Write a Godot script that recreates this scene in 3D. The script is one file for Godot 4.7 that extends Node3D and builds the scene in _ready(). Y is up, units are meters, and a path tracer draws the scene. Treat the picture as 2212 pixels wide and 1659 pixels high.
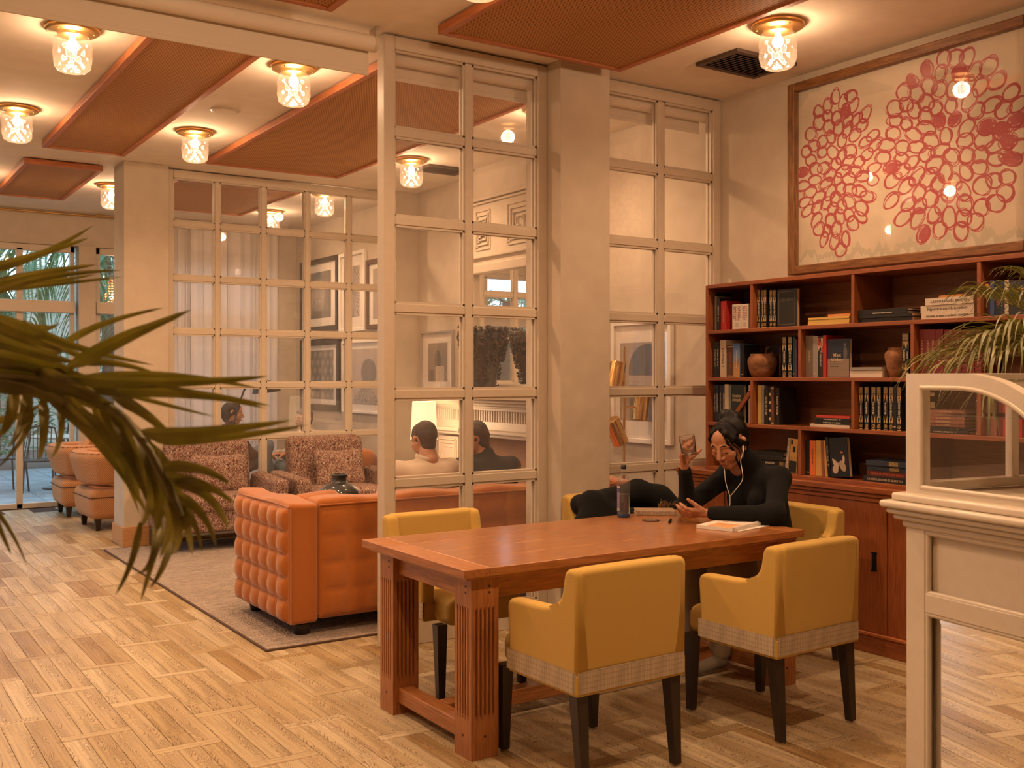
extends Node3D

# ---------------------------------------------------------------- mesh builder
class G:
	var v := PackedVector3Array()
	var n := PackedVector3Array()
	var uv := PackedVector2Array()
	var ix := PackedInt32Array()
	var X := Transform3D()

	func vert(p: Vector3, nn: Vector3, t := Vector2.ZERO) -> int:
		v.append(X * p)
		n.append((X.basis * nn).normalized())
		uv.append(t)
		return v.size() - 1

	func tri(a: int, b: int, c: int) -> void:
		var f := (v[b] - v[a]).cross(v[c] - v[a])
		if f.dot(n[a] + n[b] + n[c]) > 0.0:
			ix.append(a); ix.append(c); ix.append(b)
		else:
			ix.append(a); ix.append(b); ix.append(c)

	func quad(a: Vector3, b: Vector3, c: Vector3, d: Vector3, nn := Vector3.ZERO) -> void:
		var m := nn
		if m == Vector3.ZERO:
			m = (b - a).cross(c - a).normalized()
		var w := a.distance_to(b)
		var h := a.distance_to(d)
		var i := vert(a, m, Vector2(0, 0)); vert(b, m, Vector2(w, 0)); vert(c, m, Vector2(w, h)); vert(d, m, Vector2(0, h))
		tri(i, i + 1, i + 2); tri(i, i + 2, i + 3)

	func box(c: Vector3, s: Vector3) -> void:
		var h := s / 2.0
		for ax in 3:
			var b := (ax + 1) % 3
			var d := (ax + 2) % 3
			for sg in [-1.0, 1.0]:
				var nn := Vector3.ZERO; nn[ax] = sg
				var i := -1
				for k in [[-1, -1], [1, -1], [1, 1], [-1, 1]]:
					var p := Vector3.ZERO
					p[ax] = sg * h[ax]; p[b] = k[0] * h[b]; p[d] = k[1] * h[d]
					var j := vert(c + p, nn, Vector2(p[b], p[d]))
					if i < 0: i = j
				tri(i, i + 1, i + 2); tri(i, i + 2, i + 3)

	func bx(x0: float, x1: float, y0: float, y1: float, z0: float, z1: float) -> void:
		box(Vector3(x0 + x1, y0 + y1, z0 + z1) / 2.0, Vector3(absf(x1 - x0), absf(y1 - y0), absf(z1 - z0)))

	# box with rounded edges; def bends it
	func rbox(c: Vector3, s: Vector3, r: float, sg := 2, def = null, mid := 1) -> void:
		var h := s / 2.0
		r = minf(r, minf(h.x, minf(h.y, h.z)) * 0.999)
		for ax in 3:
			var b := (ax + 1) % 3
			var d := (ax + 2) % 3
			var lb := coords(h[b], r, sg, mid)
			var ld := coords(h[d], r, sg, mid)
			for sgn in [-1.0, 1.0]:
				var i0 := v.size()
				for u in lb:
					for w in ld:
						var p := Vector3.ZERO
						p[ax] = sgn * h[ax]; p[b] = u; p[d] = w
						var inn := p.clamp(-h + Vector3(r, r, r), h - Vector3(r, r, r))
						var nn := (p - inn).normalized()
						var q := inn + nn * r
						if def != null:
							var t1 := nn.cross(Vector3(0.3, 0.7, 0.64)).normalized()
							var t2 := nn.cross(t1)
							var o: Vector3 = def.call(q)
							var m: Vector3 = (def.call(q + t1 * 0.002) - o).cross(def.call(q + t2 * 0.002) - o)
							if m.dot(nn) < 0.0: m = -m
							vert(c + o, m, Vector2(u, w))
						else:
							vert(c + q, nn, Vector2(u, w))
				var k := ld.size()
				for i in lb.size() - 1:
					for j in k - 1:
						var a := i0 + i * k + j
						tri(a, a + 1, a + k + 1); tri(a, a + k + 1, a + k)

	func coords(h: float, r: float, sg: int, mid: int) -> Array:
		var o := []
		for i in sg + 1:
			o.append(-h + r * (1.0 - cos(PI / 2 * i / sg)) if sg > 1 else -h + r * i)
		for i in range(1, mid):
			o.append(lerpf(-h + r, h - r, float(i) / mid))
		for i in range(sg, -1, -1):
			o.append(h - r * (1.0 - cos(PI / 2 * i / sg)) if sg > 1 else h - r * i)
		return o

	# grid of points f(i, j); normals from the neighbours
	func grid(nu: int, nv: int, f: Callable, wu := false, wv := false, us := 1.0, vs := 1.0) -> void:
		var p := PackedVector3Array()
		for i in nu + 1:
			for j in nv + 1:
				p.append(f.call(float(i) / nu, float(j) / nv))
		var i0 := v.size()
		var k := nv + 1
		for i in nu + 1:
			for j in nv + 1:
				var ia := i - 1 if i > 0 else (nu - 1 if wu else 0)
				var ib := i + 1 if i < nu else (1 if wu else nu)
				var ja := j - 1 if j > 0 else (nv - 1 if wv else 0)
				var jb := j + 1 if j < nv else (1 if wv else nv)
				var m := (p[ib * k + j] - p[ia * k + j]).cross(p[i * k + jb] - p[i * k + ja])
				if m.length_squared() < 1e-16: m = Vector3.UP
				vert(p[i * k + j], m, Vector2(us * i / nu, vs * j / nv))
		for i in nu:
			for j in nv:
				var a := i0 + i * k + j
				tri(a, a + 1, a + k + 1); tri(a, a + k + 1, a + k)

	# profile of (radius, y) turned about y
	func lathe(prof: Array, c := Vector3.ZERO, seg := 24) -> void:
		var m := prof.size()
		var i0 := v.size()
		for s in seg + 1:
			var a := TAU * s / seg
			var dr := Vector3(cos(a), 0, sin(a))
			for i in m:
				var q: Vector2 = prof[i]
				var t: Vector2 = prof[mini(i + 1, m - 1)] - prof[maxi(i - 1, 0)]
				vert(c + dr * q.x + Vector3(0, q.y, 0), dr * t.y - Vector3(0, t.x, 0), Vector2(float(s) / seg, float(i) / (m - 1)))
		# the profile runs so that its right side is outside; flip if it runs down
		for s in seg:
			for i in m - 1:
				var a := i0 + s * m + i
				tri(a, a + 1, a + m + 1); tri(a, a + m + 1, a + m)

	func tube(pts: Array, rad, sides := 8, cap := true, flat := 1.0) -> void:
		var m := pts.size()
		var i0 := v.size()
		var up := Vector3(0, 1, 0)
		var t0: Vector3 = (pts[1] - pts[0]).normalized()
		if absf(t0.dot(up)) > 0.9: up = Vector3(1, 0, 0)
		var s := t0.cross(up).normalized()
		for i in m:
			var t: Vector3 = (pts[mini(i + 1, m - 1)] - pts[maxi(i - 1, 0)]).normalized()
			s = (s - t * s.dot(t)).normalized()
			var w := t.cross(s)
			var r: float = rad[i] if rad is Array else rad
			for k in sides + 1:
				var a := TAU * k / sides
				vert(pts[i] + (s * cos(a) + w * sin(a) * flat) * r, s * cos(a) * flat + w * sin(a), Vector2(float(k) / sides, float(i) / m))
		var st := sides + 1
		for i in m - 1:
			for k in sides:
				var a := i0 + i * st + k
				tri(a, a + 1, a + st + 1); tri(a, a + st + 1, a + st)
		if cap:
			for e in [0, m - 1]:
				var t: Vector3 = (pts[1] - pts[0]) if e == 0 else (pts[m - 1] - pts[m - 2])
				var nn := t.normalized() * (-1.0 if e == 0 else 1.0)
				var c := vert(X.affine_inverse() * v[i0 + e * st], nn)
				var first := v.size()
				v[c] = X * pts[e]
				for k in sides + 1:
					v.append(v[i0 + e * st + k]); n.append((X.basis * nn).normalized()); uv.append(Vector2.ZERO)
				for k in sides:
					tri(c, first + k, first + k + 1)

	# polygon in x, y pushed out along z from z0 to z1
	func prism(poly: PackedVector2Array, z0: float, z1: float, smooth := false) -> void:
		var t := Geometry2D.triangulate_polygon(poly)
		for z in [z0, z1]:
			var nn := Vector3(0, 0, -1.0 if z == minf(z0, z1) else 1.0)
			var i := v.size()
			for p in poly: vert(Vector3(p.x, p.y, z), nn, p)
			for k in range(0, t.size(), 3): tri(i + t[k], i + t[k + 1], i + t[k + 2])
		var area := 0.0
		var c := poly.size()
		for k in c: area += poly[k].cross(poly[(k + 1) % c])
		var out := []
		for k in c:
			var e := (poly[(k + 1) % c] - poly[k]).normalized()
			out.append(Vector2(e.y, -e.x) * signf(area))
		for k in c:
			var a := poly[k]
			var b := poly[(k + 1) % c]
			var na: Vector2 = out[k]
			var nb: Vector2 = out[k]
			if smooth:
				if out[k - 1].dot(out[k]) > 0.7: na = out[k - 1] + out[k]
				if out[(k + 1) % c].dot(out[k]) > 0.7: nb = out[(k + 1) % c] + out[k]
			var i := vert(Vector3(a.x, a.y, z0), Vector3(na.x, na.y, 0), Vector2(0, z0))
			vert(Vector3(b.x, b.y, z0), Vector3(nb.x, nb.y, 0), Vector2(a.distance_to(b), z0))
			vert(Vector3(b.x, b.y, z1), Vector3(nb.x, nb.y, 0), Vector2(a.distance_to(b), z1))
			vert(Vector3(a.x, a.y, z1), Vector3(na.x, na.y, 0), Vector2(0, z1))
			tri(i, i + 1, i + 2); tri(i, i + 2, i + 3)

	func mesh() -> ArrayMesh:
		var a := []
		a.resize(Mesh.ARRAY_MAX)
		a[Mesh.ARRAY_VERTEX] = v; a[Mesh.ARRAY_NORMAL] = n; a[Mesh.ARRAY_TEX_UV] = uv; a[Mesh.ARRAY_INDEX] = ix
		var m := ArrayMesh.new()
		if v.size(): m.add_surface_from_arrays(Mesh.PRIMITIVE_TRIANGLES, a)
		return m

# ---------------------------------------------------------------- scene helpers
var M := {}
var taken := {}
var rng := RandomNumberGenerator.new()

func numbered(called: String) -> String:
	var k: int = taken.get(called, -1) + 1
	taken[called] = k
	return called if k == 0 else "%s_%03d" % [called, k]

func meta(o: Node, label: String, category: String, group := "") -> void:
	o.set_meta("label", label); o.set_meta("category", category)
	if group: o.set_meta("group", group)

func thing(called: String, label: String, category: String, at := Vector3.ZERO, turn := 0.0, group := "") -> Node3D:
	var o := Node3D.new()
	o.name = numbered(called)
	add_child(o)
	o.position = at
	o.rotation.y = turn
	meta(o, label, category, group)
	return o

func part(parent: Node, called: String, g, m, label := "") -> MeshInstance3D:
	var o := MeshInstance3D.new()
	o.name = called
	o.mesh = g.mesh() if g is G else g
	o.material_override = M[m] if m is String else m
	o.cast_shadow = GeometryInstance3D.SHADOW_CASTING_SETTING_ON
	parent.add_child(o, true)
	if label: o.set_meta("label", label)
	return o

func one(called: String, label: String, category: String, g, m, at := Vector3.ZERO, turn := 0.0, group := "") -> MeshInstance3D:
	var o := part(self, numbered(called), g, m)
	o.position = at
	o.rotation.y = turn
	meta(o, label, category, group)
	return o

func struct(called: String, g, m, label := "") -> Node3D:
	var o: Node3D
	if g == null:
		o = Node3D.new(); o.name = called; add_child(o)
	else:
		o = part(self, called, g, m)
	o.set_meta("kind", "structure")
	if label: o.set_meta("label", label)
	return o

func pbox(parent: Node, called: String, m, c: Vector3, s: Vector3, r := 0.0, sg := 1) -> MeshInstance3D:
	var g := G.new()
	if r > 0.0: g.rbox(Vector3.ZERO, s, r, sg)
	else: g.box(Vector3.ZERO, s)
	var o := part(parent, called, g, m)
	o.position = c
	return o

func lin(r: float, g: float, b: float, a := 1.0) -> Color:
	return Color(r, g, b, a).linear_to_srgb()

func mat(called: String, c: Color, rough := 0.7, metal := 0.0) -> StandardMaterial3D:
	var m := StandardMaterial3D.new()
	m.resource_name = called
	m.albedo_color = c
	m.roughness = rough
	m.metallic = metal
	m.cull_mode = BaseMaterial3D.CULL_DISABLED
	M[called] = m
	return m

func glass(called: String, a := 0.06, tint := Color.WHITE, rough := 0.02) -> StandardMaterial3D:
	var m := mat(called, Color(tint, a), rough)
	m.transparency = BaseMaterial3D.TRANSPARENCY_ALPHA
	return m

func noise_tex(freq: float, lo: Color, hi: Color, size := 512, oct := 4, warp := 0.0, sd := 1, mid = null) -> NoiseTexture2D:
	var f := FastNoiseLite.new()
	f.seed = sd
	f.frequency = freq
	f.noise_type = FastNoiseLite.TYPE_SIMPLEX_SMOOTH
	f.fractal_octaves = oct
	if warp > 0.0:
		f.domain_warp_enabled = true
		f.domain_warp_amplitude = warp
		f.domain_warp_frequency = freq
	var t := NoiseTexture2D.new()
	t.width = size; t.height = size
	t.seamless = true
	t.noise = f
	var r := Gradient.new()
	r.set_color(0, lo); r.set_color(1, hi)
	if mid != null: r.add_point(0.5, mid)
	t.color_ramp = r
	return t

func bump_tex(freq: float, size := 256, strength := 4.0, sd := 3, oct := 3) -> NoiseTexture2D:
	var t := noise_tex(freq, Color.BLACK, Color.WHITE, size, oct, 0.0, sd)
	t.color_ramp = null
	t.as_normal_map = true
	t.bump_strength = strength
	return t

func picture(w: int, h: int, f: Callable) -> ImageTexture:
	var im := Image.create(w, h, false, Image.FORMAT_RGB8)
	for y in h:
		for x in w:
			im.set_pixel(x, y, f.call((x + 0.5) / w, (y + 0.5) / h))
	return ImageTexture.create_from_image(im)

func tri(m: StandardMaterial3D, sc: Vector3, world := false, off := Vector3.ZERO) -> StandardMaterial3D:
	m.uv1_triplanar = true
	m.uv1_world_triplanar = world
	m.uv1_scale = sc
	m.uv1_offset = off
	m.uv1_triplanar_sharpness = 8.0
	return m

func nrm(m: StandardMaterial3D, t: Texture2D, s := 1.0) -> StandardMaterial3D:
	m.normal_enabled = true
	m.normal_texture = t
	m.normal_scale = s
	return m

# text lying in the x, y plane of its node, facing +z
func words(parent: Node, called: String, s: String, size: float, m, at: Vector3, b := Basis(), serif := true, width := 0.0) -> MeshInstance3D:
	var t := TextMesh.new()
	var f := SystemFont.new()
	f.font_names = PackedStringArray(["Droid Serif" if serif else "Droid Sans"])
	f.font_weight = 700
	t.font = f
	t.text = s
	t.font_size = 24
	t.pixel_size = size / 24.0
	t.depth = 0.0006
	t.curve_step = 4.0
	var o := MeshInstance3D.new()
	o.name = called
	o.mesh = t
	o.material_override = M[m] if m is String else m
	parent.add_child(o, true)
	var sx := 1.0
	if width > 0.0:
		var w := t.get_aabb().size.x
		if w > width: sx = width / w
	o.transform = Transform3D(b * Basis.from_scale(Vector3(sx, 1, 1)), at)
	return o

# ---------------------------------------------------------------- the scene
const LAMP_ENERGY := 0.28
const LAMP_DOWN := 1.95
const LAMP_COLOR := Color(1.0, 0.80, 0.615)

func _ready() -> void:
	rng.seed = 20240
	var cam := Camera3D.new()
	cam.name = "camera"
	cam.projection = Camera3D.PROJECTION_FRUSTUM
	cam.near = 0.1
	cam.far = 200.0
	cam.size = 0.1 * 1659.0 / 2240.0
	cam.frustum_offset = Vector2(0, -0.1 * 17.5 / 2240.0)
	cam.position = Vector3(0, 1.55, 0)
	cam.rotation.y = -0.58573
	var lens := CameraAttributesPhysical.new()
	lens.frustum_focus_distance = 6.0
	lens.frustum_focal_length = 50.0
	lens.frustum_near = 0.1
	lens.frustum_far = 200.0
	lens.exposure_aperture = 9.0
	cam.attributes = lens
	add_child(cam)
	cam.current = true
	var we := WorldEnvironment.new()
	we.name = "world_environment"
	var e := Environment.new()
	e.background_mode = Environment.BG_SKY
	var sky := Sky.new()
	var sm := ProceduralSkyMaterial.new()
	sm.sky_top_color = Color(0.62, 0.80, 0.92)
	sm.sky_horizon_color = Color(0.80, 0.90, 0.95)
	sm.ground_horizon_color = Color(0.5, 0.52, 0.5)
	sm.ground_bottom_color = Color(0.4, 0.4, 0.38)
	sm.sky_energy_multiplier = 1.7
	sky.sky_material = sm
	e.sky = sky
	e.tonemap_mode = Environment.TONE_MAPPER_LINEAR
	e.tonemap_exposure = 1.1
	e.sdfgi_enabled = true
	e.ssao_enabled = true
	e.ssil_enabled = true
	we.environment = e
	add_child(we)
	make_materials()
	make_room()
	make_ceiling_things()
	make_furniture()
	make_bookcase()
	make_people()
	make_details()
	make_plants()
	make_garden()

func wood(called: String, dark: Color, light: Color, along: int, rough := 0.45, fine := 22.0) -> StandardMaterial3D:
	var m := mat(called, Color.WHITE, rough)
	if not M.has("_wood_" + str(dark)):
		M["_wood_" + str(dark)] = noise_tex(0.02, dark, light, 512, 5, 25.0, 7)
	m.albedo_texture = M["_wood_" + str(dark)]
	var sc := Vector3(fine, fine, fine) * 0.35
	sc[along] = 0.55
	return tri(m, sc)

func cloth(called: String, c: Color, fleck: Color, scale := 9.0, rough := 0.95, sheen := 0.3) -> StandardMaterial3D:
	var m := mat(called, Color.WHITE, rough)
	m.albedo_texture = noise_tex(0.28, c, fleck, 256, 2, 0.0, 11)
	nrm(m, M["_bump_fine"], 0.6)
	m.rim_enabled = true
	m.rim = sheen
	m.rim_tint = 0.8
	m.metallic_specular = 0.25
	return tri(m, Vector3.ONE * scale)

func make_materials() -> void:
	M["_bump_fine"] = bump_tex(0.25, 256, 6.0, 5, 2)
	M["_bump_soft"] = bump_tex(0.02, 256, 3.0, 6, 3)
	var m := mat("plaster", lin(0.54, 0.465, 0.365), 0.9)
	m.albedo_texture = noise_tex(0.012, Color(0.955, 0.95, 0.945), Color(1, 1, 1), 512, 4, 0.0, 2)
	nrm(m, M["_bump_soft"], 0.25); tri(m, Vector3.ONE * 0.8, true)
	m = mat("ceiling_paint", lin(0.78, 0.70, 0.59), 0.9)
	m.albedo_texture = M["plaster"].albedo_texture
	nrm(m, M["_bump_soft"], 0.15); tri(m, Vector3.ONE * 0.6, true)
	m = mat("cream_paint", lin(0.58, 0.50, 0.395), 0.42)
	m.albedo_texture = noise_tex(0.03, Color(0.975, 0.97, 0.965), Color(1, 1, 1), 256, 3, 0.0, 4)
	tri(m, Vector3.ONE * 2.0)
	m = mat("white_lacquer", lin(0.72, 0.64, 0.53), 0.28)
	m.albedo_texture = M["cream_paint"].albedo_texture
	tri(m, Vector3.ONE * 2.0)
	mat("joint", lin(0.07, 0.035, 0.018), 0.9)
	# oak planks: rings cut by the saw, pores, tone by tone
	var f1 := FastNoiseLite.new()
	f1.seed = 31; f1.frequency = 1.0; f1.fractal_octaves = 2
	var f2 := FastNoiseLite.new()
	f2.seed = 32; f2.frequency = 1.0; f2.fractal_octaves = 3
	M["_oak"] = picture(1024, 512, func(x: float, y: float) -> Color:
		var w := f1.get_noise_2d(x * 2.3, y * 4.6)
		var h := w * 11.0 + 0.5 * f2.get_noise_2d(x * 11.0, y * 26.0) + y * 9.0
		var fr := fposmod(h, 1.0)
		var ring := smoothstep(0.45, 0.88, fr) * (1.0 - smoothstep(0.90, 0.99, fr))
		var pore := f2.get_noise_2d(x * 30.0, y * 330.0)
		var amt := clampf(0.55 + 1.9 * f1.get_noise_2d(x * 1.1 + 40.0, y * 5.0), 0.12, 1.0)
		var k := 0.98 - 0.36 * ring * amt - 0.16 * maxf(pore, 0.0) + 0.10 * f1.get_noise_2d(x * 3.0, y * 22.0 + 9.0)
		return Color(k, k * (0.975 - 0.09 * ring * amt), k * (0.94 - 0.18 * ring * amt)))
	var tones := [lin(0.52, 0.43, 0.275), lin(0.45, 0.35, 0.20), lin(0.58, 0.50, 0.35), lin(0.375, 0.265, 0.135), lin(0.50, 0.405, 0.26)]
	for i in tones.size():
		m = mat("oak_%d" % i, tones[i], 0.50)
		m.metallic_specular = 0.4
		m.albedo_texture = M["_oak"]
		m.roughness_texture = noise_tex(0.01, Color(0.75, 0.75, 0.75), Color(1, 1, 1), 256, 3, 0.0, 9) if i == 0 else M["oak_0"].roughness_texture
	wood("table_wood", lin(0.27, 0.095, 0.028), lin(0.48, 0.195, 0.06), 0, 0.30, 16.0)
	M["table_wood"].clearcoat_enabled = true
	M["table_wood"].clearcoat = 0.6
	M["table_wood"].clearcoat_roughness = 0.16
	wood("table_wood_y", lin(0.27, 0.095, 0.028), lin(0.48, 0.195, 0.06), 1, 0.38, 16.0)
	wood("table_wood_z", lin(0.27, 0.095, 0.028), lin(0.48, 0.195, 0.06), 2, 0.36, 16.0)
	mat("peg", lin(0.06, 0.02, 0.008), 0.6)
	wood("case_wood_z", lin(0.20, 0.055, 0.018), lin(0.36, 0.115, 0.034), 2, 0.40, 26.0)
	wood("case_wood_y", lin(0.20, 0.055, 0.018), lin(0.36, 0.115, 0.034), 1, 0.40, 26.0)
	wood("case_back", lin(0.25, 0.11, 0.056), lin(0.40, 0.185, 0.095), 2, 0.5, 30.0)
	wood("panel_wood_z", lin(0.33, 0.10, 0.03), lin(0.48, 0.165, 0.052), 2, 0.5, 20.0)
	wood("panel_wood_x", lin(0.33, 0.10, 0.03), lin(0.48, 0.165, 0.052), 0, 0.5, 20.0)
	wood("art_frame_z", lin(0.10, 0.042, 0.014), lin(0.30, 0.135, 0.045), 2, 0.42, 18.0)
	wood("art_frame_y", lin(0.10, 0.042, 0.014), lin(0.30, 0.135, 0.045), 1, 0.42, 18.0)
	wood("base_oak", lin(0.42, 0.21, 0.08), lin(0.56, 0.31, 0.13), 0, 0.45, 14.0)
	wood("chair_leg", lin(0.018, 0.011, 0.008), lin(0.04, 0.022, 0.014), 1, 0.35, 20.0)
	# cane weave of the ceiling panels
	m = mat("cane", Color.WHITE, 0.75)
	M["_cane"] = picture(64, 64, func(x: float, y: float) -> Color:
		var row := floorf(y * 2.0)
		var fx := fposmod(x * 2.0 + 0.5 * row, 1.0) - 0.5
		var fy := fposmod(y * 2.0, 1.0) - 0.5
		var d := sqrt(fx * fx * 1.0 + fy * fy * 1.9)
		var k := smoothstep(0.20, 0.36, d)
		var strand := 0.88 + 0.12 * sin((x + y) * 60.0)
		return lin(0.045, 0.013, 0.004).lerp(lin(0.60, 0.28, 0.078), k) * Color(strand, strand, strand))
	m.albedo_texture = M["_cane"]
	tri(m, Vector3.ONE * 27.0, true)
	m = mat("brass", lin(0.62, 0.38, 0.14), 0.34, 1.0)
	m = mat("brass_shiny", lin(0.72, 0.44, 0.16), 0.2, 1.0)
	mat("black_metal", lin(0.015, 0.014, 0.013), 0.4, 0.4)
	mat("steel_grey", lin(0.22, 0.20, 0.18), 0.4, 0.8)
	mat("mirror", lin(0.92, 0.92, 0.9), 0.015, 1.0)
	glass("pane", 0.03)
	m = glass("lamp_glass", 0.012, Color(1.0, 0.97, 0.92), 0.03)
	m = mat("lamp_bulb", Color(1, 0.95, 0.88), 0.5)
	m.emission_enabled = true
	m.emission = Color(1.0, 0.92, 0.83)
	m.emission_energy_multiplier = 9.0
	mat("vent_metal", lin(0.09, 0.06, 0.045), 0.5, 0.3)
	m = mat("blind_cloth", lin(0.70, 0.62, 0.51), 0.85)
	m.backlight_enabled = true
	m.backlight = Color(0.25, 0.23, 0.2)
	# cloths
	cloth("mustard", lin(0.57, 0.355, 0.075), lin(0.69, 0.46, 0.13), 10.0)
	m = mat("trim_band", Color.WHITE, 0.95)
	m.albedo_texture = picture(128, 64, func(x: float, y: float) -> Color:
		var a := 0.82 + 0.18 * sin(x * TAU * 32.0)
		var r := fposmod(y * 4.0, 1.0)
		var b := 0.72 if r < 0.10 else 1.0
		var h := 0.85 + 0.15 * sin(x * 517.0 + floorf(y * 4.0) * 31.0 + sin(x * 91.0) * 4.0)
		var k := a * b * h
		return lin(0.66 * k, 0.53 * k, 0.37 * k))
	m.uv1_scale = Vector3(5, 1, 1)
	cloth("velvet", lin(0.35, 0.105, 0.017), lin(0.47, 0.155, 0.026), 3.0, 0.8, 1.0)
	M["velvet"].rim_tint = 1.0
	M["velvet"].normal_scale = 0.12
	var rr := RandomNumberGenerator.new()
	rr.seed = 77
	var im := Image.create(256, 256, false, Image.FORMAT_RGB8)
	im.fill(lin(0.36, 0.245, 0.19))
	for k in 5200:
		var cc: Color = [lin(0.10, 0.032, 0.026), lin(0.05, 0.022, 0.018), lin(0.50, 0.38, 0.30), lin(0.20, 0.05, 0.035), lin(0.60, 0.48, 0.38), lin(0.26, 0.13, 0.09)][rr.randi() % 6]
		im.fill_rect(Rect2i(rr.randi() % 256, rr.randi() % 256, 2 + rr.randi() % 2, 3 + rr.randi() % 7), cc)
	m = mat("tweed", Color.WHITE, 0.95)
	m.albedo_texture = ImageTexture.create_from_image(im)
	nrm(m, M["_bump_fine"], 0.8); tri(m, Vector3.ONE * 2.6)
	im = Image.create(64, 64, false, Image.FORMAT_RGB8)
	for y in 64:
		for x in 64:
			var k := (x / 8 + y / 8) % 2
			var w := 0.85 + 0.15 * ((x + y) % 3) / 2.0
			im.set_pixel(x, y, lin(0.50 * w, 0.165 * w, 0.04 * w) if k == 0 else lin(0.55 * w, 0.36 * w, 0.20 * w))
	m = mat("check_cloth", Color.WHITE, 0.95)
	m.albedo_texture = ImageTexture.create_from_image(im)
	tri(m, Vector3.ONE * 12.0)
	im = Image.create(512, 512, false, Image.FORMAT_RGB8)
	for y in 512:
		var line := rr.randf()
		for x in 512:
			if x % 5 == 0: line = clampf(line + rr.randf_range(-0.5, 0.5), 0.0, 1.0)
			var k := (0.55 + 0.6 * line) * (0.6 if y % 5 == 0 else 1.0)
			im.set_pixel(x, y, lin(0.50 * k, 0.41 * k, 0.335 * k))
	m = mat("rug_wool", Color.WHITE, 0.98)
	m.albedo_texture = ImageTexture.create_from_image(im)
	nrm(m, M["_bump_fine"], 0.8); tri(m, Vector3(0.9, 0.9, 0.9))
	mat("rug_edge", lin(0.10, 0.06, 0.04), 0.95)
	m = mat("curtain_sheer", lin(0.62, 0.56, 0.50), 0.9)
	m.backlight_enabled = true
	m.backlight = Color(0.62, 0.62, 0.62)

const WX := 5.28      # wall with the bookcase
const LX := -3.4
const BZ := -13.2     # wall with the windows
const FZ := 4.5
const CY := 3.5

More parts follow.
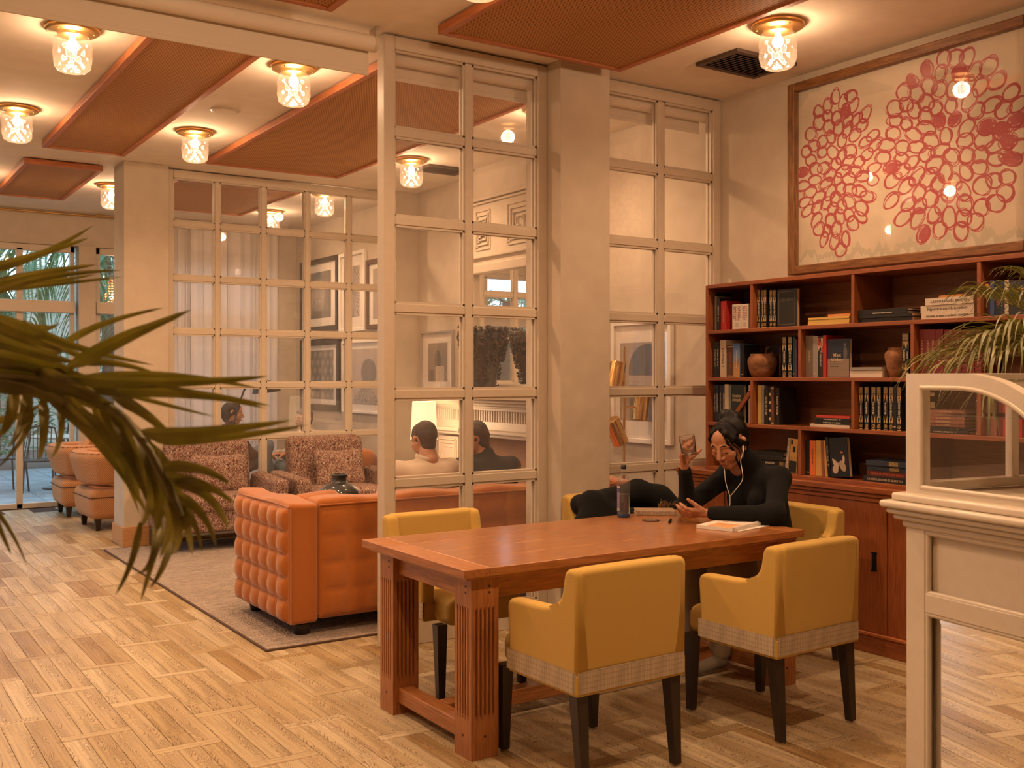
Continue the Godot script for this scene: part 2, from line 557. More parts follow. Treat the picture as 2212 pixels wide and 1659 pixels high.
func make_room() -> void:
	# floor
	var fl := struct("floor", null, null, "oak parquet of three-plank blocks with cross strips")
	var g := G.new()
	g.bx(LX - 0.2, WX + 0.2, -0.2, -0.0045, BZ - 0.15, FZ + 0.2)
	part(fl, "floor_slab", g, "joint")
	var kinds := [[], []]
	for v in 6:
		kinds[0].append(plank(Vector2(0.095, 0.665), v, true))
		kinds[1].append(plank(Vector2(0.285, 0.065), v, false))
	var all := []
	for c in range(-14, 19):
		var x0 := 1.124 + 0.285 * c - 0.285 * 2
		if x0 > WX: continue
		var off := -4.37 if posmod(c, 2) == 0 else -4.735
		for r in range(-13, 10):
			var zs := off + 0.73 * r
			if zs < BZ + 0.02 or zs > FZ: continue
			all.append([1, Vector3(x0 + 0.1425, 0, zs)])
			for k in 3:
				all.append([0, Vector3(x0 + 0.0475 + 0.095 * k, 0, zs + 0.365)])
	var view := []
	var rest := []
	for a in all:
		var p: Vector3 = a[1]
		var d := p.x * 0.5528 - p.z * 0.8333
		var rx := p.x * 0.8333 + p.z * 0.5528
		var shown := d > 1.9 and absf(rx) < d * 0.53 and p.z < -1.0 and not (p.x > 4.9 and p.z > -5.3) and not (p.x > 2.3 and p.z < -5.8 and p.z > -9.6)
		a.append(d if shown else 100.0 + d)
		(view if shown else rest).append(a)
	view.sort_custom(func(a, b): return a[2] < b[2])
	var r := RandomNumberGenerator.new()
	r.seed = 5
	var lumps := []
	for t in 5: lumps.append(G.new())
	for i in view.size() + rest.size():
		var a: Array = view[i] if i < view.size() else rest[i - view.size()]
		var tone: int = [0, 0, 1, 2, 2, 4, 4, 3][r.randi() % 8] if a[0] == 0 else [2, 4, 0, 2, 1][r.randi() % 5]
		var y := r.randf_range(-0.0005, 0.0)
		var m: ArrayMesh = kinds[a[0]][r.randi() % 6]
		if i < 300:
			var o := part(fl, "plank" if a[0] == 0 else "cross_strip", m, "oak_%d" % tone)
			o.position = a[1] + Vector3(0, y, 0)
		else:
			append_mesh(lumps[tone], m, a[1] + Vector3(0, y, 0))
	for t in 5:
		var o := part(fl, "parquet_beyond", lumps[t], "oak_%d" % t)
		o.set_meta("kind", "stuff")
	# shell
	# ceiling with two openings for the air grilles
	g = G.new()
	g.bx(LX - 0.2, 4.5, CY, CY + 0.2, BZ - 0.2, FZ + 0.2)
	g.bx(5.1, WX + 0.2, CY, CY + 0.2, BZ - 0.2, FZ + 0.2)
	for q in [[4.5, 5.1, -4.41, FZ + 0.2], [4.5, 5.1, -8.37, -4.73], [4.5, 5.1, BZ - 0.2, -8.63], [4.5, 4.54, -4.73, -4.41], [5.02, 5.1, -4.73, -4.41], [4.5, 4.645, -8.63, -8.37], [5.055, 5.1, -8.63, -8.37]]:
		g.bx(q[0], q[1], CY, CY + 0.2, q[2], q[3])
	struct("ceiling", g, "ceiling_paint")
	g = G.new(); g.bx(WX, WX + 0.2, 0, CY, BZ - 0.2, FZ)
	struct("wall_right", g, "plaster")
	# left wall with its own row of tall windows, out of the picture
	g = G.new()
	g.bx(LX - 0.2, LX, 0, CY, BZ - 0.2, -12.6)
	g.bx(LX - 0.2, LX, 0, CY, -9.4, FZ)
	g.bx(LX - 0.2, LX, 3.1, CY, -12.6, -9.4)
	g.bx(LX - 0.2, LX, 0, 0.25, -12.6, -9.4)
	struct("wall_left", g, "plaster")
	var w3 := struct("window_3", null, null, "tall side windows")
	for k in 4:
		var z := -12.6 + 1.0667 * k
		g = G.new(); g.rbox(Vector3(LX - 0.1, 1.675, clampf(z, -12.56, -9.44)), Vector3(0.08, 2.85, 0.08), 0.006, 1)
		part(w3, "post", g, "cream_paint")
		if k < 3:
			g = G.new(); g.box(Vector3(LX - 0.1, 1.675, z + 0.533), Vector3(0.006, 2.84, 0.98))
			part(w3, "pane", g, "pane")
	for y in [0.28, 2.35, 3.07]:
		g = G.new(); g.rbox(Vector3(LX - 0.1, y, -11.0), Vector3(0.07, 0.06, 3.1), 0.006, 1)
		part(w3, "rail", g, "cream_paint")
	g = G.new(); g.bx(LX, WX, 0, CY, FZ, FZ + 0.2)
	struct("wall_front", g, "plaster")
	# back wall: openings at x -1.6..2.5, 2.71..3.05 and behind the curtain
	g = G.new()
	g.bx(LX, -1.6, 0, CY, BZ - 0.2, BZ)
	g.bx(-1.6, 5.0, 3.1, CY, BZ - 0.2, BZ)
	g.bx(2.53, 2.72, 0, 3.1, BZ - 0.2, BZ + 0.06)
	g.bx(5.0, WX, 0, CY, BZ - 0.2, BZ)
	struct("wall_back", g, "plaster")
	g = G.new()
	g.tube([Vector3(LX + 0.01, 3.47, BZ + 0.035), Vector3(2.8, 3.47, BZ + 0.035)], 0.012, 8)
	struct("trim_1", g, "brass", "thin brass rail along the top of the window wall")
	# windows and sliding doors
	window(1, -1.55, 2.50, [-0.9, 0.3, 1.0, 1.9])
	window(2, 2.74, 4.98, [3.3, 3.9, 4.5])
	# square pillar by the partition, column at the far lounge
	g = G.new(); g.rbox(Vector3(3.97, CY / 2, -5.34), Vector3(0.39, CY, 0.38), 0.006, 1)
	struct("wall_pillar", g, "plaster", "square white pillar between the two glazed partitions")
	g = G.new(); g.rbox(Vector3(2.46, CY / 2, -9.95), Vector3(0.40, CY, 0.38), 0.006, 1)
	struct("wall_column", g, "plaster", "square white column beside the tweed armchairs")
	g = G.new()
	g.rbox(Vector3(2.46, 0.09, -9.95), Vector3(0.43, 0.18, 0.42), 0.005, 1)
	struct("baseboard_column", g, "base_oak", "oak skirting round the foot of the column")
	# pilaster where the far partition meets the wall
	g = G.new(); g.bx(5.02, WX, 0, CY, -10.15, -9.78)
	struct("wall_pilaster", g, "plaster")
	g = G.new(); g.bx(WX - 0.015, WX, 0, 0.12, -13.2, -5.4)
	struct("baseboard_right", g, "cream_paint")
	partition("glazed_partition", "tall cream glazed partition with two columns of panes, beside the long table", 2.64, 3.775, -5.33, 2, [2.945, 2.44, 1.94, 1.445, 0.935, 0.45])
	partition("glazed_partition", "cream glazed partition between the square pillar and the bookcase wall", 4.165, 5.28, -5.33, 2, [2.945, 2.44, 1.94, 1.445, 0.935, 0.45], 4.731)
	partition("glazed_partition", "far cream glazed partition with five columns of panes, behind the tweed armchairs", 2.66, 5.02, -9.9, 5, [2.985, 2.475, 1.97, 1.46, 0.955, 0.45])
	blind(Vector3(-2.9, 3.41, -5.27), 5.48, 0.15, "long white roller blind hung across the opening left of the partition")
	blind(Vector3(2.68, 3.40, -5.40), 1.07, 0.10, "short white roller blind behind the top panes of the partition beside the table")
	blind(Vector3(4.18, 3.40, -5.40), 1.06, 0.10, "short white roller blind behind the top panes between pillar and bookcase wall")

func append_mesh(g: G, m: ArrayMesh, at: Vector3) -> void:
	var a := m.surface_get_arrays(0)
	var i0 := g.v.size()
	for p in a[Mesh.ARRAY_VERTEX]: g.v.append(p + at)
	g.n.append_array(a[Mesh.ARRAY_NORMAL])
	g.uv.append_array(a[Mesh.ARRAY_TEX_UV])
	for i in a[Mesh.ARRAY_INDEX]: g.ix.append(i + i0)

# one oak plank, its top at y 0, eased edges
func plank(s: Vector2, variant: int, along_z: bool) -> ArrayMesh:
	var g := G.new()
	var w := s.x / 2.0 - 0.0008
	var l := s.y / 2.0 - 0.0008
	var e := 0.0013
	var r := RandomNumberGenerator.new()
	r.seed = 900 + variant + (50 if along_z else 0)
	var u0 := r.randf()
	var v0 := r.randf()
	var top := [Vector3(-w + e, 0, -l + e), Vector3(w - e, 0, -l + e), Vector3(w - e, 0, l - e), Vector3(-w + e, 0, l - e)]
	var mid := [Vector3(-w, -e, -l), Vector3(w, -e, -l), Vector3(w, -e, l), Vector3(-w, -e, l)]
	var uvof := func(p: Vector3) -> Vector2:
		return Vector2(u0 + p.z / 1.5, v0 + p.x / 0.42) if along_z else Vector2(u0 + p.x / 1.5, v0 + p.z / 0.42)
	for p in top: g.vert(p, Vector3.UP, uvof.call(p))
	g.tri(0, 1, 2); g.tri(0, 2, 3)
	for k in 4:
		var a: Vector3 = top[k]
		var b: Vector3 = top[(k + 1) % 4]
		var c: Vector3 = mid[(k + 1) % 4]
		var d: Vector3 = mid[k]
		var nn := ((a + b) / 2.0 * Vector3(1, 0, 1)).normalized()
		for q in [[a, b, c, d, (nn + Vector3.UP).normalized()], [d, c, c + Vector3(0, -0.006, 0), d + Vector3(0, -0.006, 0), nn]]:
			var i := g.v.size()
			for j in 4: g.vert(q[j], q[4], uvof.call(q[j]))
			g.tri(i, i + 1, i + 2); g.tri(i, i + 2, i + 3)
	return g.mesh()

func window(num: int, x0: float, x1: float, posts: Array) -> void:
	var w := struct("window_%d" % num, null, null, "cream framed glazing with transom lights above sliding doors")
	var z := BZ - 0.08
	var b := func(c: String, a0: float, a1: float, y0: float, y1: float, dz := 0.07) -> void:
		var g := G.new(); g.rbox(Vector3((a0 + a1) / 2, (y0 + y1) / 2, z), Vector3(a1 - a0, y1 - y0, dz), 0.006, 1)
		part(w, c, g, "cream_paint")
	b.call("head", x0, x1, 3.02, 3.1)
	b.call("sill_rail", x0, x1, 0.0, 0.06)
	b.call("transom_ledge", x0, x1, 2.30, 2.44, 0.16)
	b.call("jamb", x0, x0 + 0.05, 0.0, 3.1)
	b.call("jamb", x1 - 0.05, x1, 0.0, 3.1)
	var e: Array = [x0] + posts + [x1]
	for p in posts:
		b.call("post", p - 0.035, p + 0.035, 0.0, 3.05)
	for i in e.size() - 1:
		for yy in [[0.05, 2.31], [2.43, 3.03]]:
			var g := G.new(); g.box(Vector3.ZERO, Vector3(e[i + 1] - e[i] - 0.06, yy[1] - yy[0], 0.006))
			var o := part(w, "pane", g, "pane")
			o.position = Vector3((e[i] + e[i + 1]) / 2.0, (yy[0] + yy[1]) / 2.0, z)

func partition(called: String, label: String, x0: float, x1: float, z: float, cols: int, bars: Array, mid := 0.0) -> void:
	var t := thing(called, label, "partition", Vector3((x0 + x1) / 2, 0, z), 0, "glazed partitions")
	var X := (x0 + x1) / 2
	var bar := func(c: String, a0: float, a1: float, y0: float, y1: float, dz: float) -> void:
		var g := G.new(); g.rbox(Vector3.ZERO, Vector3(a1 - a0, y1 - y0, dz), 0.005, 1)
		var o := part(t, c, g, "cream_paint")
		o.position = Vector3((a0 + a1) / 2 - X, (y0 + y1) / 2, 0)
	var top := CY - 0.012
	bar.call("stile", x0, x0 + 0.07, 0.0, top, 0.085)
	bar.call("stile", x1 - 0.07, x1, 0.0, top, 0.085)
	bar.call("top_rail", x0 + 0.07, x1 - 0.07, top - 0.075, top, 0.085)
	bar.call("bottom_rail", x0 + 0.07, x1 - 0.07, 0.0, 0.16, 0.085)
	var xs := [x0 + 0.07]
	for c in range(1, cols):
		xs.append(lerpf(x0 + 0.035, x1 - 0.035, float(c) / cols) if mid == 0.0 else mid)
		bar.call("mullion", xs[c] - 0.025, xs[c] + 0.025, 0.16, top - 0.075, 0.06)
	xs.append(x1 - 0.07)
	var ys: Array = [top - 0.075] + bars + [0.16]
	for b in bars:
		for c in cols:
			bar.call("glazing_bar", (xs[c] if c == 0 else xs[c] + 0.025), (xs[c + 1] if c == cols - 1 else xs[c + 1] - 0.025), b - 0.025, b + 0.025, 0.058)
	for c in cols:
		for r in ys.size() - 1:
			var a0: float = xs[c] if c == 0 else xs[c] + 0.025
			var a1: float = xs[c + 1] if c == cols - 1 else xs[c + 1] - 0.025
			var b1: float = ys[r] - (0.0 if r == 0 else 0.025)
			var b0: float = ys[r + 1] + (0.0 if r == ys.size() - 2 else 0.025)
			var g := G.new()
			for s in [-1.0, 1.0]:
				var zz: float = s * 0.015
				g.bx(a0, a0 + 0.012, b0, b1, zz - 0.008, zz + 0.008)
				g.bx(a1 - 0.012, a1, b0, b1, zz - 0.008, zz + 0.008)
				g.bx(a0, a1, b0, b0 + 0.012, zz - 0.008, zz + 0.008)
				g.bx(a0, a1, b1 - 0.012, b1, zz - 0.008, zz + 0.008)
			var bead := part(t, "glazing_bead", g, "cream_paint")
			bead.position = Vector3(-X, 0, 0)
			g = G.new(); g.box(Vector3.ZERO, Vector3(a1 - a0 - 0.006, b1 - b0 - 0.006, 0.005))
			var o := part(t, "pane", g, "pane")
			o.position = Vector3((a0 + a1) / 2 - X, (b0 + b1) / 2, 0)

func blind(at: Vector3, length: float, drop: float, label: String) -> void:
	var t := thing("roller_blind", label, "blind", at, 0, "white roller blinds")
	var g := G.new(); g.tube([Vector3(0.02, 0, 0), Vector3(length - 0.02, 0, 0)], 0.045, 20)
	part(t, "roll", g, "blind_cloth")
	g = G.new()
	g.rbox(Vector3(length / 2, -drop / 2, -0.043), Vector3(length - 0.05, drop, 0.004), 0.001, 1)
	part(t, "hanging_cloth", g, "blind_cloth")
	g = G.new(); g.rbox(Vector3(length / 2, -drop - 0.008, -0.043), Vector3(length - 0.05, 0.026, 0.012), 0.004, 1)
	part(t, "hem_bar", g, "blind_cloth")
	for x in [0.012, length - 0.012]:
		g = G.new(); g.rbox(Vector3(x, 0.03, -0.01), Vector3(0.006, 0.12, 0.09), 0.002, 1)
		g.tube([Vector3(x - 0.01, 0, 0), Vector3(x + 0.01, 0, 0)], 0.048, 16)
		part(t, "bracket", g, "cream_paint")

func make_ceiling_things() -> void:
	for a in [
		[1.50, 2.16, -9.30, -5.46, 1, "narrow cane ceiling panel between the two rows of lamps in the far lounge"],
		[2.84, 4.11, -9.22, -5.50, 2, "wide cane ceiling panel above the tweed armchairs, seen through the partition"],
		[2.83, 4.13, -5.01, -0.90, 2, "large dark cane ceiling panel above the long table"],
		[1.50, 2.20, -5.01, -0.90, 1, "cane ceiling panel of which only a corner shows at the top of the picture"],
		[1.48, 2.15, -12.00, -10.07, 1, "small square cane ceiling panel near the garden windows"],
		[2.86, 4.12, -12.00, -10.17, 1, "cane ceiling panel beyond the far glazed partition"],
		[-0.55, 0.16, -9.30, -5.46, 1, "cane ceiling panel at the extreme left edge of the picture"]]:
		panel(a[0], a[1], a[2], a[3], a[4], a[5])
	var spots := [[1.16, -6.2, "ceiling lamp with cut glass shade nearest the top left corner, right of the cane edge"], [2.46, -6.19, "ceiling lamp with cut glass shade just left of the tall partition, under the blind"],
		[1.17, -8.27, "ceiling lamp with cut glass shade at the left edge of the picture"], [2.46, -8.27, "ceiling lamp with cut glass shade between the two long cane panels"],
		[4.40, -8.27, "ceiling lamp with cut glass shade seen through the tall partition beside a grille"], [4.40, -3.97, "ceiling lamp with cut glass shade above the bookcase end of the table"],
		[2.44, -11.06, "ceiling lamp with cut glass shade half hidden by the far column"], [4.43, -10.28, "ceiling lamp with cut glass shade seen in the fourth pane of the far partition"],
		[4.40, -11.80, "ceiling lamp with cut glass shade beside the end of the curtain rod"], [4.40, -6.2, "ceiling lamp with cut glass shade hidden behind the square pillar"],
		[1.16, -11.06, "ceiling lamp with cut glass shade outside the picture near the garden windows"],
		[2.46, -3.97, "ceiling lamp with cut glass shade above the table head, out of the picture"], [1.16, -3.97, "ceiling lamp with cut glass shade over the open floor, out of the picture"], [4.40, -1.80, "ceiling lamp with cut glass shade over the display case, out of the picture"], [1.16, -1.80, "ceiling lamp with cut glass shade out of the picture above the viewer"], [-0.7, -4.2, "ceiling lamp with cut glass shade out of the picture far left"], [-0.7, -6.2, "ceiling lamp with cut glass shade out of the picture, left of the velvet sofa"], [2.46, -1.80, "ceiling lamp with cut glass shade out of the picture in front of the table"], [-0.7, -8.27, "ceiling lamp with cut glass shade out of the picture beyond the left edge"]]
	var first: Node3D = null
	for s in spots:
		if first == null:
			first = lamp()
		var o: Node3D = first
		if s != spots[0]:
			o = first.duplicate()
			o.name = numbered("ceiling_lamp")
			add_child(o)
		o.position = Vector3(s[0], CY, s[1])
		o.rotation.y = s[1] * 3.1
		meta(o, s[2], "lamp", "flush ceiling lamps")
	vent(4.78, -4.57, 0.52, 0.36, "dark slatted ceiling grille behind the lamp near the artwork")
	vent(4.85, -8.50, 0.45, 0.30, "small ceiling grille beside the lamp seen through the tall partition")
	var t := thing("ceiling_speaker", "round cream ceiling speaker between the lamps", "speaker", Vector3(2.45, CY, -7.5))
	var g := G.new(); g.lathe([Vector2(0.0, -0.012), Vector2(0.092, -0.012), Vector2(0.105, -0.007), Vector2(0.108, 0.0)], Vector3.ZERO, 32)
	part(t, "rim", g, "cream_paint")
	g = G.new(); g.lathe([Vector2(0.0, -0.017), Vector2(0.07, -0.015), Vector2(0.086, -0.0125)], Vector3.ZERO, 32)
	part(t, "grille", g, "ceiling_paint")
	t = thing("smoke_detector", "small round white detector on the ceiling at the left edge", "detector", Vector3(0.9, CY, -8.85))
	g = G.new(); g.lathe([Vector2(0.0, -0.05), Vector2(0.035, -0.048), Vector2(0.05, -0.03), Vector2(0.06, -0.026), Vector2(0.065, 0.0)], Vector3.ZERO, 24)
	part(t, "housing", g, "cream_paint")

func panel(x0: float, x1: float, z0: float, z1: float, n: int, label: String) -> void:
	var c := Vector3((x0 + x1) / 2, CY, (z0 + z1) / 2)
	var t := thing("cane_ceiling_panel", label, "ceiling panel", c, 0, "cane ceiling panels")
	var w := (x1 - x0) / 2
	var l := (z1 - z0) / 2
	for s in [-1.0, 1.0]:
		var g := G.new(); g.rbox(Vector3(s * (w - 0.02), -0.035, 0), Vector3(0.04, 0.05, l * 2), 0.003, 1)
		part(t, "frame_strip", g, "panel_wood_z")
		g = G.new(); g.rbox(Vector3(0, -0.035, s * (l - 0.02)), Vector3(w * 2 - 0.08, 0.05, 0.04), 0.003, 1)
		part(t, "frame_strip", g, "panel_wood_x")
	for i in n:
		var a := lerpf(-w + 0.04, w - 0.04, float(i) / n)
		var b := lerpf(-w + 0.04, w - 0.04, float(i + 1) / n)
		var g := G.new(); g.bx(a + (0.002 if i else 0.0), b, -0.05, -0.04, -l + 0.04, l - 0.04)
		part(t, "cane_sheet", g, "cane")
	var g2 := G.new(); g2.bx(-w + 0.05, w - 0.05, -0.039, 0.0, -l + 0.05, l - 0.05)
	part(t, "backing", g2, "panel_wood_z")

func lamp() -> Node3D:
	var t := thing("ceiling_lamp", "", "lamp")
	var g := G.new()
	g.lathe([Vector2(0.0, -0.052), Vector2(0.075, -0.05), Vector2(0.082, -0.036), Vector2(0.13, -0.03), Vector2(0.143, -0.022), Vector2(0.145, -0.004), Vector2(0.138, 0.0)], Vector3.ZERO, 40)
	part(t, "ceiling_plate", g, "brass")
	for k in 3:
		g = G.new()
		var a := TAU * k / 3.0
		g.lathe([Vector2(0, -0.008), Vector2(0.004, -0.006), Vector2(0.005, 0.0)], Vector3(cos(a) * 0.115, -0.03, sin(a) * 0.115), 8)
		part(t, "screw", g, "brass_shiny")
	# pressed glass with a diamond pattern
	g = G.new()
	var prof := [Vector2(0.072, -0.045), Vector2(0.094, -0.058), Vector2(0.105, -0.08), Vector2(0.107, -0.12), Vector2(0.106, -0.17), Vector2(0.103, -0.205), Vector2(0.093, -0.232), Vector2(0.07, -0.248), Vector2(0.04, -0.246), Vector2(0.0, -0.240)]
	var n := 26
	g.grid(72, n, func(u: float, v: float) -> Vector3:
		var k := v * (prof.size() - 1)
		var i := mini(int(k), prof.size() - 2)
		var q: Vector2 = prof[i].lerp(prof[i + 1], k - i)
		var a := u * TAU
		var dia := absf(sin(a * 6.0 + q.y * 42.0)) * absf(sin(a * 6.0 - q.y * 42.0))
		var r := q.x * (1.0 - 0.055 * (1.0 - dia) * smoothstep(0.03, 0.09, q.x))
		return Vector3(cos(a) * r, q.y, sin(a) * r), true)
	part(t, "glass_shade", g, "lamp_glass")
	g = G.new(); g.lathe([Vector2(0.0, -0.135), Vector2(0.022, -0.128), Vector2(0.032, -0.108), Vector2(0.028, -0.085), Vector2(0.016, -0.066), Vector2(0.014, -0.05), Vector2(0, -0.049)], Vector3.ZERO, 20)
	part(t, "bulb", g, "lamp_bulb")
	var l := OmniLight3D.new()
	l.name = "lamp_light"
	l.position = Vector3(0, -0.105, 0)
	l.light_energy = LAMP_ENERGY
	l.light_color = LAMP_COLOR
	l.light_size = 0.05
	l.omni_range = 14.0
	l.omni_attenuation = 2.0
	l.shadow_enabled = true
	t.add_child(l)
	var d := SpotLight3D.new()
	d.name = "lamp_down_light"
	d.position = Vector3(0, -0.11, 0)
	d.rotation.x = -PI / 2
	d.light_energy = LAMP_DOWN
	d.light_color = LAMP_COLOR
	d.light_size = 0.05
	d.spot_range = 14.0
	d.spot_attenuation = 2.0
	d.spot_angle = 78.0
	d.spot_angle_attenuation = 0.8
	d.shadow_enabled = true
	t.add_child(d)
	return t

func vent(x: float, z: float, w: float, d: float, label: String) -> void:
	var t := thing("ceiling_grille", label, "vent", Vector3(x, CY, z), 0, "ceiling grilles")
	var g := G.new()
	for s in [-1.0, 1.0]:
		g.bx(s * (w / 2 - 0.018), s * (w / 2 - 0.02), 0.0, 0.45, -d / 2 + 0.02, d / 2 - 0.02)
		g.bx(-w / 2 + 0.02, w / 2 - 0.02, 0.0, 0.45, s * (d / 2 - 0.018), s * (d / 2 - 0.02))
	g.bx(-w / 2 + 0.02, w / 2 - 0.02, 0.45, 0.46, -d / 2 + 0.02, d / 2 - 0.02)
	part(t, "duct", g, "steel_grey")
	g = G.new()
	for s in [-1.0, 1.0]:
		g.rbox(Vector3(s * (w / 2 - 0.016), -0.011, 0), Vector3(0.032, 0.022, d), 0.003, 1)
		g.rbox(Vector3(0, -0.011, s * (d / 2 - 0.016)), Vector3(w - 0.064, 0.022, 0.032), 0.003, 1)
	part(t, "frame", g, "vent_metal")
	var k := int((d - 0.06) / 0.026)
	for i in k:
		g = G.new()
		g.X = Transform3D(Basis(Vector3.RIGHT, 0.6), Vector3(0, -0.012, -d / 2 + 0.045 + i * 0.026))
		g.box(Vector3.ZERO, Vector3(w - 0.06, 0.003, 0.018))
		part(t, "slat", g, "vent_metal")

# polygon in x, y with rounded rims, from z0 to z1
func soft(g: G, poly: PackedVector2Array, z0: float, z1: float, r: float, layers := 3) -> void:
	var c := poly.size()
	var area := 0.0
	for k in c: area += poly[k].cross(poly[(k + 1) % c])
	var out := []
	for k in c:
		var a := (poly[k] - poly[k - 1]).normalized()
		var b := (poly[(k + 1) % c] - poly[k]).normalized()
		var q := Vector2(a.y, -a.x) + Vector2(b.y, -b.x)
		out.append(q.normalized() * signf(area) / maxf(0.5, sqrt((1.0 + a.dot(b)) / 2.0)))
	var rings := []
	for i in layers + 1:
		var t := PI / 2 * i / layers
		rings.append([r * (1.0 - sin(t)), z0 + r * (1.0 - cos(t)), -cos(t), sin(t)])
	for i in layers + 1:
		var t := PI / 2 * (layers - i) / layers
		rings.append([r * (1.0 - sin(t)), z1 - r * (1.0 - cos(t)), cos(t), sin(t)])
	var i0 := g.v.size()
	for ring in rings:
		for k in c + 1:
			var o: Vector2 = out[k % c]
			var p: Vector2 = poly[k % c] - o * ring[0]
			g.vert(Vector3(p.x, p.y, ring[1]), Vector3(o.x * ring[3], o.y * ring[3], ring[2]), Vector2(k * 0.05, ring[1]))
	for i in rings.size() - 1:
		for k in c:
			var a := i0 + i * (c + 1) + k
			g.tri(a, a + 1, a + c + 2); g.tri(a, a + c + 2, a + c + 1)
	for e in [[0, -1.0], [rings.size() - 1, 1.0]]:
		var q := PackedVector2Array()
		for k in c: q.append(poly[k] - out[k] * rings[e[0]][0])
		var t := Geometry2D.triangulate_polygon(q)
		var i := g.v.size()
		for p in q: g.vert(Vector3(p.x, p.y, rings[e[0]][1]), Vector3(0, 0, e[1]), p)
		for k in range(0, t.size(), 3): g.tri(i + t[k], i + t[k + 1], i + t[k + 2])

# corners rounded by r
func rounded(pts: Array, rs: Array, seg := 5) -> PackedVector2Array:
	var o := PackedVector2Array()
	var c := pts.size()
	for k in c:
		var p: Vector2 = pts[k]
		var a: Vector2 = (pts[k - 1] - p).normalized()
		var b: Vector2 = (pts[(k + 1) % c] - p).normalized()
		var r: float = rs[k]
		if r <= 0.0:
			o.append(p)
			continue
		for i in seg + 1:
			var t := float(i) / seg
			o.append((p + a * r).lerp(p, t).lerp(p.lerp(p + b * r, t), t))
	return o

func make_furniture() -> void:
	make_table()
	var c := make_chair("mustard upholstered armchair with its back to the viewer, at the near side of the table")
	c.position = Vector3(2.585, 0, -3.36)
	c.rotation.y = 0.02
	for a in [["mustard upholstered armchair near the sliding cabinet doors, at the right of the near side", Vector3(3.59, 0, -3.31), 0.03],
		["mustard upholstered armchair tucked under the far side of the table before the partition", Vector3(2.69, 0, -4.56), PI],
		["mustard upholstered armchair in which the woman in black sits at the table end", Vector3(4.31, 0, -3.96), PI / 2],
		["mustard upholstered armchair with a black coat over it, at the far side", Vector3(4.0, 0, -4.77), PI]]:
		var o: Node3D = c.duplicate()
		o.name = numbered("upholstered_chair")
		add_child(o)
		o.position = a[1]
		o.rotation.y = a[2]
		meta(o, a[0], "chair", "mustard table chairs")
	make_sofa()
	tweed_chair(Vector3(2.99, 0.013, -9.40), "brown tweed armchair beside the white column, nearest the garden", -0.02)
	tweed_chair(Vector3(4.20, 0.013, -9.40), "brown tweed armchair under the far partition, the one next to the wall", 0.02)
	for a in [[Vector3(2.55, 0, -11.22), "orange check tub chair half hidden by the column, the nearer of two", 0.04], [Vector3(2.52, 0, -12.42), "orange check tub chair beside the garden door, the farther of two", -0.02]]:
		tub_chair(a[0], a[1], a[2])
	# rug
	var g := G.new()
	g.rbox(Vector3(0, 0.006, 0), Vector3(2.66, 0.012, 4.03), 0.004, 1)
	var t := thing("rug", "grey brown woven rug under the velvet sofa and tweed armchairs", "rug", Vector3(3.41, 0, -7.64))
	part(t, "pile", g, "rug_wool")
	g = G.new()
	for s in [-1.0, 1.0]:
		g.rbox(Vector3(s * 1.337, 0.006, 0), Vector3(0.016, 0.0125, 4.05), 0.004, 1)
		g.rbox(Vector3(0, 0.006, s * 2.022), Vector3(2.69, 0.0125, 0.016), 0.004, 1)
	part(t, "binding", g, "rug_edge")
	# coffee table with the black vase
	t = thing("coffee_table", "low dark coffee table behind the velvet sofa", "table", Vector3(3.55, 0.013, -7.75))
	g = G.new(); g.lathe([Vector2(0, 0.46), Vector2(0.44, 0.46), Vector2(0.45, 0.475), Vector2(0.44, 0.49), Vector2(0, 0.49)], Vector3.ZERO, 40)
	part(t, "table_top", g, "chair_leg")
	for k in 3:
		var a := TAU * k / 3 + 0.4
		g = G.new(); g.tube([Vector3(cos(a) * 0.36, 0, sin(a) * 0.36), Vector3(cos(a) * 0.28, 0.46, sin(a) * 0.28)], [0.014, 0.022], 10)
		part(t, "leg", g, "chair_leg")
	g = G.new()
	g.lathe([Vector2(0, 0), Vector2(0.08, 0), Vector2(0.13, 0.035), Vector2(0.158, 0.10), Vector2(0.15, 0.155), Vector2(0.10, 0.195), Vector2(0.065, 0.205), Vector2(0.055, 0.225), Vector2(0.055, 0.25), Vector2(0.066, 0.262), Vector2(0.066, 0.275), Vector2(0.052, 0.275), Vector2(0.045, 0.22)], Vector3.ZERO, 40)
	var bl := mat("black_glaze", lin(0.008, 0.009, 0.01), 0.06)
	bl.clearcoat_enabled = true
	one("vase", "shiny black squat vase showing above the velvet sofa back", "vase", g, bl, Vector3(3.38, 0.5035, -7.55))
	make_vitrine()
	make_fireplace()

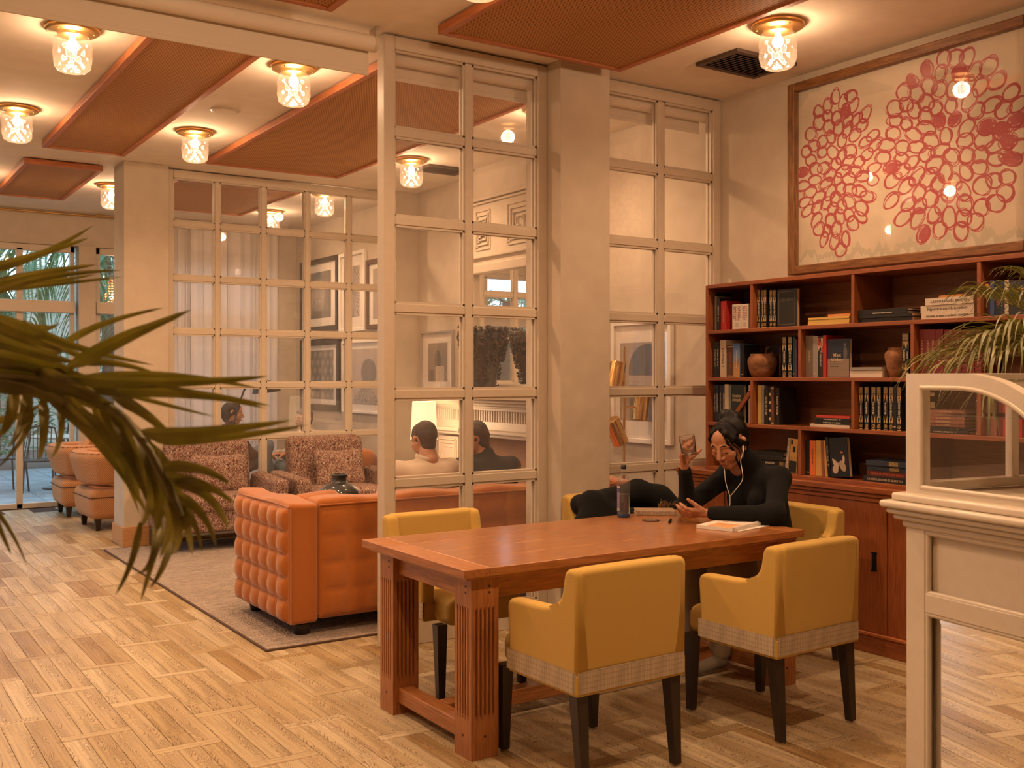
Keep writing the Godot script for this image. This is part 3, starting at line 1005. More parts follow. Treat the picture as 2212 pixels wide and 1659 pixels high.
func make_table() -> void:
	var t := thing("dining_table", "long reddish wooden table with fluted square legs", "table", Vector3(3.1, 0, -3.995))
	var x0 := -0.99
	var x1 := 0.995
	var z0 := -0.465
	var z1 := 0.475
	# top: boards between two breadboard ends, moulded rim
	var rim := func(a0: float, a1: float, b0: float, b1: float, called: String, m: String, l: float, r: float) -> void:
		var g := G.new()
		g.rbox(Vector3((a0 + a1) / 2, 0.762, (b0 + b1) / 2), Vector3(a1 - a0, 0.036, b1 - b0), 0.004, 1)
		part(t, called, g, m)
	for k in 4:
		var a := lerpf(z0, z1, k / 4.0)
		rim.call(x0 + 0.12, x1 - 0.12, a, lerpf(z0, z1, (k + 1) / 4.0), "top_board", "table_wood", 0.0, 0.0)
	rim.call(x0, x0 + 0.1195, z0, z1, "end_board", "table_wood_z", 0.0, 0.0)
	rim.call(x1 - 0.1195, x1, z0, z1, "end_board", "table_wood_z", 0.0, 0.0)
	var g := G.new()
	g.rbox(Vector3((x0 + x1) / 2, 0.737, (z0 + z1) / 2), Vector3(x1 - x0 - 0.05, 0.014, z1 - z0 - 0.05), 0.005, 1)
	part(t, "under_moulding", g, "table_wood")
	var lx := [-0.87, 0.91]
	var lz := [-0.315, 0.37]
	for x in lx:
		for z in lz:
			var l := part(t, "leg", fluted_leg(), "table_wood_y")
			l.position = Vector3(x, 0, z)
			for q in [[0.697, 0.022], [0.672, 0.022], [0.09, 0.0]]:
				g = G.new()
				for s in [-1.0, 1.0]:
					g.box(Vector3(s * 0.066, q[0], q[1]), Vector3(0.002, 0.009, 0.009))
					g.box(Vector3(q[1], q[0], s * 0.066), Vector3(0.009, 0.009, 0.002))
				part(l, "peg", g, "peg")
	for z in lz:
		g = G.new(); g.rbox(Vector3(0.02, 0.685, z + 0.02 * signf(z)), Vector3(1.65, 0.09, 0.03), 0.003, 1)
		part(t, "apron", g, "table_wood")
	for x in lx:
		g = G.new(); g.rbox(Vector3(x - 0.02, 0.685, 0.028), Vector3(0.03, 0.09, 0.56), 0.003, 1)
		part(t, "apron", g, "table_wood_z")
		g = G.new(); g.rbox(Vector3(x, 0.085, 0.028), Vector3(0.075, 0.07, 0.56), 0.006, 1)
		part(t, "stretcher", g, "table_wood_z")
	g = G.new(); g.rbox(Vector3(0.02, 0.085, 0.03), Vector3(1.70, 0.07, 0.075), 0.006, 1)
	part(t, "stretcher", g, "table_wood")

func fluted_leg() -> G:
	var g := G.new()
	var h := 0.0655
	var outline := func(d: float) -> PackedVector2Array:
		var p := PackedVector2Array()
		var side := []
		side.append(Vector2(-h, -h))
		for k in 5:
			var c := -0.040 + 0.020 * k
			for q in [[-0.0055, 0.0], [-0.003, 1.0], [0.003, 1.0], [0.0055, 0.0]]:
				side.append(Vector2(c + q[0], -h + d * q[1]))
		for f in 4:
			for q in side: p.append(q.rotated(f * PI / 2))
		return p
	var lv := [[0.0, 0.0], [0.155, 0.0], [0.175, 0.013], [0.60, 0.013], [0.615, 0.0], [0.735, 0.0]]
	var rings := []
	for l in lv: rings.append(outline.call(l[1]))
	var n: int = rings[0].size()
	for i in lv.size() - 1:
		for k in n:
			var a: Vector2 = rings[i][k]
			var b: Vector2 = rings[i][(k + 1) % n]
			var c: Vector2 = rings[i + 1][(k + 1) % n]
			var d: Vector2 = rings[i + 1][k]
			var m := (b - a) if (b - a).length() > 1e-6 else (c - d)
			g.quad(Vector3(a.x, lv[i][0], a.y), Vector3(b.x, lv[i][0], b.y), Vector3(c.x, lv[i + 1][0], c.y), Vector3(d.x, lv[i + 1][0], d.y), Vector3(m.y, 0, -m.x).normalized())
	g.box(Vector3(0, 0.7355, 0), Vector3(0.13, 0.001, 0.13))
	return g

func make_chair(label: String) -> Node3D:
	var t := thing("upholstered_chair", label, "chair", Vector3.ZERO, 0, "mustard table chairs")
	# side panels: y over z, pushed out along x
	for s in [-1.0, 1.0]:
		var g := G.new()
		var poly := rounded([Vector2(0.30, 0.435), Vector2(-0.145, 0.435), Vector2(-0.16, 0.655), Vector2(0.12, 0.665), Vector2(0.20, 0.70), Vector2(0.225, 0.83), Vector2(0.305, 0.83)], [0.0, 0.0, 0.045, 0.05, 0.05, 0.035, 0.035])
		g.X = Transform3D(Basis(Vector3(0, 0, 1), Vector3(0, 1, 0), Vector3(-1, 0, 0)), Vector3(0, 0, 0))
		var x0: float = -s * 0.28
		var x1: float = -s * 0.212
		soft(g, poly, minf(x0, x1), maxf(x0, x1), 0.02)
		part(t, "side_panel", g, "mustard")
	var g := G.new()
	g.rbox(Vector3(0, 0.635, 0.265), Vector3(0.50, 0.395, 0.085), 0.022, 2, func(p: Vector3) -> Vector3:
		return p + Vector3(0, 0, 0.012 * (p.y / 0.2) - 0.010 * (1.0 - pow(p.x / 0.25, 2.0)) * (1.0 if p.z < 0.0 else 0.0)), 4)
	part(t, "backrest", g, "mustard")
	g = G.new()
	g.rbox(Vector3(0, 0.415, -0.02), Vector3(0.43, 0.13, 0.55), 0.045, 3, func(p: Vector3) -> Vector3:
		return p + Vector3(0, 0.012 * (1.0 - pow(p.x / 0.22, 2.0)) if p.y > 0.0 else 0.0, 0), 4)
	part(t, "seat", g, "mustard")
	# woven band round the foot of the shell
	g = G.new()
	var path := [Vector2(-0.281, -0.15), Vector2(-0.281, 0.283), Vector2(-0.262, 0.303), Vector2(0.262, 0.303), Vector2(0.281, 0.283), Vector2(0.281, -0.15)]
	var run := 0.0
	for k in path.size() - 1:
		var a: Vector2 = path[k]
		var b: Vector2 = path[k + 1]
		var l := a.distance_to(b)
		var e := (b - a).normalized()
		var nn := Vector3(-e.y, 0, e.x)
		for q in [[0.001, nn], [0.012, -nn]]:
			var d: Vector3 = nn * (0.003 - q[0])
			var i := g.vert(Vector3(a.x, 0.372, a.y) + d, q[1], Vector2(run, 1)); g.vert(Vector3(b.x, 0.372, b.y) + d, q[1], Vector2(run + l, 1))
			g.vert(Vector3(b.x, 0.452, b.y) + d, q[1], Vector2(run + l, 0)); g.vert(Vector3(a.x, 0.452, a.y) + d, q[1], Vector2(run, 0))
			g.tri(i, i + 1, i + 2); g.tri(i, i + 2, i + 3)
		g.quad(Vector3(a.x, 0.452, a.y) + nn * 0.002, Vector3(b.x, 0.452, b.y) + nn * 0.002, Vector3(b.x, 0.452, b.y) - nn * 0.009, Vector3(a.x, 0.452, a.y) - nn * 0.009)
		run += l
	part(t, "trim_band", g, "trim_band", "pale woven trim band")
	g = G.new()
	g.rbox(Vector3(0, 0.40, 0.075), Vector3(0.555, 0.085, 0.45), 0.012, 2)
	part(t, "seat_frame", g, "mustard")
	for x in [-0.235, 0.235]:
		for z in [-0.235, 0.255]:
			g = G.new()
			var sp := 0.028 if z > 0.0 else 0.006
			var zz: float = z
			g.rbox(Vector3(x, 0.185, z), Vector3(0.056, 0.355, 0.056), 0.004, 1, func(p: Vector3) -> Vector3:
				var k := 0.62 + 0.38 * (p.y + 0.178) / 0.356
				return Vector3(p.x * k, p.y, p.z * k + sp * signf(zz) * (1.0 - (p.y + 0.178) / 0.356)))
			var l := part(t, "leg", g, "chair_leg")
			g = G.new(); g.lathe([Vector2(0, 0.0), Vector2(0.014, 0.0), Vector2(0.015, 0.008), Vector2(0, 0.008)], Vector3(x, 0, z + sp * signf(z)), 12)
			part(l, "foot_glide", g, "cream_paint")
	return t

# buttoned cushioning between two corners: o + u*U + v*V, bulging along d
func tufts(g: G, o: Vector3, U: Vector3, V: Vector3, d: Vector3, nu: int, nv: int, deep: float) -> void:
	g.grid(nu * 8, nv * 8, func(u: float, v: float) -> Vector3:
		var a := pow(absf(sin(u * nu * PI)), 0.55)
		var b := pow(absf(sin(v * nv * PI)), 0.55)
		var k := a * b
		if u <= 0.0 or u >= 1.0 or v <= 0.0 or v >= 1.0: k = -0.6
		return o + U * u + V * v + d * deep * (k + 0.1))

func make_sofa() -> void:
	var t := thing("velvet_sofa", "burnt orange buttoned velvet sofa with its back to the table", "sofa", Vector3(2.25, 0.013, -5.77))
	var L := 2.68
	var g := G.new()
	# left arm
	for s in [0.0, 1.0]:
		var x0: float = 0.02 if s == 0.0 else L - 0.20
		g = G.new()
		g.rbox(Vector3(x0 + 0.09, 0.43, -0.47), Vector3(0.185, 0.72, 0.93), 0.028, 3, func(p: Vector3) -> Vector3:
			return p + Vector3(0, 0.012 * sin(p.z * 9.0 + p.x * 8.0) if p.y > 0.3 else 0.0, 0), 6)
		var arm := part(t, "arm", g, "velvet")
		g = G.new()
		var xo := 0.016 if s == 0.0 else L - 0.016
		tufts(g, Vector3(xo, 0.08, -0.02), Vector3(0, 0, -0.90), Vector3(0, 0.68, 0), Vector3(-1 if s == 0.0 else 1, 0, 0), 6, 5, 0.036)
		part(arm, "buttoned_side", g, "velvet")
		g = G.new()
		var xe: float = x0 - 0.002 if s == 0.0 else x0 + 0.187
		g.tube([Vector3(xe + 0.004, 0.765, -0.015), Vector3(xe, 0.772, -0.3), Vector3(xe, 0.768, -0.6), Vector3(xe + 0.004, 0.765, -0.925)], 0.006, 6)
		g.tube([Vector3(xe + 0.008, 0.08, 0.0), Vector3(xe + 0.008, 0.40, 0.001), Vector3(xe + 0.008, 0.755, 0.0)], 0.005, 6)
		part(arm, "piping", g, "velvet")
	# back
	g = G.new()
	g.rbox(Vector3(L / 2, 0.44, -0.12), Vector3(L - 0.40, 0.72, 0.21), 0.04, 3, func(p: Vector3) -> Vector3:
		return p + Vector3(0, 0.010 * sin(p.x * 11.0) if p.y > 0.3 else 0.0, 0), 14)
	var back := part(t, "backrest", g, "velvet")
	g = G.new()
	tufts(g, Vector3(0.215, 0.09, -0.016), Vector3(L - 0.43, 0, 0), Vector3(0, 0.65, 0), Vector3(0, 0, 1), 12, 4, 0.016)
	part(back, "buttoned_back", g, "velvet")
	g = G.new(); g.tube([Vector3(0.21, 0.765, -0.012), Vector3(L / 2, 0.768, -0.010), Vector3(L - 0.21, 0.765, -0.012)], 0.006, 6)
	part(back, "piping", g, "velvet")
	g = G.new(); g.rbox(Vector3(L / 2, 0.20, -0.52), Vector3(L - 0.38, 0.25, 0.78), 0.03, 2)
	part(t, "seat_base", g, "velvet")
	for k in 3:
		g = G.new()
		var w := (L - 0.42) / 3.0
		g.rbox(Vector3(0.21 + w * (k + 0.5), 0.385, -0.57), Vector3(w - 0.01, 0.15, 0.70), 0.05, 3)
		part(t, "seat_cushion", g, "velvet")
	for x in [0.13, L - 0.13]:
		for z in [-0.09, -0.85]:
			g = G.new(); g.lathe([Vector2(0, 0), Vector2(0.045, 0), Vector2(0.055, 0.05), Vector2(0.06, 0.075), Vector2(0, 0.075)], Vector3(x, 0, z), 16)
			part(t, "foot", g, "chair_leg")
	for a in [[0.42, "rust velvet cushion leaning inside the sofa arm", 0.3]]:
		g = G.new()
		g.X = Transform3D(Basis(Vector3.UP, 0.5) * Basis(Vector3.RIGHT, -0.3), Vector3.ZERO)
		g.rbox(Vector3.ZERO, Vector3(0.44, 0.40, 0.14), 0.06, 3, func(p: Vector3) -> Vector3:
			var k := 1.0 - 0.5 * pow(maxf(absf(p.x) / 0.22, absf(p.y) / 0.2), 3.0)
			return Vector3(p.x, p.y, p.z * k), 5)
		one("throw_cushion", a[1], "cushion", g, "velvet", Vector3(2.70, 0.60, -6.32))

func tweed_chair(at: Vector3, label: String, turn: float) -> void:
	var t := thing("tweed_armchair", label, "armchair", at, turn, "tweed armchairs")
	var g := G.new()
	g.rbox(Vector3(0, 0.255, 0.0), Vector3(1.06, 0.19, 0.70), 0.03, 2)
	part(t, "seat_base", g, "tweed")
	g = G.new(); g.rbox(Vector3(0, 0.395, 0.04), Vector3(0.80, 0.13, 0.66), 0.05, 3, func(p: Vector3) -> Vector3:
		return p + Vector3(0, 0.02 * (1.0 - pow(p.x / 0.4, 2.0)) if p.y > 0.0 else 0.0, 0), 5)
	part(t, "seat_cushion", g, "tweed")
	for s in [-1.0, 1.0]:
		g = G.new(); g.rbox(Vector3(s * 0.475, 0.37, 0.0), Vector3(0.15, 0.46, 0.70), 0.04, 3, func(p: Vector3) -> Vector3:
			return p + Vector3(s * 0.03 * (p.y / 0.2), -0.05 * p.z if p.y > 0.0 else 0.0, 0), 3)
		part(t, "arm", g, "tweed")
	g = G.new(); g.rbox(Vector3(0, 0.58, -0.27), Vector3(0.80, 0.72, 0.19), 0.06, 3, func(p: Vector3) -> Vector3:
		return p + Vector3(-0.05 * p.x * maxf(p.y, 0.0), 0, -0.16 * (p.y + 0.2)), 5)
	part(t, "backrest", g, "tweed")
	g = G.new()
	g.rbox(Vector3.ZERO, Vector3(0.50, 0.36, 0.14), 0.065, 3, func(p: Vector3) -> Vector3:
		var k := 1.0 - 0.55 * pow(maxf(absf(p.x) / 0.25, absf(p.y) / 0.18), 3.0)
		var cc := 1.0 + 0.08 * absf(p.x) * absf(p.y) / 0.045
		return Vector3(p.x * cc, p.y * cc, p.z * k), 6)
	var o := part(t, "pillow", g, "tweed")
	o.transform = Transform3D(Basis(Vector3.RIGHT, -0.25), Vector3(0.06, 0.62, -0.10))
	g = G.new()
	for x in [-0.50, 0.50]:
		for z in [-0.31, 0.33]:
			g.box(Vector3(x, 0.085, z), Vector3(0.045, 0.17, 0.02))
		g.box(Vector3(x, 0.152, 0.01), Vector3(0.045, 0.02, 0.66))
	for z in [-0.31, 0.33]: g.box(Vector3(0, 0.152, z), Vector3(1.0, 0.022, 0.02))
	part(t, "metal_frame", g, "steel_grey")

func tub_chair(at: Vector3, label: String, turn: float) -> void:
	var t := thing("tub_chair", label, "armchair", at, turn, "orange check tub chairs")
	var g := G.new()
	g.rbox(Vector3(0, 0.265, 0), Vector3(0.78, 0.31, 0.74), 0.07, 3, func(p: Vector3) -> Vector3:
		var k := 1.0 - 0.10 * (0.155 - p.y) / 0.31 - (0.05 * p.y / 0.155 if p.y > 0.0 else 0.0)
		return Vector3(p.x * k, p.y, p.z * k), 3)
	var b := part(t, "seat", g, "check_cloth")
	g = G.new(); g.tube([Vector3(-0.36, 0.335, 0.35), Vector3(0.36, 0.335, 0.35)], 0.006, 6)
	g.tube([Vector3(-0.37, 0.335, -0.34), Vector3(-0.37, 0.335, 0.34)], 0.006, 6)
	part(b, "piping", g, "rug_edge")
	# wrap-round back and arms, flared upwards, open at +x
	g = G.new()
	var half := rounded([Vector2(0.0, 0.46), Vector2(-0.10, 0.46), Vector2(-0.19, 0.74), Vector2(-0.15, 0.79), Vector2(0.0, 0.79)], [0.03, 0.05, 0.05, 0.03, 0.04])
	var k := half.size()
	g.grid(40, k, func(u: float, v: float) -> Vector3:
		var q := half[int(round(v * k)) % k]
		var s := lerpf(-1.0, 1.0, u)
		# path: a u of three sides with round corners
		var a := s * 2.2
		var px := -0.28 + 0.60 * pow(maxf(0.0, absf(s) - 0.42) / 0.58, 1.15)
		var pz := 0.26 * clampf(s / 0.42, -1.0, 1.0)
		if absf(s) < 0.42: px += 0.06 * pow(absf(s) / 0.42, 4.0)
		var side := clampf((absf(s) - 0.30) / 0.2, 0.0, 1.0)
		var nn := Vector2(-(1.0 - side), signf(s) * side).normalized()
		var end := 1.0 if absf(s) < 0.999 else 0.0
		var off := -q.x * end - (0.05 * (1.0 - end))
		var yy := lerpf(0.625, q.y, 1.0 if end > 0.5 else 0.35)
		return Vector3(px + nn.x * off, yy, pz + nn.y * off), false, true)
	part(t, "wrap_back", g, "check_cloth")
	for a in [[Vector3(-0.16, 0.80, 0.16), 0.5, "check_cloth"], [Vector3(-0.05, 0.745, 0.10), -0.4, "velvet"]]:
		g = G.new()
		g.rbox(Vector3.ZERO, Vector3(0.38, 0.12, 0.34), 0.055, 3, func(p: Vector3) -> Vector3:
			var kk := 1.0 - 0.6 * pow(maxf(absf(p.x) / 0.19, absf(p.z) / 0.17), 3.0)
			return Vector3(p.x, p.y * kk, p.z), 5)
		var o := part(t, "pillow", g, a[2])
		o.transform = Transform3D(Basis(Vector3(0, 0, 1), 0.9) * Basis(Vector3.UP, a[1]), Vector3(-0.03, 0.62, 0.06) if a[2] == "velvet" else Vector3(-0.12, 0.66, -0.14))
	for x in [-0.28, 0.28]:
		for z in [-0.27, 0.27]:
			g = G.new(); g.rbox(Vector3(x, 0.065, z), Vector3(0.065, 0.13, 0.065), 0.004, 1, func(p: Vector3) -> Vector3:
				var kk := 0.62 + 0.38 * (p.y + 0.065) / 0.13
				return Vector3(p.x * kk, p.y, p.z * kk))
			part(t, "leg", g, "chair_leg")

func make_vitrine() -> void:
	var t := thing("display_cabinet", "white display cabinet with an arched glass end and a mirrored lower panel", "cabinet", Vector3(2.956, 0, -2.119), deg_to_rad(-98.43))
	var LN := 1.35    # length, away from its arched end
	var W := 0.66
	var arc := func(rx: float, ry: float, from: Vector2) -> Array:
		var o := []
		for i in 19:
			var a := PI / 2 * (1.0 - i / 18.0)
			o.append(from + Vector2(cos(a) * rx, sin(a) * ry))
		return o
	var outer: Array = [Vector2(0, 1.165), Vector2(0, 1.558)] + arc.call(0.42, 0.388, Vector2(0.215, 1.17)) + [Vector2(0.635, 1.165)]
	var inner: Array = [Vector2(0.058, 1.19), Vector2(0.058, 1.512)] + arc.call(0.375, 0.335, Vector2(0.205, 1.177)) + [Vector2(0.58, 1.19)]
	for z in [-0.045, -LN]:
		var ring := PackedVector2Array()
		for p in outer: ring.append(p)
		var n := outer.size()
		# frame as a strip between the two outlines
		var g := G.new()
		for k in n - 1:
			var q := PackedVector2Array([outer[k], outer[k + 1], inner[k + 1], inner[k]])
			g.prism(q, z, z + 0.045)
		g.prism(PackedVector2Array([outer[n - 1], outer[0], inner[0], inner[n - 1]]), z, z + 0.045)
		part(t, "arched_frame", g, "white_lacquer")
		g = G.new()
		for k in inner.size():
			var a: Vector2 = inner[k]
			var b: Vector2 = inner[(k + 1) % inner.size()]
			g.tube([Vector3(a.x, a.y, z + 0.040), Vector3(b.x, b.y, z + 0.040)], 0.009, 6, false)
		part(t, "glazing_bead", g, "white_lacquer")
		g = G.new()
		var pp := PackedVector2Array()
		for p in inner: pp.append(p)
		g.prism(pp, z + 0.02, z + 0.025)
		part(t, "end_pane", g, "pane")
	# rear side of sliding panes, top bar, curved front glass
	var g := G.new()
	g.rbox(Vector3(0.025, 1.535, -LN / 2), Vector3(0.05, 0.046, LN - 0.09), 0.004, 1)
	part(t, "top_bar", g, "white_lacquer")
	g = G.new(); g.rbox(Vector3(0.12, 1.552, -LN / 2), Vector3(0.20, 0.012, LN - 0.09), 0.003, 1)
	part(t, "top_board", g, "white_lacquer")
	g = G.new(); g.rbox(Vector3(0.025, 1.19, -LN / 2), Vector3(0.05, 0.03, LN - 0.09), 0.004, 1)
	part(t, "rear_rail", g, "white_lacquer")
	for z in [-0.466, -0.90]:
		g = G.new(); g.rbox(Vector3(0.025, 1.36, z), Vector3(0.03, 0.33, 0.034), 0.004, 1)
		part(t, "mullion", g, "white_lacquer")
	for z in [[-0.05, -0.45], [-0.483, -0.883], [-0.917, -1.305]]:
		g = G.new(); g.bx(0.020, 0.025, 1.205, 1.512, z[1], z[0])
		part(t, "rear_pane", g, "pane")
	g = G.new()
	var cg: Array = arc.call(0.41, 0.375, Vector2(0.215, 1.17))
	g.grid(18, 1, func(u: float, v: float) -> Vector3:
		var q: Vector2 = cg[int(round(u * 18))]
		return Vector3(q.x, q.y, lerpf(-0.045, -LN + 0.045, v)))
	part(t, "curved_front_pane", g, "pane")
	for y in [1.42]:
		g = G.new(); g.bx(0.06, 0.40, y, y + 0.006, -LN + 0.06, -0.06)
		part(t, "inner_glass_shelf", g, "pane")
	g = G.new(); g.rbox(Vector3(0.049, 1.455, -0.06), Vector3(0.014, 0.02, 0.02), 0.003, 1); g.rbox(Vector3(0.049, 1.49, -0.06), Vector3(0.012, 0.012, 0.02), 0.003, 1)
	part(t, "shelf_bracket", g, "white_lacquer")
	# cornice: profile pushed round, stacked slabs with rounded rims
	for c in [[1.142, 1.168, 0.034], [1.118, 1.142, 0.061], [1.098, 1.118, 0.046], [1.080, 1.098, 0.030], [1.055, 1.080, 0.010]]:
		g = G.new()
		var e: float = c[2]
		g.rbox(Vector3(W / 2 - 0.0, (c[0] + c[1]) / 2, -LN / 2), Vector3(W + 2 * e, c[1] - c[0], LN + 2 * e), 0.010, 3)
		part(t, "cornice", g, "white_lacquer")
	# carcass: stiles, rails, sunk panel, mirror below
	for z in [0.0, -LN]:
		for q in [[0.0, 0.078, 0.0, 1.056], [W - 0.078, W, 0.0, 1.056], [0.078, W - 0.078, 0.79, 0.852], [0.078, W - 0.078, 1.048, 1.056], [0.078, W - 0.078, 0.0, 0.12]]:
			g = G.new(); g.rbox(Vector3((q[0] + q[1]) / 2, (q[2] + q[3]) / 2, z - 0.02 if z == 0.0 else z + 0.02), Vector3(q[1] - q[0], q[3] - q[2], 0.04), 0.004, 1)
			part(t, "frame_board", g, "white_lacquer")
	g = G.new(); g.bx(0.07, W - 0.07, 0.84, 1.05, -0.036, -0.026)
	part(t, "sunk_panel", g, "white_lacquer")
	for q in [[0.84, 1.05], [0.12, 0.79]]:
		g = G.new()
		for e in [[Vector3(0.082, q[0], -0.012), Vector3(0.082, q[1], -0.012)], [Vector3(W - 0.082, q[0], -0.012), Vector3(W - 0.082, q[1], -0.012)], [Vector3(0.07, q[0] + 0.012, -0.012), Vector3(W - 0.07, q[0] + 0.012, -0.012)], [Vector3(0.07, q[1] - 0.004, -0.012), Vector3(W - 0.07, q[1] - 0.004, -0.012)]]:
			g.tube(e, 0.010, 8, false)
		part(t, "moulding", g, "white_lacquer")
	# mirror with a bevelled rim
	g = G.new()
	var a0 := Vector2(0.09, 0.125)
	var a1 := Vector2(W - 0.09, 0.785)
	var b := 0.028
	var za := -0.0313
	var zb := -0.030
	var oc := [Vector3(a0.x, a0.y, za), Vector3(a1.x, a0.y, za), Vector3(a1.x, a1.y, za), Vector3(a0.x, a1.y, za)]
	var ic := [Vector3(a0.x + b, a0.y + b, zb), Vector3(a1.x - b, a0.y + b, zb), Vector3(a1.x - b, a1.y - b, zb), Vector3(a0.x + b, a1.y - b, zb)]
	g.quad(ic[0], ic[1], ic[2], ic[3], Vector3(0, 0, 1))
	for k in 4:
		var nn: Vector3 = (ic[k] - oc[k]).cross(oc[(k + 1) % 4] - oc[k]).normalized()
		if nn.z < 0.0: nn = -nn
		g.quad(oc[k], oc[(k + 1) % 4], ic[(k + 1) % 4], ic[k], nn)
	part(t, "mirror", g, "mirror", "bevelled mirror in the lower panel")
	g = G.new(); g.bx(0.01, W - 0.01, 0.0, 1.06, -LN + 0.04, -0.045)
	part(t, "carcass", g, "white_lacquer")

func make_fireplace() -> void:
	var g := G.new()
	g.bx(5.12, WX, 1.0, CY, -8.42, -6.72)
	g.bx(5.12, WX, 0, 1.0, -8.42, -8.40)
	g.bx(5.12, WX, 0, 1.0, -7.04, -6.72)
	var br := struct("wall_chimney_breast", g, "plaster", "chimney breast with plaster relief above the mirror")
	# plaster relief: crown line and stepped panels
	g = G.new()
	g.rbox(Vector3(5.105, 3.20, -7.57), Vector3(0.03, 0.035, 1.72), 0.008, 2)
	g.rbox(Vector3(5.11, 3.16, -7.57), Vector3(0.02, 0.02, 1.71), 0.006, 2)
	g.rbox(Vector3(5.105, 2.66, -7.57), Vector3(0.03, 0.03, 1.71), 0.008, 2)
	part(br, "cornice_strip", g, "plaster")
	for c in [-8.20, -7.57, -6.94]:
		for k in 4:
			g = G.new()
			var w := 0.42 - 0.10 * k if c == -7.57 else 0.24 - 0.055 * k
			var h := 0.36 - 0.085 * k
			var x: float = 5.116 - 0.004 * k
			for s in [-1.0, 1.0]:
				g.box(Vector3(x, 2.91 + s * h / 2, c), Vector3(0.014, 0.012, w))
				g.box(Vector3(x, 2.91, c + s * w / 2), Vector3(0.014, h, 0.012))
				g.box(Vector3(x, 2.91 + s * h / 2 - s * 0.03, c + s * w / 2 - s * 0.02), Vector3(0.014, 0.012, 0.05))
			part(br, "relief", g, "plaster")
	var t := thing("fireplace_surround", "carved cream mantelpiece behind the two men on the sofa", "mantelpiece", Vector3(5.12, 0, -7.72))
	var zl := 1.20
	for q in [[1.345, 1.385, 0.40], [1.315, 1.345, 0.36], [1.285, 1.315, 0.29], [1.262, 1.285, 0.22]]:
		g = G.new(); g.rbox(Vector3(-q[2] / 2, (q[0] + q[1]) / 2, 0.0), Vector3(q[2], q[1] - q[0], zl * 2 - (0.40 - q[2]) * 2.0), 0.012, 3)
		part(t, "mantel_shelf" if q[0] > 1.33 else "cornice", g, "cream_paint")
	g = G.new(); g.rbox(Vector3(-0.09, 1.165, 0), Vector3(0.18, 0.20, 2.10), 0.006, 1)
	part(t, "frieze", g, "cream_paint")
	for k in 51:
		g = G.new(); g.rbox(Vector3(-0.185, 1.19, -1.0 + 0.04 * k), Vector3(0.014, 0.10, 0.022), 0.006, 2)
		part(t, "reed", g, "cream_paint")
	for q in [[1.03, 0.10, 0.24], [1.0, 0.05, 0.21]]:
		g = G.new(); g.rbox(Vector3(-q[2] / 2, q[0] + 0.02, 0), Vector3(q[2], 0.035, 2.14), 0.012, 3)
		part(t, "architrave", g, "cream_paint")
	for s in [-1.0, 1.0]:
		g = G.new(); g.rbox(Vector3(-0.08, 0.49, s * 0.86), Vector3(0.16, 0.98, 0.38), 0.006, 1)
		var j := part(t, "jamb", g, "cream_paint")
		for k in 3:
			g = G.new()
			for e in [-1.0, 1.0]:
				g.rbox(Vector3(-0.165 + 0.004 * k, 0.52, s * 0.86 + e * (0.155 - 0.035 * k)), Vector3(0.016, 0.86 - 0.07 * k, 0.018), 0.005, 2)
				g.rbox(Vector3(-0.165 + 0.004 * k, 0.52 + e * (0.43 - 0.035 * k), s * 0.86), Vector3(0.016, 0.018, 0.31 - 0.07 * k), 0.005, 2)
			part(j, "panel_moulding", g, "cream_paint")
	g = G.new(); g.bx(0.148, 0.158, 0.0, 1.0, -0.68, 0.68)
	g.bx(-0.10, 0.148, 0.0, 0.02, -0.67, 0.67)
	part(t, "firebox", g, mat("fire_brick", lin(0.30, 0.17, 0.11), 0.9))
	# mirror
	t = thing("mantel_mirror", "large cream framed mirror above the mantelpiece", "mirror", Vector3(5.12, 1.387, -7.57))
	for s in [-1.0, 1.0]:
		g = G.new()
		g.rbox(Vector3(-0.03, 0.60, s * 0.78), Vector3(0.06, 1.20, 0.09), 0.014, 3); g.rbox(Vector3(-0.05, 0.60, s * 0.745), Vector3(0.03, 1.16, 0.025), 0.008, 2)
		part(t, "frame_side", g, "cream_paint")
		g = G.new()
		g.rbox(Vector3(-0.03, 0.60 + s * 0.555, 0), Vector3(0.06, 0.09, 1.48), 0.014, 3)
		part(t, "frame_rail", g, "cream_paint")
	g = G.new(); g.box(Vector3(-0.012, 0.60, 0), Vector3(0.006, 1.08, 1.50))
	part(t, "mirror_plate", g, "mirror")

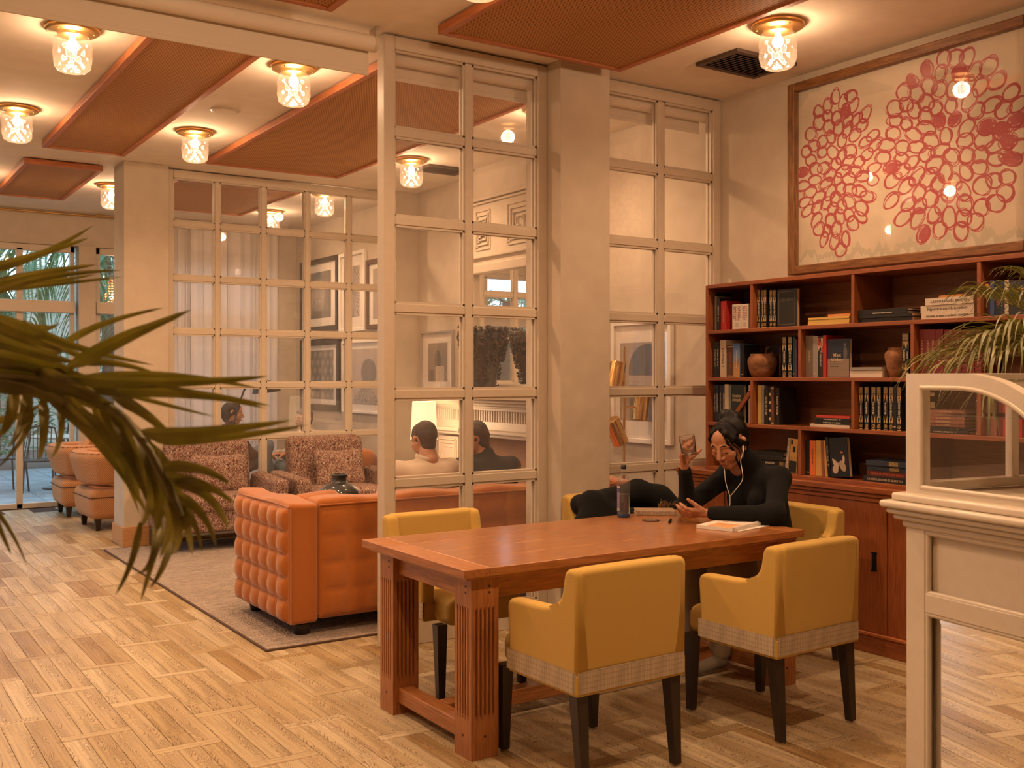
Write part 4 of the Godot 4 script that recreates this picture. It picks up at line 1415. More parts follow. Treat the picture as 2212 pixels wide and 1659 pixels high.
# kind, shelf, z from, z to, height (or bottom), lean (or thickness), cover, title, ink, label
const BOOKS := [
	["v", 1, -5.015, -5.001, 0.251, 0, "soot", "", "gold", "tall near black book, top shelf, leftmost bay"],
	["v", 1, -5.0004, -4.9774, 0.227, 0, "taupe", "", "gold", "grey brown slim book, top shelf, leftmost bay"],
	["v", 1, -4.9768, -4.9478, 0.21, 0, "soot", "~", "white", "black book with white lettering, top shelf, leftmost bay"],
	["v", 1, -4.9472, -4.8962, 0.191, 0, "red", "~", "cream", "thick red hardback, top shelf, leftmost bay"],
	["v", 1, -4.843, -4.76, 0.163, 0, "sticker", "", "", "white box book with rows of coloured dots, the first of two, top shelf, leftmost bay"],
	["v", 1, -4.756, -4.695, 0.16, 0, "sticker", "", "", "white box book with rows of coloured dots, the second of two, top shelf, leftmost bay"],
	["v", 1, -4.6265, -4.5985, 0.245, 0, "gold", "LA HIJA DE JEFTE", "white", "first black and gold book, top shelf, second bay"],
	["v", 1, -4.5979, -4.5699, 0.242, 0, "gold", "LOS AMANTES DEL PARAISO", "white", "second black and gold book, top shelf, second bay"],
	["v", 1, -4.569, -4.545, 0.24, 0, "gold", "LOS AMANTES DEL PARAISO", "white", "third black and gold book, top shelf, second bay"],
	["v", 1, -4.529, -4.505, 0.237, 0, "gold", "LA HIJA DE JEFTE", "white", "fourth black and gold book, top shelf, second bay"],
	["v", 1, -4.499, -4.476, 0.235, 0, "gold", "LA HIJA DE JEFTE", "white", "fifth black and gold book, top shelf, second bay"],
	["c", 1, -4.465, -4.306, 0.233, 0, "black_cover", "LA HIJA DE JEFTE", "dim", "black book turned cover outwards, top shelf, second bay"],
	["h", 1, -4.214, -3.912, 1.852, 0.016, "yellow", "", "", "lowest yellow paperback in a flat pile, top shelf, second bay"],
	["h", 1, -4.214, -3.912, 1.868, 0.015, "yellow", "", "", "middle yellow paperback in a flat pile, top shelf, second bay"],
	["h", 1, -4.211, -3.912, 1.884, 0.013, "yellow", "", "", "upper yellow paperback in a flat pile, top shelf, second bay"],
	["h", 1, -4.074, -3.912, 1.897, 0.015, "orange_black", "~", "white", "orange and black paperback atop the yellow pile, top shelf, second bay"],
	["h", 1, -3.8495, -3.5, 1.852, 0.024, "soot", "", "", "bottom black book of a pile, top shelf, third bay"],
	["h", 1, -3.8495, -3.5, 1.876, 0.018, "soot", "", "", "second black book of a pile, top shelf, third bay"],
	["h", 1, -3.8495, -3.528, 1.895, 0.014, "soot", "TRIBUTE TO SORRA I PULLES", "white", "third black book of a pile, white lettered, top shelf, third bay"],
	["h", 1, -3.8495, -3.528, 1.909, 0.015, "soot", "", "", "top black book of a pile, top shelf, third bay"],
	["h", 1, -3.444, -3.136, 1.852, 0.034, "ivory", "Barcelona, un museu d escultures a l aire lliure", "dark", "bottom ivory book of a pile, top shelf, third bay"],
	["h", 1, -3.449, -3.136, 1.886, 0.039, "ivory", "Pilgerziele der Christenheit", "dark", "middle ivory book of a pile, top shelf, third bay"],
	["h", 1, -3.417, -3.136, 1.926, 0.038, "ivory", "LA SONATA DEL BOSQUE", "dark", "upper ivory book of a pile, top shelf, third bay"],
	["h", 1, -3.34, -3.187, 1.964, 0.012, "orange", "", "", "thin orange book atop the ivory pile, top shelf, third bay"],
	["v", 1, -3.0725, -3.0495, 0.17, 0, "red_black", "~", "gold", "red and black spine with yellow head, top shelf, rightmost bay"],
	["v", 1, -3.0489, -3.0259, 0.182, 0, "blue", "", "", "blue spined book, top shelf, rightmost bay"],
	["v", 1, -3.0253, -2.9933, 0.179, 0, "navy", "Life of Pi", "redt", "navy book with red script, top shelf, rightmost bay"],
	["v", 1, -2.9927, -2.9737, 0.171, 0, "navy", "~", "gold", "slim navy book with gilt letters, top shelf, rightmost bay"],
	["v", 1, -2.9731, -2.9501, 0.179, 0, "cream", "", "", "cream spined book, top shelf, rightmost bay"],
	["c", 1, -2.9495, -2.8205, 0.172, 0, "navy_cover", "ANDREA", "gold", "dark blue book turned cover outwards, top shelf, rightmost bay"],
	["v", 2, -5.015, -4.982, 0.236, 0, "green_black", "~", "cream", "blackish green book, second shelf, leftmost bay"],
	["v", 2, -4.9814, -4.9534, 0.235, 0, "soot", "~", "white", "black book with white spine text, second shelf, leftmost bay"],
	["v", 2, -4.9528, -4.8968, 0.244, 0, "cream", "~", "dark", "tall cream book, second shelf, leftmost bay"],
	["v", 2, -4.8962, -4.8302, 0.209, 0, "brown", "~", "redt", "dark brown book with bands, second shelf, leftmost bay"],
	["v", 2, -4.8296, -4.7706, 0.219, 0, "blue_sand", "~", "white", "blue and sandy paperback, second shelf, leftmost bay"],
	["v", 2, -4.77, -4.741, 0.211, 0, "soot", "", "", "dark grey spined book beside a cover, second shelf, leftmost bay"],
	["c", 2, -4.7404, -4.6024, 0.209, 0, "face_cover", "", "", "dark book turned cover outwards behind the clay pot, second shelf, leftmost bay"],
	["v", 2, -4.416, -4.384, 0.25, 0, "gold", "MAKEDA", "white", "black and gold book beside the clay pot, second shelf, leftmost bay"],
	["v", 2, -4.372, -4.341, 0.25, 0, "gold", "LA HIJA DE JEFTE", "white", "black and gold book near the divider, second shelf, leftmost bay"],
	["v", 2, -4.334, -4.319, 0.246, 0, "navy", "", "", "thin navy book near the divider, second shelf, leftmost bay"],
	["v", 2, -4.317, -4.303, 0.233, 0, "purple", "", "", "thin purple book against the divider, second shelf, leftmost bay"],
	["v", 2, -4.238, -4.175, 0.251, 0, "taupe", "FRANCO", "cream", "thick grey brown book, second shelf, second bay"],
	["v", 2, -4.1744, -4.1384, 0.246, 0, "grey", "", "", "grey cloth book, second shelf, second bay"],
	["v", 2, -4.1378, -4.1008, 0.237, 0, "fire", "~", "white", "black book with a flame coloured head, second shelf, second bay"],
	["v", 2, -4.1002, -4.0752, 0.249, 0, "red", "", "", "bright red spined book, second shelf, second bay"],
	["c", 2, -4.0746, -3.9136, 0.224, 0, "weber", "Max Weber", "cream", "navy and beige book turned cover outwards, second shelf, second bay"],
	["h", 2, -3.919, -3.693, 1.541, 0.039, "ivory", "", "", "ivory book lying flat under a grey one, second shelf, second bay"],
	["h", 2, -3.908, -3.693, 1.58, 0.018, "grey", "", "", "grey book lying flat on an ivory one, second shelf, second bay"],
	["v", 2, -3.568, -3.541, 0.244, 0, "gold", "MAKEDA", "white", "black and gold book right of the tall clay jar, second shelf, second bay"],
	["v", 2, -3.536, -3.519, 0.243, 0, "gold", "MAKEDA", "white", "black and gold book against the right divider, second shelf, second bay"],
	["v", 2, -3.461, -3.423, 0.26, 0, "maroon", "~", "cream", "maroon encyclopedia volume number one, second shelf, third bay"],
	["v", 2, -3.4224, -3.3874, 0.259, 0, "maroon", "~", "cream", "maroon encyclopedia volume number two, second shelf, third bay"],
	["v", 2, -3.3868, -3.3538, 0.257, 0, "maroon", "~", "cream", "maroon encyclopedia volume number three, second shelf, third bay"],
	["v", 2, -3.3532, -3.3102, 0.256, 0, "maroon", "~", "cream", "maroon encyclopedia volume number four, second shelf, third bay"],
	["v", 2, -3.3096, -3.2756, 0.254, 0, "maroon", "~", "cream", "maroon encyclopedia volume number five, second shelf, third bay"],
	["v", 2, -3.275, -3.242, 0.253, 0, "maroon", "~", "cream", "maroon encyclopedia volume number six, second shelf, third bay"],
	["v", 2, -3.2414, -3.2064, 0.251, 0, "maroon", "~", "cream", "maroon encyclopedia volume number seven, second shelf, third bay"],
	["v", 2, -3.2058, -3.1728, 0.25, 0, "maroon", "~", "cream", "maroon encyclopedia volume number eight, second shelf, third bay"],
	["v", 2, -3.17, -3.136, 0.249, 0, "maroon", "~", "cream", "maroon encyclopedia volume number nine, second shelf, third bay"],
	["v", 2, -3.133, -3.099, 0.247, 0, "maroon", "~", "cream", "maroon encyclopedia volume number ten, second shelf, third bay"],
	["v", 3, -5.015, -4.992, 0.245, 0, "navy", "~", "white", "first of four matching navy books, third shelf, leftmost bay"],
	["v", 3, -4.9914, -4.9674, 0.245, 0, "navy", "~", "white", "second of four matching navy books, third shelf, leftmost bay"],
	["v", 3, -4.9668, -4.9428, 0.245, 0, "navy", "~", "white", "third of four matching navy books, third shelf, leftmost bay"],
	["v", 3, -4.9422, -4.9072, 0.245, 0, "navy", "~", "white", "fourth of four matching navy books, third shelf, leftmost bay"],
	["v", 3, -4.9066, -4.8716, 0.25, 0, "cream", "", "", "cream book beside four navy ones, third shelf, leftmost bay"],
	["v", 3, -4.871, -4.848, 0.244, 0, "sage", "", "", "sage grey slim book, third shelf, leftmost bay"],
	["c", 3, -4.8474, -4.7404, 0.245, 0, "teal_cover", "Spagna Portogallo", "cream", "dark teal book turned cover outwards, third shelf, leftmost bay"],
	["v", 3, -4.6955, -4.6545, 0.246, 0, "white_print", "NON", "dark", "white book with black print, third shelf, second bay"],
	["v", 3, -4.622, -4.595, 0.245, 0, "yellow", "", "", "yellow spined book, third shelf, second bay"],
	["v", 3, -4.593, -4.565, 0.246, 0, "grey", "", "", "pale grey book, third shelf, second bay"],
	["v", 3, -4.563, -4.527, 0.223, 0, "soot", "~", "white", "short black book, third shelf, second bay"],
	["v", 3, -4.525, -4.506, 0.232, 0, "stripe", "", "", "black book with pale bars, third shelf, second bay"],
	["v", 3, -4.505, -4.481, 0.239, 0, "brown", "~", "redt", "brown spined book, third shelf, second bay"],
	["v", 3, -4.478, -4.443, 0.23, 0, "soot", "~", "white", "black book with white lettering at the row end, third shelf, second bay"],
	["h", 3, -4.201, -3.912, 1.245, 0.018, "ivory", "", "", "patterned ivory book at the bottom of a pile, third shelf, second bay"],
	["h", 3, -4.166, -3.912, 1.263, 0.021, "soot", "~", "white", "lower black book in a pile, third shelf, second bay"],
	["h", 3, -4.162, -3.912, 1.285, 0.016, "soot", "~", "white", "upper black book in a pile, third shelf, second bay"],
	["h", 3, -4.156, -3.912, 1.301, 0.014, "redbright", "", "", "thin red book atop a pile, third shelf, second bay"],
	["v", 3, -3.849, -3.823, 0.243, 0, "gold", "LOS AMANTES DEL PARAISO", "white", "first of six black and gold books, third shelf, third bay"],
	["v", 3, -3.811, -3.782, 0.244, 0, "gold", "MAKEDA", "white", "second of six black and gold books, third shelf, third bay"],
	["v", 3, -3.77, -3.74, 0.244, 0, "gold", "MAKEDA", "white", "third of six black and gold books, third shelf, third bay"],
	["v", 3, -3.728, -3.7, 0.244, 0, "gold", "LOS AMANTES DEL PARAISO", "white", "fourth of six black and gold books, third shelf, third bay"],
	["v", 3, -3.69, -3.661, 0.245, 0, "gold", "MAKEDA", "white", "fifth of six black and gold books, third shelf, third bay"],
	["v", 3, -3.653, -3.624, 0.245, 0, "gold", "LA HIJA DE JEFTE", "white", "sixth of six black and gold books, third shelf, third bay"],
	["v", 3, -3.62, -3.598, 0.247, 0, "soot", "", "", "plain dark book right of the gilt row, third shelf, third bay"],
	["v", 3, -3.593, -3.567, 0.245, 0, "gold", "LA HIJA DE JEFTE", "white", "black and gold book beside the palm leaf tips, third shelf, third bay"],
	["h", 3, -3.434, -3.163, 1.245, 0.017, "soot", "~", "white", "bottom black book of the pile behind glass, third shelf, rightmost bay"],
	["h", 3, -3.434, -3.168, 1.262, 0.018, "soot", "", "", "second black book of the pile behind glass, third shelf, rightmost bay"],
	["h", 3, -3.434, -3.186, 1.281, 0.017, "rosewood", "LA ATLANTIDA", "cream", "rose brown book, fifth from the top of the pile behind glass, third shelf, rightmost bay"],
	["h", 3, -3.434, -3.186, 1.298, 0.018, "rosewood", "LA ATLANTIDA", "cream", "rose brown book, fourth from the top of the pile behind glass, third shelf, rightmost bay"],
	["h", 3, -3.434, -3.186, 1.317, 0.017, "rosewood", "LA ATLANTIDA", "cream", "rose brown book, third from the top of the pile behind glass, third shelf, rightmost bay"],
	["h", 3, -3.434, -3.186, 1.334, 0.018, "rosewood", "LA ATLANTIDA", "cream", "rose brown book, second from the top of the pile behind glass, third shelf, rightmost bay"],
	["h", 3, -3.434, -3.186, 1.352, 0.017, "rosewood", "LA ATLANTIDA", "cream", "rose brown book, first from the top of the pile behind glass, third shelf, rightmost bay"],
	["v", 3, -3.1305, -3.1005, 0.187, 0, "brown", "", "", "first upright red brown book behind glass, third shelf, rightmost bay"],
	["v", 3, -3.0725, -3.0415, 0.18, 0, "taupe", "", "", "second upright red brown book behind glass, third shelf, rightmost bay"],
	["v", 3, -3.04, -3.01, 0.174, 0, "rosewood", "", "", "third upright red brown book behind glass, third shelf, rightmost bay"],
	["v", 3, -3.008, -2.978, 0.188, 0, "maroon", "", "", "fourth upright red brown book behind glass, third shelf, rightmost bay"],
	["v", 3, -2.973, -2.944, 0.182, 0, "red", "", "", "fifth upright red brown book behind glass, third shelf, rightmost bay"],
	["v", 3, -2.939, -2.91, 0.176, 0, "maroon", "", "", "sixth upright red brown book behind glass, third shelf, rightmost bay"],
	["v", 3, -2.905, -2.877, 0.19, 0, "red", "", "", "seventh upright red brown book behind glass, third shelf, rightmost bay"],
	["h", 4, -4.641, -4.409, 0.952, 0.036, "gold_h", "LA HIJA DE JEFTE", "white", "bottom black book in the pile behind the woman, lowest shelf, leftmost bay"],
	["h", 4, -4.641, -4.409, 0.988, 0.034, "gold_h", "MAKEDA", "white", "second black book in the pile behind the woman, lowest shelf, leftmost bay"],
	["h", 4, -4.641, -4.41, 1.023, 0.026, "soot", "", "", "third black book in the pile behind the woman, lowest shelf, leftmost bay"],
	["h", 4, -4.641, -4.413, 1.049, 0.027, "soot", "", "", "top black book in the pile behind the woman, lowest shelf, leftmost bay"],
	["v", 4, -4.398, -4.376, 0.217, 0.14, "photo_spine", "~", "white", "book with a photograph spine leaning to the divider, lowest shelf, leftmost bay"],
	["v", 4, -4.3712, -4.3052, 0.211, 0.06, "amber_black", "", "", "amber and black book leaning beside the divider, lowest shelf, leftmost bay"],
	["v", 4, -4.238, -4.202, 0.212, 0, "soot", "", "", "dark worn book, lowest shelf, second bay"],
	["v", 4, -4.2014, -4.1584, 0.21, 0, "orange_bright", "~", "dark", "orange paperback, lowest shelf, second bay"],
	["v", 4, -4.1578, -4.1138, 0.213, 0, "amber", "", "", "amber paperback, lowest shelf, second bay"],
	["v", 4, -4.1132, -4.0902, 0.212, -0.04, "rosewood", "", "", "brown orange paperback, lowest shelf, second bay"],
	["v", 4, -4.0884, -4.0664, 0.215, -0.07, "amber", "", "", "slim amber book leaning left, lowest shelf, second bay"],
	["v", 4, -4.0637, -4.0417, 0.236, -0.1, "soot", "~", "white", "black book leaning left, lowest shelf, second bay"],
	["c", 4, -4.0381, -3.9041, 0.232, -0.1, "hands_cover", "", "", "black book cover with pale shapes, leaning, lowest shelf, second bay"],
	["h", 4, -3.815, -3.526, 0.952, 0.032, "soot", "LA NUEVA HISTORIA DE ADAN Y EVA", "cream", "bottom black book of the low right pile, lowest shelf, second bay"],
	["h", 4, -3.801, -3.526, 0.984, 0.03, "redbrown", "TESOROS OCULTOS AL DESCUBIERTO", "redt", "red brown book of the low right pile, lowest shelf, second bay"],
	["h", 4, -3.8, -3.526, 1.015, 0.029, "navy_gold", "", "", "lower navy book with gilt block, lowest shelf, second bay"],
	["h", 4, -3.798, -3.526, 1.044, 0.03, "navy_gold", "", "", "upper navy book with gilt block, lowest shelf, second bay"],
	["h", 4, -3.181, -3.003, 0.952, 0.027, "rosewood", "", "", "lower brown book seen low through glass, lowest shelf, third bay"],
	["h", 4, -3.168, -3.015, 0.979, 0.029, "taupe", "", "", "upper brown book seen low through glass, lowest shelf, third bay"]]

const SHELF_Y := {1: 1.852, 2: 1.541, 3: 1.245, 4: 0.952}

func make_book_materials() -> void:
	var cols := {"soot": [0.012, 0.011, 0.011], "taupe": [0.16, 0.115, 0.085], "red": [0.40, 0.022, 0.018], "sticker": [0.68, 0.62, 0.55], "gold": [0.010, 0.010, 0.010], "gold_h": [0.012, 0.011, 0.010], "black_cover": [0.012, 0.013, 0.013], "yellow": [0.60, 0.40, 0.10],
		"orange_black": [0.62, 0.22, 0.05], "ivory": [0.60, 0.52, 0.42], "orange": [0.55, 0.24, 0.06], "red_black": [0.25, 0.03, 0.02], "blue": [0.05, 0.09, 0.22], "navy": [0.018, 0.026, 0.048], "cream": [0.52, 0.42, 0.31], "navy_cover": [0.02, 0.025, 0.045],
		"green_black": [0.02, 0.03, 0.026], "brown": [0.10, 0.045, 0.026], "blue_sand": [0.08, 0.16, 0.36], "face_cover": [0.02, 0.016, 0.015], "purple": [0.05, 0.03, 0.07], "grey": [0.27, 0.25, 0.22], "fire": [0.014, 0.013, 0.012], "weber": [0.015, 0.024, 0.042],
		"maroon": [0.17, 0.018, 0.016], "sage": [0.16, 0.17, 0.14], "teal_cover": [0.016, 0.028, 0.032], "white_print": [0.60, 0.55, 0.48], "stripe": [0.013, 0.012, 0.012], "redbright": [0.50, 0.05, 0.03], "rosewood": [0.26, 0.10, 0.065], "photo_spine": [0.35, 0.27, 0.19],
		"amber_black": [0.50, 0.27, 0.07], "orange_bright": [0.72, 0.16, 0.035], "amber": [0.60, 0.33, 0.09], "hands_cover": [0.012, 0.012, 0.012], "redbrown": [0.10, 0.022, 0.016], "navy_gold": [0.025, 0.032, 0.055]}
	for k in cols:
		mat("book_" + k, lin(cols[k][0], cols[k][1], cols[k][2]), 0.5)
	for k in [["gold", [0.55, 0.34, 0.10]], ["white", [0.75, 0.68, 0.56]], ["cream", [0.55, 0.43, 0.28]], ["dark", [0.03, 0.02, 0.016]], ["dim", [0.10, 0.08, 0.06]], ["redt", [0.50, 0.10, 0.05]]]:
		mat("ink_" + k[0], lin(k[1][0], k[1][1], k[1][2]), 0.5)
	var m := mat("gilt", Color.WHITE, 0.45)
	m.albedo_texture = noise_tex(0.11, lin(0.02, 0.016, 0.01), lin(0.75, 0.48, 0.16), 128, 2, 0.0, 21)
	tri(m, Vector3.ONE * 14.0)
	mat("gilt_line", lin(0.58, 0.37, 0.12), 0.4)
	mat("pages", lin(0.50, 0.36, 0.24), 0.9)

func print_tex(key: String) -> StandardMaterial3D:
	if M.has("print_" + key): return M["print_" + key]
	var m := mat("print_" + key, Color.WHITE, 0.45)
	var r := RandomNumberGenerator.new()
	r.seed = hash(key)
	var im := Image.create(96, 128, false, Image.FORMAT_RGB8)
	var dab := func(c: Vector2, s: Vector2, col: Color, rot := 0.0) -> void:
		for y in range(maxi(0, int((c.y - maxf(s.x, s.y)) * 128)), mini(128, int((c.y + maxf(s.x, s.y)) * 128) + 1)):
			for x in range(maxi(0, int((c.x - maxf(s.x, s.y) * 1.4) * 96)), mini(96, int((c.x + maxf(s.x, s.y) * 1.4) * 96) + 1)):
				var p := (Vector2(x / 96.0, y / 128.0) - c).rotated(-rot) / s
				if p.length_squared() < 1.0: im.set_pixel(x, y, col)
	match key:
		"sticker":
			im.fill(lin(0.68, 0.62, 0.55))
			for i in 5:
				for j in 8:
					if j == 7 and (i == 0 or i == 4): continue
					dab.call(Vector2(0.18 + 0.16 * i, 0.10 + 0.075 * j), Vector2(0.05, 0.028), [lin(0.5, 0.1, 0.03), lin(0.05, 0.04, 0.04), lin(0.55, 0.2, 0.08), lin(0.1, 0.12, 0.16), lin(0.35, 0.08, 0.04)][r.randi() % 5])
			for j in 6: im.fill_rect(Rect2i(26, 96 + j * 4, 44 - 6 * (j % 2), 1), lin(0.12, 0.1, 0.09))
		"face_cover":
			im.fill(lin(0.018, 0.014, 0.013))
			dab.call(Vector2(0.36, 0.20), Vector2(0.24, 0.17), lin(0.30, 0.085, 0.05), 0.3)
			dab.call(Vector2(0.52, 0.10), Vector2(0.30, 0.09), lin(0.02, 0.012, 0.012), -0.4)
			dab.call(Vector2(0.18, 0.72), Vector2(0.16, 0.12), lin(0.45, 0.15, 0.05))
			dab.call(Vector2(0.30, 0.16), Vector2(0.05, 0.012), lin(0.03, 0.01, 0.01), 0.2)
			dab.call(Vector2(0.30, 0.27), Vector2(0.05, 0.014), lin(0.28, 0.03, 0.03), 0.2)
		"hands_cover":
			im.fill(lin(0.012, 0.012, 0.012))
			for i in 5: dab.call(Vector2(0.18 + 0.05 * i, 0.62 + 0.03 * i), Vector2(0.045, 0.13), lin(0.55, 0.42, 0.30), -0.6 + 0.25 * i)
			dab.call(Vector2(0.24, 0.80), Vector2(0.16, 0.11), lin(0.55, 0.42, 0.30))
			dab.call(Vector2(0.66, 0.72), Vector2(0.20, 0.12), lin(0.42, 0.32, 0.22), 0.5)
			dab.call(Vector2(0.74, 0.55), Vector2(0.07, 0.11), lin(0.55, 0.42, 0.30), 0.3)
			dab.call(Vector2(0.66, 0.37), Vector2(0.08, 0.035), lin(0.35, 0.10, 0.05))
		"weber":
			im.fill(lin(0.015, 0.022, 0.04))
			im.fill_rect(Rect2i(0, 66, 96, 62), lin(0.24, 0.18, 0.125))
			dab.call(Vector2(0.82, 0.36), Vector2(0.09, 0.17), lin(0.10, 0.09, 0.075))
			dab.call(Vector2(0.80, 0.14), Vector2(0.05, 0.045), lin(0.17, 0.13, 0.10))
			for j in 3: im.fill_rect(Rect2i(12, 74 + j * 9, 40, 2), lin(0.06, 0.045, 0.035))
		"blue_sand":
			for y in 128: im.fill_rect(Rect2i(0, y, 96, 1), lin(0.06, 0.13, 0.36).lerp(lin(0.30, 0.38, 0.46), y / 74.0) if y < 74 else lin(0.48, 0.27, 0.11))
			for i in 4: im.fill_rect(Rect2i(18 + i * 17, 64 - (i % 2) * 9, 11, 26), lin(0.24, 0.10, 0.045))
		"fire":
			im.fill(lin(0.014, 0.013, 0.012))
			for i in 14: dab.call(Vector2(r.randf(), r.randf() * 0.34), Vector2(0.16, 0.06), [lin(0.65, 0.14, 0.06), lin(0.75, 0.50, 0.40), lin(0.5, 0.06, 0.03)][i % 3], r.randf() * 3.0)
		_:
			im.fill(lin(0.40, 0.31, 0.22))
			for i in 16: dab.call(Vector2(r.randf(), 0.1 + 0.6 * r.randf()), Vector2(0.16, 0.05), [lin(0.07, 0.05, 0.04), lin(0.5, 0.4, 0.3)][i % 2], r.randf() * 3.0)
	m.albedo_texture = ImageTexture.create_from_image(im)
	return m

const FACE := Basis(Vector3(0, 0, 1), Vector3(0, 1, 0), Vector3(-1, 0, 0))
const SPINE_UP := Basis(Vector3(0, 1, 0), Vector3(0, 0, -1), Vector3(-1, 0, 0))

# a quad facing -x, u along +z
func sheet(x: float, y0: float, y1: float, z0: float, z1: float) -> G:
	var g := G.new()
	var i := g.vert(Vector3(x, y0, z0), Vector3(-1, 0, 0), Vector2(0, 1)); g.vert(Vector3(x, y0, z1), Vector3(-1, 0, 0), Vector2(1, 1))
	g.vert(Vector3(x, y1, z1), Vector3(-1, 0, 0), Vector2(1, 0)); g.vert(Vector3(x, y1, z0), Vector3(-1, 0, 0), Vector2(0, 0))
	g.tri(i, i + 1, i + 2); g.tri(i, i + 2, i + 3)
	return g

# print too small to read: a row of little strokes
func strokes(length: float, size: float, r: RandomNumberGenerator, X: Transform3D) -> G:
	var g := G.new()
	g.X = X
	var x := -length / 2
	while x < length / 2:
		var w := size * r.randf_range(0.25, 0.6)
		if r.randf() < 0.86:
			g.box(Vector3(x + w / 2, 0, 0), Vector3(w * 0.45, size * r.randf_range(0.65, 1.0), 0.0004))
			g.box(Vector3(x + w / 2, size * 0.3 * (1.0 if r.randf() < 0.5 else -1.0), 0), Vector3(w, size * 0.16, 0.0004))
		x += w * 1.25
	return g

